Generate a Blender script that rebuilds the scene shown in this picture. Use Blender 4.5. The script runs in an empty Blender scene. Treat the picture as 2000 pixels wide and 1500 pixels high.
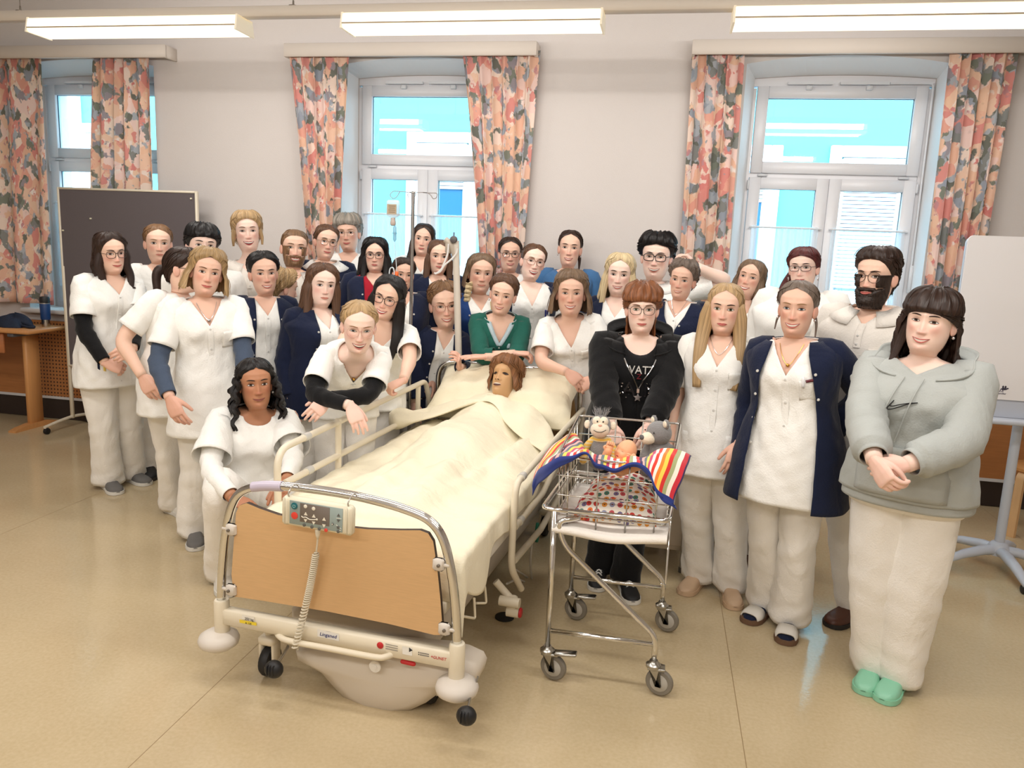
import bpy, bmesh, math, random
import numpy as np
from math import sin, cos, pi, radians, sqrt
rng = np.random.default_rng(7)
random.seed(7)
SC = bpy.context.scene
COL = SC.collection

# ------------------------------------------------------------------ camera
CAM_Z, FPX = 1.72, 1500.0
def _basis(p, r, y):
    fwd = np.array([sin(y)*cos(p), cos(y)*cos(p), -sin(p)])
    right = np.array([cos(y), -sin(y), 0.0])
    up = np.cross(right, fwd)
    return cos(r)*right + sin(r)*up, -sin(r)*right + cos(r)*up, fwd
CX, CUP, CF = _basis(radians(9.96), radians(2.4), radians(-10.8))
CO = np.array([0.0, 0.0, CAM_Z])
def ray(px, py): return CX*(px-1000)/FPX - CUP*(py-750)/FPX + CF
def at_z(px, py, z):
    d = ray(px, py); return CO + d*((z-CAM_Z)/d[2])
def at_y(px, py, Y):
    d = ray(px, py); return CO + d*(Y/d[1])
def at_d(px, py, dep): return CO + ray(px, py)*dep

cam_d = bpy.data.cameras.new('camera'); cam = bpy.data.objects.new('camera', cam_d); COL.objects.link(cam)
cam_d.sensor_width = 36.0; cam_d.lens = 36.0*FPX/2000.0; cam_d.clip_start = 0.05; cam_d.clip_end = 200
from mathutils import Matrix, Vector
_m = Matrix.Identity(4)
for i in range(3):
    _m[i][0], _m[i][1], _m[i][2], _m[i][3] = CX[i], CUP[i], -CF[i], CO[i]
cam.matrix_world = _m
SC.camera = cam

# ------------------------------------------------------------------ view, world, light
SC.view_settings.view_transform = 'Standard'
SC.view_settings.look = 'None'
SC.view_settings.exposure = 0.0
SC.view_settings.gamma = 1.0
SC.view_settings.use_curve_mapping = False
SC.cycles.use_denoising = True
SC.cycles.max_bounces = 8
SC.cycles.transparent_max_bounces = 16
SC.cycles.sample_clamp_indirect = 6.0
SC.cycles.caustics_reflective = False
SC.cycles.caustics_refractive = False

def srgb(r, g, b):
    f = lambda c: (c/255/12.92) if c/255 <= 0.04045 else ((c/255+0.055)/1.055)**2.4
    return (f(r), f(g), f(b), 1.0)

W = bpy.data.worlds.new('overcast_sky'); SC.world = W; W.use_nodes = True
_bg = W.node_tree.nodes['Background']
_bg.inputs['Color'].default_value = (0.66, 0.85, 1.0, 1)
_bg.inputs['Strength'].default_value = 11.5

def area_light(name, loc, size, size_y, power, color, rot=(0, 0, 0)):
    l = bpy.data.lights.new(name, 'AREA'); l.shape = 'RECTANGLE'; l.size = size; l.size_y = size_y
    l.energy = power; l.color = color
    o = bpy.data.objects.new(name, l); o.location = loc; o.rotation_euler = rot; COL.objects.link(o)
    return o
# tubes of the pendant lamps: the row in view and the rows behind the photographer
LAMP_POWER = 24
LAMP_COL = (1.0, 0.965, 0.925)
LAMP_ROWS = [(4.5, [(-3.30, 1.44), (-1.18, 1.50), (1.01, 1.52)]), (2.0, [(-3.4, 1.5), (-1.18, 1.5), (1.01, 1.5)]), (-0.6, [(-3.4, 1.5), (-1.18, 1.5), (1.01, 1.5)])]
LAMP_Z = 2.93
for yy, lst in LAMP_ROWS:
    for xx, ln in lst:
        pw = LAMP_POWER*(1.0 if yy > 3 else 1.5)
        area_light('lamp_tube_light', (xx, yy, LAMP_Z-0.012), ln-0.1, 0.16, pw*.5, LAMP_COL)
        for sg in (-1, 1):
            area_light('lamp_side_light', (xx, yy+sg*.112, LAMP_Z+.05), ln-0.1, 0.05, pw*.34, LAMP_COL, (radians(90*sg), 0, 0))

# ------------------------------------------------------------------ materials
MATS = {}
def mat(name, col, rough=0.6, metal=0.0, noise=0.0, nscale=8.0, bump=0.0, bscale=60.0, coat=0.0, spec=0.5, stretch=None, sheen=0.0, trans=0.0, emit=None, estr=0.0, alpha=1.0):
    if name in MATS: return MATS[name]
    m = bpy.data.materials.new(name); m.use_nodes = True; nt = m.node_tree; N = nt.nodes; L = nt.links
    b = N['Principled BSDF']
    c = srgb(*col)
    b.inputs['Base Color'].default_value = c; b.inputs['Roughness'].default_value = rough; b.inputs['Metallic'].default_value = metal
    b.inputs['Specular IOR Level'].default_value = spec
    if coat: b.inputs['Coat Weight'].default_value = coat
    if sheen: b.inputs['Sheen Weight'].default_value = sheen
    if trans: b.inputs['Transmission Weight'].default_value = trans
    if alpha < 1: b.inputs['Alpha'].default_value = alpha
    if emit: b.inputs['Emission Color'].default_value = srgb(*emit); b.inputs['Emission Strength'].default_value = estr
    tc = None
    def coords():
        t = N.new('ShaderNodeTexCoord'); mp = N.new('ShaderNodeMapping'); L.new(t.outputs['Object'], mp.inputs['Vector'])
        if stretch: mp.inputs['Scale'].default_value = stretch
        return mp.outputs['Vector']
    if noise:
        n = N.new('ShaderNodeTexNoise'); n.inputs['Scale'].default_value = nscale; n.inputs['Detail'].default_value = 4
        L.new(coords(), n.inputs['Vector'])
        mx = N.new('ShaderNodeMix'); mx.data_type = 'RGBA'
        mx.inputs['A'].default_value = tuple(max(0, v*(1-noise)) for v in c[:3])+(1,)
        mx.inputs['B'].default_value = tuple(min(1, v*(1+noise)) for v in c[:3])+(1,)
        L.new(n.outputs['Fac'], mx.inputs['Factor']); L.new(mx.outputs['Result'], b.inputs['Base Color'])
    if bump:
        n = N.new('ShaderNodeTexNoise'); n.inputs['Scale'].default_value = bscale; n.inputs['Detail'].default_value = 3
        L.new(coords(), n.inputs['Vector'])
        bp = N.new('ShaderNodeBump'); bp.inputs['Strength'].default_value = bump; bp.inputs['Distance'].default_value = 0.01
        L.new(n.outputs['Fac'], bp.inputs['Height']); L.new(bp.outputs['Normal'], b.inputs['Normal'])
    MATS[name] = m
    return m

def cloth(name, col, bump=.25, rough=.85):
    # woven cloth: fine weave plus soft creases
    if name in MATS: return MATS[name]
    m = mat(name, col, rough=rough, noise=.05, nscale=5, sheen=.12, spec=.2); nt = m.node_tree; N = nt.nodes; L = nt.links; b = N['Principled BSDF']
    tc = N.new('ShaderNodeTexCoord'); prev = None
    for sc, st, di, dist, det in ((4.2, (1, 1, .55), .030, 1.4, 2.0), (17, (1, 1, .8), .006, .8, 3), (160, (1, 1, 1), .0025, 0, 2)):
        mp = N.new('ShaderNodeMapping'); mp.inputs['Scale'].default_value = st; mp.inputs['Rotation'].default_value = (.3, .5, .2); L.new(tc.outputs['Object'], mp.inputs['Vector'])
        n = N.new('ShaderNodeTexNoise'); n.inputs['Scale'].default_value = sc; n.inputs['Detail'].default_value = det; n.inputs['Distortion'].default_value = dist; L.new(mp.outputs[0], n.inputs['Vector'])
        bp = N.new('ShaderNodeBump'); bp.inputs['Strength'].default_value = min(1, bump*2.6); bp.inputs['Distance'].default_value = di; L.new(n.outputs['Fac'], bp.inputs['Height'])
        if prev: L.new(prev, bp.inputs['Normal'])
        prev = bp.outputs['Normal']
    L.new(prev, b.inputs['Normal']); return m
# ------------------------------------------------------------------ mesh builder
V3 = lambda *a: np.array(a, float)
def unit(v): v = np.asarray(v, float); n = np.linalg.norm(v); return v/n if n > 1e-9 else v
class MB:
    def __init__(s): s.v = []; s.f = []; s.m = []; s.n = 0; s.uv = None
    def add(s, verts, faces, m=0):
        verts = np.asarray(verts, float).reshape(-1, 3); b = s.n
        s.v.append(verts); s.n += len(verts)
        for f in faces: s.f.append([i+b for i in f]); s.m.append(m)
        return b
    def grid(s, P, cu=False, cv=False, m=0, flip=False, cap0=False, cap1=False):
        P = np.asarray(P, float); n, k = P.shape[:2]; F = []
        for i in range(n if cu else n-1):
            for j in range(k if cv else k-1):
                q = [i*k+j, i*k+(j+1) % k, ((i+1) % n)*k+(j+1) % k, ((i+1) % n)*k+j]
                F.append(q[::-1] if flip else q)
        if cap0: F.append([j for j in range(k)][::-1] if not flip else [j for j in range(k)])
        if cap1: F.append([(n-1)*k+j for j in range(k)] if not flip else [(n-1)*k+j for j in range(k)][::-1])
        return s.add(P.reshape(-1, 3), F, m)
    def box(s, c, h, R=None, m=0, bev=0.0):
        c = np.asarray(c, float); h = np.asarray(h, float)
        if bev:
            # bevelled box: three nested sections per axis z
            b = min(bev, *(h*0.95)); pr = []
            for z, ins in ((-h[2], b), (-h[2]+b, 0), (h[2]-b, 0), (h[2], b)):
                x, y = h[0]-ins, h[1]-ins; k = b
                pr.append([(-x, -y+k, z), (-x+k, -y, z), (x-k, -y, z), (x, -y+k, z), (x, y-k, z), (x-k, y, z), (-x+k, y, z), (-x, y-k, z)])
            P = np.array(pr)
            P = P if R is None else P @ np.asarray(R).T
            return s.grid(P+c, cv=True, m=m, cap0=True, cap1=True)
        v = np.array([[x, y, z] for x in (-1, 1) for y in (-1, 1) for z in (-1, 1)])*h
        if R is not None: v = v @ np.asarray(R).T
        return s.add(v+c, [(0, 1, 3, 2), (4, 6, 7, 5), (0, 4, 5, 1), (2, 3, 7, 6), (0, 2, 6, 4), (1, 5, 7, 3)], m)
    def tube(s, pts, r, n=10, m=0, closed=False, caps=True, ref=None, flat=None, dome=False):
        pts = np.asarray(pts, float); k = len(pts)
        r = np.broadcast_to(np.asarray(r, float), (k,)) if np.ndim(r) < 2 else np.asarray(r, float)
        T = np.zeros_like(pts)
        if closed: T = np.roll(pts, -1, 0)-np.roll(pts, 1, 0)
        else: T[1:-1] = pts[2:]-pts[:-2]; T[0] = pts[1]-pts[0]; T[-1] = pts[-1]-pts[-2]
        T /= np.maximum(np.linalg.norm(T, axis=1, keepdims=True), 1e-9)
        if ref is None: ref = V3(0, 0, 1) if abs(T[0][2]) < 0.9 else V3(1, 0, 0)
        u = unit(np.cross(T[0], np.cross(ref, T[0]))); A = np.linspace(0, 2*pi, n, endpoint=False); rows = []
        for i in range(k):
            u = unit(u-T[i]*(u@T[i])); w = np.cross(T[i], u)
            ra, rb = (r[i], r[i]*(flat or 1)) if r.ndim == 1 else r[i]
            rows.append(pts[i]+np.outer(np.cos(A)*ra, u)+np.outer(np.sin(A)*rb, w))
        if dome:
            for end in (0, -1):
                rr = r[end] if r.ndim == 1 else min(r[end]); c = pts[end]; d = T[end]*(1 if end else -1)
                base = rows[end]; ex = [c+(base-c)*cos(a)+d*rr*sin(a) for a in (0.6, 1.1, 1.45)]
                rows = (ex[::-1]+rows) if end == 0 else rows+ex
        return s.grid(np.array(rows), cu=closed, cv=True, m=m, cap0=caps and not closed, cap1=caps and not closed)
    def lathe(s, prof, c, axis=(0, 0, 1), n=20, m=0, caps=True, ref=None):
        ax = unit(axis); ref = V3(1, 0, 0) if ref is None else np.asarray(ref, float)
        if abs(ax@ref) > 0.9: ref = V3(0, 1, 0)
        u = unit(ref-ax*(ref@ax)); w = np.cross(ax, u); A = np.linspace(0, 2*pi, n, endpoint=False)
        rows = [np.asarray(c)+ax*z+np.outer(np.cos(A)*r, u)+np.outer(np.sin(A)*r, w) for r, z in prof]
        return s.grid(np.array(rows), cv=True, m=m, cap0=caps, cap1=caps)
    def ball(s, c, r, n=14, k=9, m=0, R=None):
        r = np.broadcast_to(np.asarray(r, float), (3,)); A = np.linspace(0, 2*pi, n, endpoint=False); rows = []
        for t in np.linspace(-pi/2+0.05, pi/2-0.05, k):
            P = np.stack([np.cos(A)*cos(t)*r[0], np.sin(A)*cos(t)*r[1], np.full(n, sin(t)*r[2])], 1)
            rows.append((P if R is None else P@np.asarray(R).T)+np.asarray(c))
        return s.grid(np.array(rows), cv=True, m=m, cap0=True, cap1=True)
    def prism(s, poly, z0, z1, m=0, M=None):
        # polygon in xy extruded in z, M maps local points to world
        poly = np.asarray(poly, float); k = len(poly)
        P = np.array([[(x, y, z) for x, y in poly] for z in (z0, z1)])
        if M is not None: P = M(P.reshape(-1, 3)).reshape(2, k, 3)
        return s.grid(P, cv=True, m=m, cap0=True, cap1=True)
    def build(s, name, mats, parent=None, smooth=True, solid=0.0, sub=0, attrs=None, bevel=0.0, angle=None):
        me = bpy.data.meshes.new(name)
        V = np.concatenate(s.v) if s.v else np.zeros((0, 3))
        off = V3(0, 0, 0)
        if parent is not None:
            off = np.array(ABS.get(parent.name, (0, 0, 0)))
        me.from_pydata((V-off).tolist(), [], s.f)
        mats = mats if isinstance(mats, (list, tuple)) else [mats]
        for x in mats: me.materials.append(x)
        if len(mats) > 1: me.polygons.foreach_set('material_index', s.m)
        if smooth: me.polygons.foreach_set('use_smooth', [True]*len(me.polygons))
        if attrs:
            for an, val in attrs.items():
                a = me.attributes.new(an, 'FLOAT', 'POINT'); a.data.foreach_set('value', np.asarray(val, float))
        if s.uv is not None:
            ul = me.uv_layers.new(name='uv'); idx = np.zeros(len(me.loops), int); me.loops.foreach_get('vertex_index', idx)
            ul.data.foreach_set('uv', np.asarray(s.uv, float)[idx].ravel())
        if smooth and angle is None: angle = 50
        me.update()
        if smooth and angle < 180: me.set_sharp_from_angle(angle=radians(angle))
        o = bpy.data.objects.new(name, me); COL.objects.link(o)
        if parent is not None: o.parent = parent; ABS[o.name] = tuple(off)
        if bevel:
            md = o.modifiers.new('bevel', 'BEVEL'); md.width = bevel; md.segments = 2; md.limit_method = 'ANGLE'
        if solid:
            md = o.modifiers.new('solid', 'SOLIDIFY'); md.thickness = solid; md.offset = 0
        if sub:
            md = o.modifiers.new('sub', 'SUBSURF'); md.levels = sub; md.render_levels = sub
        return o
ABS = {}
def tag(o, label=None, cat=None, group=None, kind=None):
    if label: o['label'] = label
    if cat: o['category'] = cat
    if group: o['group'] = group
    if kind: o['kind'] = kind
    return o
def thing(name, loc, label, cat, group=None):
    o = bpy.data.objects.new(name, None); COL.objects.link(o); o.location = [float(v) for v in loc]; o.empty_display_size = 0.1
    ABS[o.name] = tuple(float(v) for v in loc)
    return tag(o, label, cat, group)
def bez(pts, n=24):
    # Catmull-Rom through points
    P = np.asarray(pts, float); P = np.vstack([2*P[0]-P[1], P, 2*P[-1]-P[-2]]); out = []
    seg = len(P)-3; per = max(2, n//seg)
    for i in range(seg):
        a, b, c, d = P[i:i+4]
        for t in np.linspace(0, 1, per, endpoint=False):
            out.append(0.5*((2*b)+(-a+c)*t+(2*a-5*b+4*c-d)*t*t+(-a+3*b-3*c+d)*t**3))
    out.append(P[-2]); return np.array(out)
def rounded(pts, rad, n=6):
    # polyline with rounded corners
    P = [np.asarray(p, float) for p in pts]; out = [P[0]]
    for i in range(1, len(P)-1):
        a, b, c = P[i-1], P[i], P[i+1]
        r = rad if np.ndim(rad) == 0 else rad[i-1]
        d1, d2 = unit(a-b), unit(c-b); l = min(r, np.linalg.norm(a-b)*0.49, np.linalg.norm(c-b)*0.49)
        p, q = b+d1*l, b+d2*l
        for t in np.linspace(0, 1, n+1): out.append((1-t)**2*p+2*t*(1-t)*b+t*t*q)
    out.append(P[-1]); return np.array(out)
def G2(x, s): return np.exp(-(np.asarray(x)/s)**2)
def spow2(v, e): return np.sign(v)*abs(v)**e
# ================================================================== ROOM
YW = 6.05; KW = YW/5.95                      # back wall with the windows
XL, XR, YB, ZC = -7.6, 4.6, -3.2, 3.66
def floor_mat():
    m = mat('linoleum', (199, 178, 140), rough=.2); nt = m.node_tree; N = nt.nodes; L = nt.links; b = N['Principled BSDF']
    tc = N.new('ShaderNodeTexCoord')
    n1 = N.new('ShaderNodeTexNoise'); n1.inputs['Scale'].default_value = 1.6; n1.inputs['Detail'].default_value = 6; L.new(tc.outputs['Object'], n1.inputs['Vector'])
    n2 = N.new('ShaderNodeTexNoise'); n2.inputs['Scale'].default_value = 70; n2.inputs['Detail'].default_value = 5; L.new(tc.outputs['Object'], n2.inputs['Vector'])
    ad = N.new('ShaderNodeMath'); ad.operation = 'MULTIPLY_ADD'; ad.inputs[1].default_value = .5; L.new(n2.outputs['Fac'], ad.inputs[0]); 
    hf = N.new('ShaderNodeMath'); hf.operation = 'MULTIPLY'; hf.inputs[1].default_value = .5; L.new(n1.outputs['Fac'], hf.inputs[0]); L.new(hf.outputs[0], ad.inputs[2])
    rp = N.new('ShaderNodeValToRGB'); e = rp.color_ramp.elements; e[0].position = .30; e[0].color = srgb(190, 170, 134); e[1].position = .70; e[1].color = srgb(208, 190, 156)
    L.new(ad.outputs[0], rp.inputs['Fac']); L.new(rp.outputs['Color'], b.inputs['Base Color'])
    r2 = N.new('ShaderNodeMapRange'); r2.inputs['To Min'].default_value = .08; r2.inputs['To Max'].default_value = .17; L.new(n1.outputs['Fac'], r2.inputs['Value']); L.new(r2.outputs[0], b.inputs['Roughness'])
    bp = N.new('ShaderNodeBump'); bp.inputs['Strength'].default_value = .06; bp.inputs['Distance'].default_value = .01; n3 = N.new('ShaderNodeTexNoise'); n3.inputs['Scale'].default_value = 55; L.new(tc.outputs['Object'], n3.inputs['Vector']); L.new(n3.outputs['Fac'], bp.inputs['Height']); L.new(bp.outputs['Normal'], b.inputs['Normal'])
    b.inputs['Specular IOR Level'].default_value = .5
    return m
WALLM = mat('wall_paint', (213, 206, 202), rough=.85, bump=.12, bscale=120, noise=.02, nscale=3); CEILM = mat('ceiling_paint', (205, 203, 204), rough=.9)
REVEAL = mat('reveal_paint', (226, 228, 230), rough=.8)
def st(o): o['kind'] = 'structure'; return o
# floor: sheets of linoleum with fine welded seams
fl = MB(); xs = [XL, -5.6, -3.6, -1.6, .4, 2.4, XR]
fl.box(((XL+XR)/2, (YB+YW)/2+.2, -.05), ((XR-XL)/2, (YW-YB)/2+.2, .0495)); flo = st(fl.build('floor', mat('seam', (150, 126, 90), rough=.5), smooth=False))
for i in range(len(xs)-1):
    s = MB(); s.box(((xs[i]+xs[i+1])/2, (YB+YW)/2, -.001), ((xs[i+1]-xs[i])/2-.0016, (YW-YB)/2, .001)); s.build('linoleum_sheet', floor_mat(), flo, smooth=False)
c = MB(); c.box(((XL+XR)/2, (YB+YW)/2+.2, ZC+.05), ((XR-XL)/2, (YW-YB)/2+.2, .05)); st(c.build('ceiling', CEILM, smooth=False))
for nm, cx, cy, hx, hy in (('wall_left', XL-.05, (YB+YW)/2, .05, (YW-YB)/2+.2), ('wall_right', XR+.05, (YB+YW)/2, .05, (YW-YB)/2+.2), ('wall_front', (XL+XR)/2, YB-.05, (XR-XL)/2, .05)):
    w = MB(); w.box((cx, cy, ZC/2), (hx, hy, ZC/2)); st(w.build(nm, WALLM, smooth=False))
# back wall with three arched openings
OPEN = [(-5.57*KW, -4.24*KW), (-2.62*KW, -1.29*KW), (.461*KW, 1.788*KW)]; ZS, ZA, SILL = 3.08*KW-.03, 3.135*KW-.03, 1.0
TH = .02; YR = 6.255
BACK = []
for (a, b), (da, db) in zip(OPEN, ((.085, .0), (.085, .0), (.085, .0))):
    BACK.append((a+da, b+db))
_b3 = (at_y(1474, 160, YR)[0], at_y(1831, 150, YR)[0]); BACK = [(a+_b3[0]-OPEN[2][0], b+_b3[1]-OPEN[2][1]) for a, b in OPEN]
ZSB, ZAB = at_y(1476, 153, YR)[2], at_y(1655, 146, YR)[2]
bw = MB(); edges = [XL]+[e for o in OPEN for e in o]+[XR]
for i in range(0, len(edges), 2):
    a, b = edges[i], edges[i+1]; bw.box(((a+b)/2, YW+TH/2, ZC/2), ((b-a)/2, TH/2, ZC/2))
def arch_z(x, a, b, zs, za): t = (np.asarray(x)-a)/(b-a)*2-1; return zs+(za-zs)*(1-t**2)
for (a, b) in OPEN:
    bw.box(((a+b)/2, YW+TH/2, SILL/2-.02), ((b-a)/2, TH/2, SILL/2-.02))
    X = np.linspace(a, b, 25); Z = arch_z(X, a, b, ZS, ZA)
    bw.grid(np.array([[(x, YW, z), (x, YW, ZC), (x, YW+TH, ZC), (x, YW+TH, z)] for x, z in zip(X, Z)]), cv=True)
wb = st(bw.build('wall_back', WALLM, smooth=False))
for (a, b), (a2, b2) in zip(OPEN, BACK):
    X, X2 = np.linspace(a, b, 25), np.linspace(a2, b2, 25); f_ = [(a, YW, SILL-.03)]+[(x, YW, z) for x, z in zip(X, arch_z(X, a, b, ZS, ZA))]+[(b, YW, SILL-.03)]; g_ = [(a2, YR, SILL-.03)]+[(x, YR, z) for x, z in zip(X2, arch_z(X2, a2, b2, ZSB, ZAB))]+[(b2, YR, SILL-.03)]
    rv = MB(); rv.grid(np.array([f_, g_])); rv.build('reveal', REVEAL, wb, smooth=False)
ow = MB(); edges = [XL]+[e for o in BACK for e in o]+[XR]      # outer leaf of the thick wall
for i in range(0, len(edges), 2):
    a, b = edges[i], edges[i+1]; ow.box(((a+b)/2, YR+.15, ZC/2), ((b-a)/2, .15, ZC/2))
for (a, b) in BACK:
    ow.box(((a+b)/2, YR+.15, SILL/2-.02), ((b-a)/2, .15, SILL/2-.02)); X = np.linspace(a, b, 25); Z = arch_z(X, a, b, ZSB, ZAB)
    ow.grid(np.array([[(x, YR, z), (x, YR, ZC), (x, YR+.30, ZC), (x, YR+.30, z)] for x, z in zip(X, Z)]), cv=True)
ow.build('outer_leaf', WALLM, wb, smooth=False)
# ------------------------------------------------------------------ windows
FRAME = mat('window_frame', (228, 228, 232), rough=.35); METAL_W = mat('metal_white', (214, 216, 220), rough=.3); GASK = mat('gasket', (60, 70, 84), rough=.6)
def pane_mat():
    m = bpy.data.materials.new('window_glass'); m.use_nodes = True; nt = m.node_tree; N = nt.nodes; L = nt.links
    for n in list(N):
        if n.type != 'OUTPUT_MATERIAL': N.remove(n)
    t = N.new('ShaderNodeBsdfTransparent'); t.inputs['Color'].default_value = (.93, .98, .98, 1); g = N.new('ShaderNodeBsdfGlossy'); g.inputs['Roughness'].default_value = .02; f = N.new('ShaderNodeLayerWeight'); f.inputs['Blend'].default_value = .5; pw_ = N.new('ShaderNodeMath'); pw_.operation = 'POWER'; pw_.inputs[1].default_value = 4.0; L.new(f.outputs['Facing'], pw_.inputs[0]); ma_ = N.new('ShaderNodeMath'); ma_.operation = 'MULTIPLY_ADD'; ma_.inputs[1].default_value = .9; ma_.inputs[2].default_value = .08; L.new(pw_.outputs[0], ma_.inputs[0])
    x = N.new('ShaderNodeMixShader'); L.new(ma_.outputs[0], x.inputs[0]); L.new(t.outputs[0], x.inputs[1]); L.new(g.outputs[0], x.inputs[2]); L.new(x.outputs[0], N['Material Output'].inputs['Surface'])
    return m
PANE = pane_mat()
def sheer_mat():
    m = bpy.data.materials.new('sheer_voile'); m.use_nodes = True; nt = m.node_tree; N = nt.nodes; L = nt.links
    for n in list(N):
        if n.type != 'OUTPUT_MATERIAL': N.remove(n)
    d = N.new('ShaderNodeBsdfDiffuse'); d.inputs['Color'].default_value = (.9, .92, .95, 1); tl = N.new('ShaderNodeBsdfTranslucent'); tl.inputs['Color'].default_value = (.9, .95, .98, 1)
    tr = N.new('ShaderNodeBsdfTransparent'); a = N.new('ShaderNodeMixShader'); a.inputs[0].default_value = .6; b = N.new('ShaderNodeMixShader'); b.inputs[0].default_value = .55
    L.new(d.outputs[0], a.inputs[1]); L.new(tl.outputs[0], a.inputs[2]); L.new(tr.outputs[0], b.inputs[1]); L.new(a.outputs[0], b.inputs[2]); L.new(b.outputs[0], N['Material Output'].inputs['Surface']); return m
SHEER = sheer_mat()
YF = 6.17*KW+.02                            # face of the sashes
def frame_rect(mb, x0, x1, z0, z1, w, y0, y1, bev=.004):
    for a, b, c_, d in ((x0, x0+w, z0, z1), (x1-w, x1, z0, z1), (x0+w, x1-w, z0, z0+w), (x0+w, x1-w, z1-w, z1)):
        mb.box(((a+b)/2, (y0+y1)/2, (c_+d)/2), ((b-a)/2, (y1-y0)/2, (d-c_)/2), bev=bev)
def window(n, dx, a, b):
    K = KW; W = thing('window_%d' % n, ((a+b)/2, YF, SILL), None, None); W['kind'] = 'structure'
    g = lambda x: (x+dx)*K
    # outer frame filling the opening
    f = MB(); y0, y1 = YF-.01, YF+.06
    for p_, q_ in ((a, g(.565)), (g(1.737), b)): f.box(((p_+q_)/2, (y0+y1)/2, 1.98), (max(.004, (q_-p_)/2), .035, 1.0))
    X = np.linspace(a, b, 21)
    f.grid(np.array([[(x, y0, 2.945*K), (x, y0, z), (x, y1, z), (x, y1, 2.945*K)] for x, z in zip(X, arch_z(X, a, b, ZSB, ZAB))]), cv=True, cap0=True, cap1=True)
    f.box((g(1.15), (y0+y1)/2, 2.311*K), (.585*K, .035, .016*K)); f.box((g(1.15), (y0+y1)/2, 1.03), (.585*K, .035, .035)); f.build('window_frame', FRAME, W, smooth=False)
    s = MB(); frame_rect(s, g(.570), g(1.735), 2.327*K, 2.941*K, .082*K, YF-.035, YF+.03); up = s.build('upper_sash', FRAME, W)
    p = MB(); p.grid(np.array([[(g(1.152)+sx*.503*K, YF+.005, 2.634*K+sz*.229*K) for sx in (-1, 1)] for sz in (-1, 1)])); p.build('pane', PANE, up, smooth=False)
    p = MB(); frame_rect(p, g(.649), g(1.656), 2.406*K, 2.862*K, .006, YF-.006, YF+.004, 0); p.build('gasket', GASK, up, smooth=False)
    for x0, x1 in ((.568, 1.134), (1.137, 1.732)):
        s = MB(); frame_rect(s, g(x0), g(x1), 1.065, 2.295*K, .084*K, YF-.035, YF+.03); lo = s.build('lower_sash', FRAME, W)
        z0, z1 = 1.065+.08, 2.215*K; p = MB(); p.grid(np.array([[((g(x0)+g(x1))/2+sx*((g(x1)-g(x0))/2-.08), YF+.005, (z0+z1)/2+sz*(z1-z0)/2) for sx in (-1, 1)] for sz in (-1, 1)])); p.build('pane', PANE, lo, smooth=False)
        p = MB(); frame_rect(p, g(x0)+.081*K, g(x1)-.081*K, z0, z1, .006, YF-.006, YF+.004, 0); p.build('gasket', GASK, lo, smooth=False)
        # cafe curtain on its rod
        zr = 1.93*K; xa, xb = g(x0)+.045, g(x1)-.045; p = MB(); p.tube([(xa-.02, YF-.06, zr), (xb+.02, YF-.06, zr)], .006, n=8); 
        for x in (xa-.01, xb+.01): p.tube([(x, YF-.06, zr), (x, YF-.034, zr)], .005, n=6)
        t = thing('cafe_curtain', ((xa+xb)/2, YF-.06, zr), 'sheer white half curtain on a thin rod across %s lower sash of %s' % ('the left' if x0 < 1 else 'the right', ('left window', 'middle window', 'right window')[n-1]), 'curtain', 'sheer half curtains')
        p.build('curtain_rod', METAL_W, t)
        U = np.linspace(0, 1, 90); p = MB(); ph = rng.uniform(0, 6, 3)
        p.grid(np.array([[(xa+(xb-xa)*u, YF-.06+.011*sin(u*62+ph[0]+sin(u*9+ph[1]))*(1-.6*(k == 0)), zr+.012-(.75+.012)*q) for u in U] for k, q in enumerate(np.linspace(0, 1, 8))]))
        p.build('voile', SHEER, t, angle=180)
    # opening gear along the top, clips, hinges, crank rod at the right
    h = MB(); h.box((g(.93), YF-.045, 2.960*K), (.155*K, .012, .010)); h.box((g(1.30), YF-.045, 2.960*K), (.165*K, .012, .010)); h.box((g(1.61), YF-.045, 2.960*K), (.14*K, .008, .007)); h.build('opening_gear', METAL_W, W)
    h = MB(); h.tube(rounded([(g(1.60), YF-.045, 2.960*K), (g(1.755), YF-.045, 2.960*K), (g(1.765), YF-.045, 1.55)], .03), .008, n=8); h.box((g(1.765), YF-.05, 1.62), (.012, .014, .10), bev=.004); h.build('crank_rod', METAL_W, W)
    for x in (.925, 1.335): h = MB(); h.box((g(x), YF-.045, 2.928*K), (.022, .016, .016), bev=.004); h.build('clip', METAL_W, W)
    for x, z, hx, hz in ((.66, 2.311, .035, .008), (1.64, 2.311, .035, .008), (.562, 2.24, .007, .035), (1.738, 2.24, .007, .035)):
        h = MB(); h.box((g(x), YF-.02, z*K), (hx, .022, hz), bev=.003); h.build('hinge', METAL_W, W)
    # sill board
    s = MB(); s.box(((a+b)/2, (YW-.10+YF)/2, SILL-.005), ((b-a)/2+.10, (YF-YW+.10)/2, .02), bev=.006); s.build('window_sill', mat('sill_white', (226, 224, 222), rough=.4), W)
window(1, -6.021, *BACK[0]); window(2, -3.076, *BACK[1]); window(3, 0.0, *BACK[2])
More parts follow.
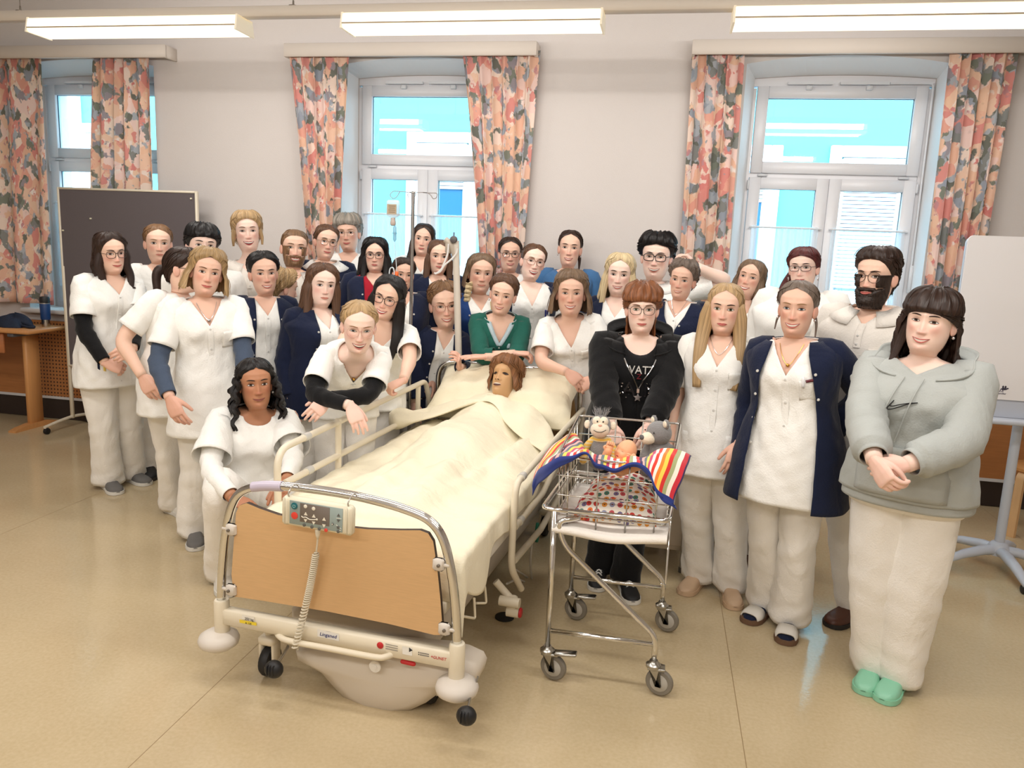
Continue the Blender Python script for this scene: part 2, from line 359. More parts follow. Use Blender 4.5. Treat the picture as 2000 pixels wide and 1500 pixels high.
# ------------------------------------------------------------------ panels under the sills
WOODP = mat('panel_wood', (176, 116, 66), rough=.45, noise=.25, nscale=3, stretch=(1, 1, 14)); DARK = mat('skirting_dark', (44, 32, 28), rough=.5)
def perf_mat():
    m = mat('panel_perforated', (176, 116, 66), rough=.5); nt = m.node_tree; N = nt.nodes; L = nt.links; b = N['Principled BSDF']
    tc = N.new('ShaderNodeTexCoord'); mp = N.new('ShaderNodeMapping'); mp.inputs['Scale'].default_value = (30, 30, 30); L.new(tc.outputs['Object'], mp.inputs['Vector'])
    fr = N.new('ShaderNodeVectorMath'); fr.operation = 'FRACTION'; L.new(mp.outputs[0], fr.inputs[0]); sb = N.new('ShaderNodeVectorMath'); sb.operation = 'SUBTRACT'; sb.inputs[1].default_value = (.5, .5, .5); L.new(fr.outputs[0], sb.inputs[0])
    ml = N.new('ShaderNodeVectorMath'); ml.operation = 'MULTIPLY'; ml.inputs[1].default_value = (1, 0, 1); L.new(sb.outputs[0], ml.inputs[0]); ln = N.new('ShaderNodeVectorMath'); ln.operation = 'LENGTH'; L.new(ml.outputs[0], ln.inputs[0])
    lt = N.new('ShaderNodeMath'); lt.operation = 'LESS_THAN'; lt.inputs[1].default_value = .24; L.new(ln.outputs['Value'], lt.inputs[0])
    mx = N.new('ShaderNodeMix'); mx.data_type = 'RGBA'; mx.inputs['A'].default_value = srgb(176, 116, 66); mx.inputs['B'].default_value = srgb(60, 36, 22); L.new(lt.outputs[0], mx.inputs['Factor']); L.new(mx.outputs['Result'], b.inputs['Base Color']); return m
for i, (a, b) in enumerate(OPEN):
    t = thing('radiator_cover', ((a+b)/2, YW-.04, 0), 'wooden radiator cover below the %s window' % ('left', 'middle', 'right')[i], 'radiator cover', 'radiator covers')
    x0, x1 = a-.45, b+.45
    if i == 2: x1 = 3.6
    for k, (p, q, mm) in enumerate(((x0, x0+(x1-x0)*(.5 if i else .2), WOODP), (x0+(x1-x0)*(.5 if i else .2), x1, WOODP if i else perf_mat()))):
        m_ = MB(); m_.box(((p+q)/2, YW-.05, .56), ((q-p)/2-.002, .012, .35)); m_.build('panel', mm, t, smooth=False)
    m_ = MB(); m_.box(((x0+x1)/2, YW-.045, .205), ((x1-x0)/2, .018, .012)); m_.build('rail', METAL_W, t, smooth=False)
    m_ = MB(); m_.box(((x0+x1)/2, YW-.022, .10), ((x1-x0)/2, .02, .095)); m_.build('plinth', DARK, t, smooth=False)
s = MB(); 
for p, q in ((XL, OPEN[0][0]-.45), (OPEN[0][1]+.45, OPEN[1][0]-.45), (OPEN[1][1]+.45, OPEN[2][0]-.45), (3.6, XR)): s.box(((p+q)/2, YW-.012, .06), ((q-p)/2, .012, .06))
st(s.build('baseboard_back', DARK, smooth=False))
# ------------------------------------------------------------------ pelmets and flowered curtains
def floral():
    m = bpy.data.materials.new('floral_chintz'); m.use_nodes = True; nt = m.node_tree; N = nt.nodes; L = nt.links; b = N['Principled BSDF']
    uv = N.new('ShaderNodeUVMap')
    def warp(sc, amt, seed):
        n = N.new('ShaderNodeTexNoise'); n.inputs['Scale'].default_value = sc; n.inputs['Detail'].default_value = 3; n.noise_dimensions = '3D'
        mp = N.new('ShaderNodeMapping'); mp.inputs['Location'].default_value = (seed, seed*2, seed); L.new(uv.outputs[0], mp.inputs[0]); L.new(mp.outputs[0], n.inputs['Vector'])
        s_ = N.new('ShaderNodeVectorMath'); s_.operation = 'SUBTRACT'; s_.inputs[1].default_value = (.5, .5, .5); L.new(n.outputs['Color'], s_.inputs[0])
        k = N.new('ShaderNodeVectorMath'); k.operation = 'SCALE'; k.inputs['Scale'].default_value = amt; L.new(s_.outputs[0], k.inputs[0])
        a = N.new('ShaderNodeVectorMath'); a.operation = 'ADD'; L.new(mp.outputs[0], a.inputs[0]); L.new(k.outputs[0], a.inputs[1]); return a.outputs[0]
    def cells(sc, w, cols):
        v = N.new('ShaderNodeTexVoronoi'); v.inputs['Scale'].default_value = sc; v.inputs['Randomness'].default_value = .95; L.new(w, v.inputs['Vector'])
        sp = N.new('ShaderNodeSeparateColor'); L.new(v.outputs['Color'], sp.inputs[0]); r = N.new('ShaderNodeValToRGB'); r.color_ramp.interpolation = 'CONSTANT'
        e = r.color_ramp.elements; e[0].color = srgb(*cols[0]); e[1].position = 1/len(cols); e[1].color = srgb(*cols[1])
        for i, c_ in enumerate(cols[2:]): x = e.new((i+2)/len(cols)); x.color = srgb(*c_)
        L.new(sp.outputs[0], r.inputs['Fac']); return v, sp, r.outputs['Color']
    v1, s1, c1 = cells(8.0, warp(7, .10, 0), [(247, 205, 174), (240, 168, 142), (251, 226, 208), (244, 190, 156), (232, 138, 124), (250, 216, 204), (246, 200, 164)])
    v2, s2, c2 = cells(15, warp(12, .10, 3.3), [(150, 152, 148), (164, 172, 186), (126, 128, 116), (186, 192, 200), (168, 158, 166), (140, 146, 130)])
    v3, s3, c3 = cells(19, warp(22, .06, 8.1), [(250, 228, 214), (228, 124, 114), (248, 206, 170), (210, 140, 144), (252, 236, 226)])
    def mask(src, lo, hi):
        n = N.new('ShaderNodeTexNoise'); n.inputs['Scale'].default_value = src; n.inputs['Detail'].default_value = 4; mp = N.new('ShaderNodeMapping'); mp.inputs['Location'].default_value = (src, 1, 2); L.new(uv.outputs[0], mp.inputs[0]); L.new(mp.outputs[0], n.inputs['Vector'])
        r = N.new('ShaderNodeMapRange'); r.inputs['From Min'].default_value = lo; r.inputs['From Max'].default_value = hi; L.new(n.outputs['Fac'], r.inputs['Value']); return r.outputs[0]
    def mix(f, a, c_):
        x = N.new('ShaderNodeMix'); x.data_type = 'RGBA'; L.new(f, x.inputs['Factor']); L.new(a, x.inputs['A']); L.new(c_, x.inputs['B']); return x.outputs['Result']
    base = mix(mask(9, .56, .62), c1, c3); leaf = mix(mask(6.5, .525, .55), base, c2)
    # darker edges between the petals
    ed = N.new('ShaderNodeMapRange'); ed.inputs['From Min'].default_value = .02; ed.inputs['From Max'].default_value = .12; ed.inputs['To Min'].default_value = .85; L.new(v1.outputs['Distance'], ed.inputs['Value'])
    hs = N.new('ShaderNodeHueSaturation'); hs.inputs['Saturation'].default_value = .82; L.new(ed.outputs[0], hs.inputs['Value']); L.new(leaf, hs.inputs['Color'])
    L.new(hs.outputs[0], b.inputs['Base Color']); b.inputs['Roughness'].default_value = .8; b.inputs['Specular IOR Level'].default_value = .15
    tl = N.new('ShaderNodeBsdfTranslucent'); L.new(hs.outputs[0], tl.inputs['Color']); mxs = N.new('ShaderNodeMixShader'); mxs.inputs[0].default_value = .22
    L.new(b.outputs[0], mxs.inputs[1]); L.new(tl.outputs[0], mxs.inputs[2]); L.new(mxs.outputs[0], N['Material Output'].inputs['Surface']); return m
FLORAL = floral()
PELM = mat('pelmet_white', (218, 208, 198), rough=.55)
YC = YW-.10
def curtain(top, bot, ztop, zbot, n, label, seed, ruff=.024):
    (xa, xb), (xc, xd) = top, bot; r = np.random.default_rng(seed); U = np.linspace(0, 1, n*16+1); ph = r.uniform(0, 6, 4)
    U2 = U+.018*np.sin(U*17+ph[2]); rows = []; uvs = []
    for q in np.linspace(0, 1, 30):
        k = q**.85; l, rr = xa+(xc-xa)*k, xb+(xd-xb)*k; amp = ruff*(.55+.75*q)
        w = np.sin(U2*n*2*pi+ph[0]+.5*sin(q*3+ph[1]))
        y = YC-amp*np.sign(w)*np.abs(w)**.75+.006*np.sin(U*41+q*4); x = l+(rr-l)*U+.010*np.cos(U2*n*2*pi+ph[0]); rows.append(np.stack([x, y, np.full_like(x, ztop+(zbot-ztop)*q)], 1))
        uvs.append(np.stack([U*abs(xb-xa)*2.0+seed, np.full_like(U, q*(ztop-zbot))], 1))
    m = MB(); m.grid(np.array(rows)); m.uv = np.concatenate(uvs); o = m.build('curtain', FLORAL, angle=180, solid=.002)
    tag(o, label, 'curtain', 'flowered curtains'); return o
def px_x(px, py): return at_y(px, py, YC)[0]
ZP0 = at_y(800, 109, YW-.16)[2]; ZP1 = at_y(800, 82, YW-.16)[2]
for i, (pa, pb, lab) in enumerate(((-170, 322, 'left'), (554, 1048, 'middle'), (1352, 2120, 'right'))):
    xa, xb = at_y(pa, 95, YW-.16)[0], at_y(pb, 95, YW-.16)[0]
    if i == 2: xb = px_x(1995, 107)+.10
    t = thing('curtain_pelmet', ((xa+xb)/2, YW, ZP0), 'white box pelmet above the %s window' % lab, 'pelmet', 'curtain pelmets'); m_ = MB(); m_.box(((xa+xb)/2, YW-.15, (ZP0+ZP1)/2), ((xb-xa)/2, .012, (ZP1-ZP0)/2), bev=.003); m_.build('front_board', PELM, t)
    for x in (xa+.011, xb-.011): m_ = MB(); m_.box((x, YW-.069, (ZP0+ZP1)/2), (.011, .069, (ZP1-ZP0)/2), bev=.002); m_.build('end_board', PELM, t)
    m_ = MB(); m_.box(((xa+xb)/2, YW-.069, ZP1-.008), ((xb-xa)/2-.023, .069, .008)); m_.build('top_board', PELM, t, smooth=False)
ZCt = ZP0+.05
for args in (((-190, 84, 110), (-170, 108, 590), 6, 'flowered curtain left of the left window, at the picture edge', 1), ((183, 292, 112), (176, 312, 590), 5, 'flowered curtain right of the left window, behind the pinboard', 2),
             ((562, 682, 111), (612, 657, 590), 5, 'flowered curtain left of the middle window', 3), ((900, 1054, 110), (945, 1012, 590), 6, 'flowered curtain right of the middle window', 4),
             ((1352, 1453, 109), (1322, 1416, 590), 5, 'flowered curtain left of the right window', 5), ((1858, 1995, 107), (1806, 1905, 590), 6, 'flowered curtain right of the right window, beside the flip chart', 6)):
    (ta, tb, ty), (ba, bb, by), n, lab, sd = args
    curtain((px_x(ta, ty), px_x(tb, ty)), (px_x(ba, by), px_x(bb, by)), ZCt, at_y(50, 592, YC)[2] if sd < 3 else 1.08, n, lab, sd)
# ------------------------------------------------------------------ pendant strip lights on their trunking
LAMPW = mat('lamp_housing', (232, 224, 206), rough=.4, emit=(255, 236, 200), estr=.25)
DIFF = mat('lamp_diffuser', (255, 246, 226), rough=.5, emit=(255, 240, 208), estr=1.7); DIFF2 = mat('lamp_tube_glow', (255, 250, 236), rough=.5, emit=(255, 246, 224), estr=2.4)
TRUNK = mat('trunking', (216, 206, 194), rough=.5); STEELW = mat('wire_steel', (130, 122, 112), rough=.35, metal=.8)
for r, (yy, lst) in enumerate(LAMP_ROWS):
    x0, x1 = -6.2, 3.6; t = thing('light_trunking', ((x0+x1)/2, yy, LAMP_Z+.10), ('pale trunking rail carrying the strip lights in view' if r == 0 else 'pale trunking rail carrying strip lights behind the photographer, row %s' % ('nearer', 'farther')[r-1]), 'trunking', 'light trunking rails')
    m_ = MB(); m_.box(((x0+x1)/2, yy, LAMP_Z+.115), ((x1-x0)/2, .035, .030), bev=.004); m_.build('rail', TRUNK, t)
    for xw in (at_y(40, 24, yy)[0], at_y(573, 20, yy)[0], at_y(1222, 6, yy)[0], 2.3) if r == 0 else (-3.5, -1.2, 1.2):
        m_ = MB(); m_.tube([(xw, yy, LAMP_Z+.15), (xw, yy, ZC)], .0022, n=6); m_.lathe([(.028, 0), (.028, .006), (.006, .010), (.005, .035)], (xw, yy, LAMP_Z+.145), n=12); m_.build('suspension_wire', STEELW, t)
    for k, (xx, ln) in enumerate(lst):
        lab = ('left strip light, lit, above the pinboard window', 'middle strip light, lit, above the middle window', 'right strip light, lit, above the right window at the picture edge')[k] if r == 0 else 'lit strip light behind the photographer, %s row, %s one' % (('nearer', 'farther')[r-1], ('left', 'middle', 'right')[k])
        t = thing('strip_light', (xx, yy, LAMP_Z+.08), lab, 'ceiling light', 'strip lights')
        sec = [(-.10, .0), (-.085, .078), (.085, .078), (.10, .0)]
        h = ln/2
        m_ = MB(); m_.box((xx, yy, LAMP_Z+.081), (h, .08, .004)); m_.build('housing', LAMPW, t, smooth=False)
        for sg in (-1, 1):
            m_ = MB(); m_.grid(np.array([[(xx-h+.012, yy+sg*.100, LAMP_Z+.028), (xx+h-.012, yy+sg*.100, LAMP_Z+.028)], [(xx-h+.012, yy+sg*.088, LAMP_Z+.077), (xx+h-.012, yy+sg*.088, LAMP_Z+.077)]])); m_.build('side_diffuser', DIFF2, t, smooth=False, solid=.002)
            m_ = MB(); m_.box((xx, yy+sg*.101, LAMP_Z+.024), (h-.012, .003, .004)); m_.build('trim_strip', mat('lamp_trim', (176, 160, 136), rough=.5), t, smooth=False)
        m_ = MB(); m_.grid(np.array([[(xx-h+.012, yy+y_, LAMP_Z+z_), (xx+h-.012, yy+y_, LAMP_Z+z_)] for y_, z_ in ((-.101, .020), (-.085, .001), (.085, .001), (.101, .020))])); m_.build('bottom_diffuser', DIFF, t, smooth=False)
        for sg in (-1, 1):
            m_ = MB(); m_.prism([(a_, b_) for a_, b_ in ((-.106, -.002), (-.086, .088), (.086, .088), (.106, -.002))], 0, .012, M=lambda L, sg=sg: np.stack([xx+sg*(h-.012)+sg*L[:, 2], yy+L[:, 0], LAMP_Z+L[:, 1]], 1)); m_.build('end_cap', LAMPW, t, smooth=False)
# ------------------------------------------------------------------ house across the street
FAC = mat('facade_render', (80, 158, 170), rough=.9, noise=.04, nscale=1.2); FWHITE = mat('facade_white', (206, 210, 212), rough=.7); SHUT = mat('shutter_slat', (190, 194, 196), rough=.6); FGLASS = mat('facade_glass', (40, 92, 128), rough=.1)
fb = thing('building', (-3, 12.2, 0), 'turquoise house facade with white framed windows across the street', 'building')
m_ = MB(); m_.box((-3, 12.4, 5), (14, .2, 5.5)); m_.build('wall', FAC, fb, smooth=False)
def facade_window(xc, ztop, w, drop, sill):
    f = MB(); frame_rect(f, xc-w/2-.16, xc+w/2+.16, sill, ztop+.02, .16, 12.14, 12.22, .01); fr = f.build('window', FWHITE, fb)
    s = MB(); s.box((xc, 12.13, ztop-.26), (w/2, .07, .10), bev=.02); s.build('shutter_box', FWHITE, fr)
    g_ = MB(); g_.box((xc, 12.17, (ztop+sill)/2-.2), (w/2-.06, .01, (ztop-sill)/2-.25)); g_.build('pane', FGLASS, fr, smooth=False)
    f = MB(); frame_rect(f, xc-w/2, xc+w/2, sill+.14, ztop-.36, .075, 12.145, 12.18, .004); f.build('casement', FWHITE, fr)
    n = int((ztop-.36-drop)/.055); sl = MB()
    for k in range(n): sl.box((xc, 12.135, ztop-.39-.055*k), (w/2-.05, .010, .0235), bev=.006)
    if n: sl.build('shutter', SHUT, fr)
for xc, zt, w, dr, si in ((2.81, 3.36, .86, 1.3, 1.1), (.97, 3.35, .86, 2.50, 1.1), (-3.60, 3.47, .86, 2.60, 1.2), (-9.6, 3.54, .86, 1.3, 1.2), (-6.4, 3.5, .86, 1.9, 1.2), (4.7, 3.36, .86, 2.0, 1.1)): facade_window(xc, zt, w, dr, si)
m_ = MB(); m_.box((-10.33, 12.17, 3.2), (.2, .04, 3.5)); m_.build('pilaster', FWHITE, fb, smooth=False)
m_ = MB(); m_.box((-2, 9.5, -1.5), (16, 3.2, .05)); tag(m_.build('street', mat('asphalt', (120, 120, 122), rough=.9), smooth=False), kind='structure')
# ================================================================== FURNITURE ALONG THE WALL
BEECH = mat('beech', (196, 138, 84), rough=.4, noise=.14, nscale=4, stretch=(14, 1, 1)); BEECHV = mat('beech_upright', (206, 148, 92), rough=.4, noise=.14, nscale=4, stretch=(12, 12, 1)); CREAM = mat('cream_paint', (228, 218, 198), rough=.35); BLKP = mat('black_plastic', (26, 26, 28), rough=.5)
# work table
TZ = .885
xr = at_y(124, 634, 5.86)[0]
t = thing('work_table', (xr-.9, 5.68, 0), 'long beech work table below the left window, at the picture edge', 'table')
m_ = MB(); m_.box((xr-1.0, 5.70, TZ-.018), (1.0, .23, .018), bev=.008); m_.build('tabletop', BEECH, t)
m_ = MB(); m_.box((xr-1.12, 5.53, TZ-.13), (.82, .012, .085), bev=.004); m_.build('apron', mat('beech_red', (184, 116, 72), rough=.45, noise=.14, nscale=4, stretch=(1, 1, 14)), t)
for x in (xr-.20, xr-1.75):
    m_ = MB(); m_.box((x, 5.70, .44), (.022, .075, .405), bev=.008); m_.build('leg', BEECHV, t)
    m_ = MB(); m_.grid(np.array([[(x-.035, y, z), (x+.035, y, z), (x+.035, y, 0.0), (x-.035, y, 0.0)] for y, z in ((5.44, .015), (5.50, .03), (5.62, .045), (5.78, .045), (5.90, .02))]), cv=True, cap0=True, cap1=True); m_.build('foot', BEECHV, t)
    m_ = MB(); m_.box((x, 5.69, TZ-.052), (.03, .20, .016), bev=.004); m_.build('bracket', mat('grey_metal', (92, 92, 98), rough=.5), t)
# travel mug
q = at_z(91, 636, TZ); q[1] = min(q[1], 5.86); 
q = at_y(90, 634, 5.80); q[2] = TZ
MUGB = mat('mug_blue', (22, 58, 110), rough=.45); hh = .27
t = thing('travel_mug', q, 'tall blue insulated travel mug with black lid on the work table', 'mug')
m_ = MB(); m_.lathe([(.033, .0), (.034, .004), (.035, .062)], q, n=24); m_.build('base', mat('steel', (190, 188, 184), rough=.25, metal=1), t)
m_ = MB(); m_.lathe([(.036, .060), (.0385, .068), (.041, .195), (.040, .198)], q, n=24); m_.build('sleeve', MUGB, t)
m_ = MB(); m_.lathe([(.039, .196), (.039, .206)], q, n=24); m_.build('rim', MATS['steel'], t)
m_ = MB(); m_.lathe([(.040, .206), (.041, .212), (.041, .245), (.037, .258), (.02, .262)], q, n=24); m_.build('lid', BLKP, t)
# bag
q = at_y(24, 642, 5.66); q[2] = TZ
m_ = MB(); rr = np.random.default_rng(5); A = np.linspace(0, 2*pi, 40, endpoint=False); rows = []
for k, z in enumerate(np.linspace(0, 1, 12)):
    r = (1-.25*z)*np.sqrt(max(0, 1-z**2.4))+.02; w = 1+.10*np.sin(5*A+2*z)+.07*np.sin(9*A+4*z+1); rows.append(np.stack([q[0]-.02+.20*r*w*np.cos(A)+.05*z, q[1]+.12*r*w*np.sin(A), q[2]+.105*z*(1+.12*np.sin(3*A+1)+.08*np.cos(A*2))], 1))
m_.grid(np.array(rows), cv=True, cap0=True, cap1=True)
tag(m_.build('cloth_bag', mat('bag_blue', (26, 38, 60), rough=.75, bump=.5, bscale=30), angle=180), 'dark blue crumpled cloth bag lying on the work table', 'bag'); bago = COL.objects[-1]
m_ = MB(); m_.tube(bez([q+V3(.13, -.03, .045), q+V3(.22, -.05, .03), q+V3(.27, -.05, .014), q+V3(.24, -.07, .012), q+V3(.16, -.06, .02)], 24), .013, n=8, flat=.7); o = m_.build('strap', MATS['bag_blue']); o.parent = bago
# pinboard
YPB = 5.80
TL, TR = at_y(113, 364, YPB), at_y(386, 375, YPB); ZB = at_y(134, 715, YPB)[2]; xl, xr2, zt = TL[0], TR[0], (TL[2]+TR[2])/2
t = thing('pinboard', ((xl+xr2)/2, YPB, 0), 'large dark grey felt pinboard on white wheeled stand', 'pinboard')
m_ = MB(); m_.box(((xl+xr2)/2, YPB, (zt+ZB)/2), ((xr2-xl)/2-.012, .010, (zt-ZB)/2-.012)); m_.build('board', mat('felt_grey', (98, 90, 92), rough=.95, noise=.06, nscale=90), t, smooth=False)
m_ = MB(); w = .018
for a, b, c_, d in ((xl, xl+w, ZB, zt), (xr2-w, xr2, ZB, zt), (xl+w, xr2-w, zt-w, zt), (xl+w, xr2-w, ZB, ZB+w)): m_.box(((a+b)/2, YPB-.002, (c_+d)/2), ((b-a)/2, .016, (d-c_)/2), bev=.003)
m_.build('board_frame', CREAM, t)
for x in (xl+.012, xr2-.012):
    m_ = MB(); m_.box((x, YPB+.0, .75), (.014, .014, .67), bev=.004); m_.build('post', CREAM, t)
    m_ = MB(); m_.tube(bez([(x, YPB-.32, .065), (x, YPB-.16, .085), (x, YPB, .095), (x, YPB+.14, .085), (x, YPB+.22, .07)], 20), .014, n=8); fo = m_.build('foot', CREAM, t)
    for y in (YPB-.30, YPB+.19):
        m_ = MB(); m_.lathe([(.008, -.016), (.026, -.014), (.028, 0), (.026, .014), (.008, .016)], (x, y, .0285), (1, 0, 0), 16); m_.build('caster', BLKP, fo)
for px, py in ((178, 427), (124, 450), (374, 388)):
    q = at_y(px, py, YPB-.012); m_ = MB(); m_.lathe([(.007, .0), (.005, .006), (.007, .012), (.004, .014)], q, (0, -1, 0), 10); m_.build('pin', mat('pin_white', (232, 226, 200), rough=.3), t)
# flip chart
LG = mat('flip_grey', (196, 202, 214), rough=.35); PAPER = mat('paper', (240, 238, 240), rough=.8)
bc = V3(2.02, 4.72, 0); t = thing('flip_chart', bc, 'white flip chart with a bare paper pad on a pale grey five-foot pedestal', 'flip chart')
top = V3(2.02, 4.72, 1.9)
# leaning pole and board
ptop = at_y(1988, 700, 4.72); ptop[0] = at_y(1982, 790, 4.72)[0]
m_ = MB(); m_.tube([V3(bc[0], bc[1], .13), V3(bc[0]-.0, bc[1], 1.6)], .026, n=16); m_.build('pole', LG, t)
for k in range(5):
    a = radians(200+72*k); d = V3(cos(a), sin(a), 0); X_ = V3(-d[1], d[0], 0); rows = []
    for s_, z, w_, h_ in ((.02, .135, .036, .03), (.10, .135, .034, .028), (.22, .115, .030, .025), (.32, .085, .026, .020), (.365, .07, .022, .016)):
        rows.append([bc+d*s_+X_*w_*cos(b)+V3(0, 0, z-.02+h_*sin(b)) for b in np.linspace(0, 2*pi, 12, endpoint=False)])
    m_ = MB(); m_.grid(np.array(rows), cv=True, cap0=True, cap1=True); ft = m_.build('foot', LG, t)
    m_ = MB(); m_.lathe([(.006, -.020), (.024, -.018), (.026, 0), (.024, .018), (.006, .020)], bc+d*.352+V3(0, 0, .0265), X_, 16); m_.build('caster', BLKP, ft)
m_ = MB(); m_.lathe([(.06, .09), (.06, .13), (.04, .16), (.03, .165)], bc, n=20); m_.build('hub', LG, t)
YFB = 4.60; a, b = at_y(1891, 462, YFB), at_y(1946, 780, YFB); bx0, bz1 = at_y(1889, 465, YFB)[0], at_y(1900, 461, YFB)[2]; bz0 = at_y(1946, 779, YFB)[2]; bx1 = bx0+.72
def rr_poly(x0, x1, z0, z1, r, n=6):
    out = []
    for cx, cz, a0 in ((x1-r, z1-r, 0), (x0+r, z1-r, 90), (x0+r, z0+r, 180), (x1-r, z0+r, 270)):
        for k in range(n+1): q_ = radians(a0+90*k/n); out.append((cx+r*cos(q_), cz+r*sin(q_)))
    return out
yz = lambda y0, s=1: (lambda L: np.stack([L[:, 0], y0-L[:, 2]*s, L[:, 1]], 1))
m_ = MB(); m_.prism(rr_poly(bx0, bx1, bz0-.10, bz1, .04), 0, .02, M=yz(YFB+.02)); m_.build('board', LG, t, smooth=False)
m_ = MB(); m_.prism(rr_poly(bx0+.002, bx1-.002, bz0, bz1+.004, .03), 0, .012, M=yz(YFB-.002)); pad = m_.build('paper_pad', PAPER, t, smooth=False)
m_ = MB(); m_.box(((bx0+bx1)/2, YFB-.03, bz0-.115), ((bx1-bx0)/2, .05, .014), bev=.006); m_.build('pen_tray', LG, t)
m_ = MB(); m_.box((bc[0], (YFB+.02+bc[1])/2, 1.35), (.05, (bc[1]-YFB)/2, .12), bev=.006); m_.build('mounting_plate', LG, t)
def wall_text(txt, px, py, Y, h, m, parent, name, slant=0):
    cu = bpy.data.curves.new('tmp', 'FONT'); cu.body = txt; cu.size = h*1.4; cu.extrude = .0006; cu.shear = slant; cu.resolution_u = 2
    o = bpy.data.objects.new('tmp', cu); COL.objects.link(o); dg = bpy.context.evaluated_depsgraph_get(); me = o.evaluated_get(dg).to_mesh(); q_ = at_y(px, py, Y)
    m2 = MB(); m2.add([q_+V3(v.co.x, -v.co.z, v.co.y) for v in me.vertices], [list(f.vertices) for f in me.polygons]); o.evaluated_get(dg).to_mesh_clear(); bpy.data.objects.remove(o); bpy.data.curves.remove(cu)
    return m2.build(name, m, parent, smooth=False)
INK = mat('ink_violet', (92, 88, 112), rough=.6)
wall_text('icus', 1938, 764, YFB-.0150, .026, INK, pad, 'logo_lettering', .15); wall_text('Standler', 1945, 769.5, YFB-.0150, .011, INK, pad, 'logo_lettering')
q = at_y(1961, 760, YFB-.0150); m_ = MB(); m_.ball(q, (.016, .001, .006), 12, 6)
for sg in (-1, 1): m_.ball(q+V3(.006*sg, 0, .011), (.005, .001, .008), 10, 6)
m_.ball(q+V3(.017, 0, .004), (.006, .001, .004), 10, 6); m_.build('bee_emblem', mat('ink_dark', (52, 48, 66), rough=.6), pad)
# stool behind the flip chart
sc = at_z(1985, 1003, 0); sc = V3(2.50, 5.45, 0); t = thing('stool', sc, 'round beech stacking stool with bent legs behind the flip chart', 'stool')
BIRCH = mat('birch', (218, 176, 128), rough=.4, noise=.1, nscale=5, stretch=(10, 10, 1)); ZST = .46
m_ = MB(); m_.lathe([(.165, ZST-.028), (.175, ZST-.022), (.175, ZST-.004), (.168, ZST)], sc, n=36); m_.build('seat', mat('birch_seat', (200, 142, 84), rough=.35, noise=.1, nscale=4), t)
for k in range(4):
    a = radians(215+90*k); d = V3(cos(a), sin(a), 0); pts = rounded([sc+d*.08+V3(0, 0, ZST-.034), sc+d*.178+V3(0, 0, ZST-.034), sc+d*.19+V3(0, 0, 0)], .05, 8); X_ = V3(-d[1], d[0], 0)
    m_ = MB(); rows = []
    for i in range(len(pts)):
        T_ = unit(pts[min(i+1, len(pts)-1)]-pts[max(i-1, 0)]); n_ = np.cross(T_, X_); rows.append([pts[i]+X_*sx*.026+n_*sn*.011 for sx, sn in ((-1, -1), (1, -1), (1, 1), (-1, 1))])
    m_.grid(np.array(rows), cv=True, cap0=True, cap1=True); m_.build('leg', BIRCH, t, angle=40)
# bedside cabinet on tube legs behind the trolley
BC = mat('cabinet_beige', (214, 200, 182), rough=.45)
fc = at_z(1328, 1118, 0); t = thing('bedside_cabinet', fc-V3(.2, -.2, 0), 'low beige bedside cabinet on metal legs behind the bassinet trolley', 'cabinet')
cx, cy = fc[0]-.19, fc[1]+.21
m_ = MB(); m_.box((cx, cy, .42), (.20, .20, .30), bev=.006); m_.build('body', BC, t)
m_ = MB(); m_.box((cx, cy, .735), (.215, .215, .012), bev=.005); m_.build('top', mat('cabinet_top', (222, 214, 204), rough=.4), t)
m_ = MB(); m_.box((cx, cy-.206, .42), (.185, .005, .27), bev=.003); dr = m_.build('door', BC, t); m_ = MB(); m_.tube([(cx+.13, cy-.225, .50), (cx+.13, cy-.225, .62)], .006, n=8); m_.build('handle', STEELW, dr)
for sx in (-1, 1):
    for sy in (-1, 1):
        m_ = MB(); m_.tube([(cx+sx*.195, cy+sy*.205, .0), (cx+sx*.195, cy+sy*.205, .70)], .012, n=12); lg_ = m_.build('leg', mat('leg_grey', (186, 180, 172), rough=.3, metal=.5), t); m_ = MB(); m_.lathe([(.015, 0), (.015, .03)], (cx+sx*.195, cy+sy*.205, 0), n=12); m_.build('foot_cap', mat('grey_rubber', (110, 106, 100), rough=.7), lg_)
# ================================================================== HOSPITAL BED
BO = V3(-1.105, 2.48, 0); _ba = radians(-4.6); BA = V3(cos(_ba), sin(_ba), 0); BB = V3(-sin(_ba), cos(_ba), 0)
def bl(a, b, z): return BO+BA*a+BB*b+V3(0, 0, z)
def on_plane(px, py, p0, n): d = ray(px, py); return CO+d*(((p0-CO)@n)/(d@n))
def bpx(px, py, b=0.0): return on_plane(px, py, bl(0, b, 0), BB)
def apx(px, py, a): return on_plane(px, py, bl(a, 0, 0), BA)
def bloc(P): v = P-BO; return V3(v@BA, v@BB, v[2])
RB = np.array([BA, BB, V3(0, 0, 1)]).T
CHROME = mat('chrome', (222, 220, 216), rough=.12, metal=1); BEDC = mat('bed_cream', (232, 222, 200), rough=.35); BEDG = mat('bed_shell', (214, 204, 190), rough=.4); RUB = mat('bed_rubber', (30, 30, 32), rough=.55)
WOOD = mat('foot_wood', (214, 174, 126), rough=.35, noise=.10, nscale=6, stretch=(3, 3, 40)); EDGE = mat('panel_edge', (70, 52, 40), rough=.6); BUMP = mat('bumper_grey', (216, 208, 198), rough=.45)
bed = thing('hospital_bed', bl(0, 1.1, 0), 'cream hospital bed with wooden footboard, chrome foot arch and side rails, in the centre', 'bed')
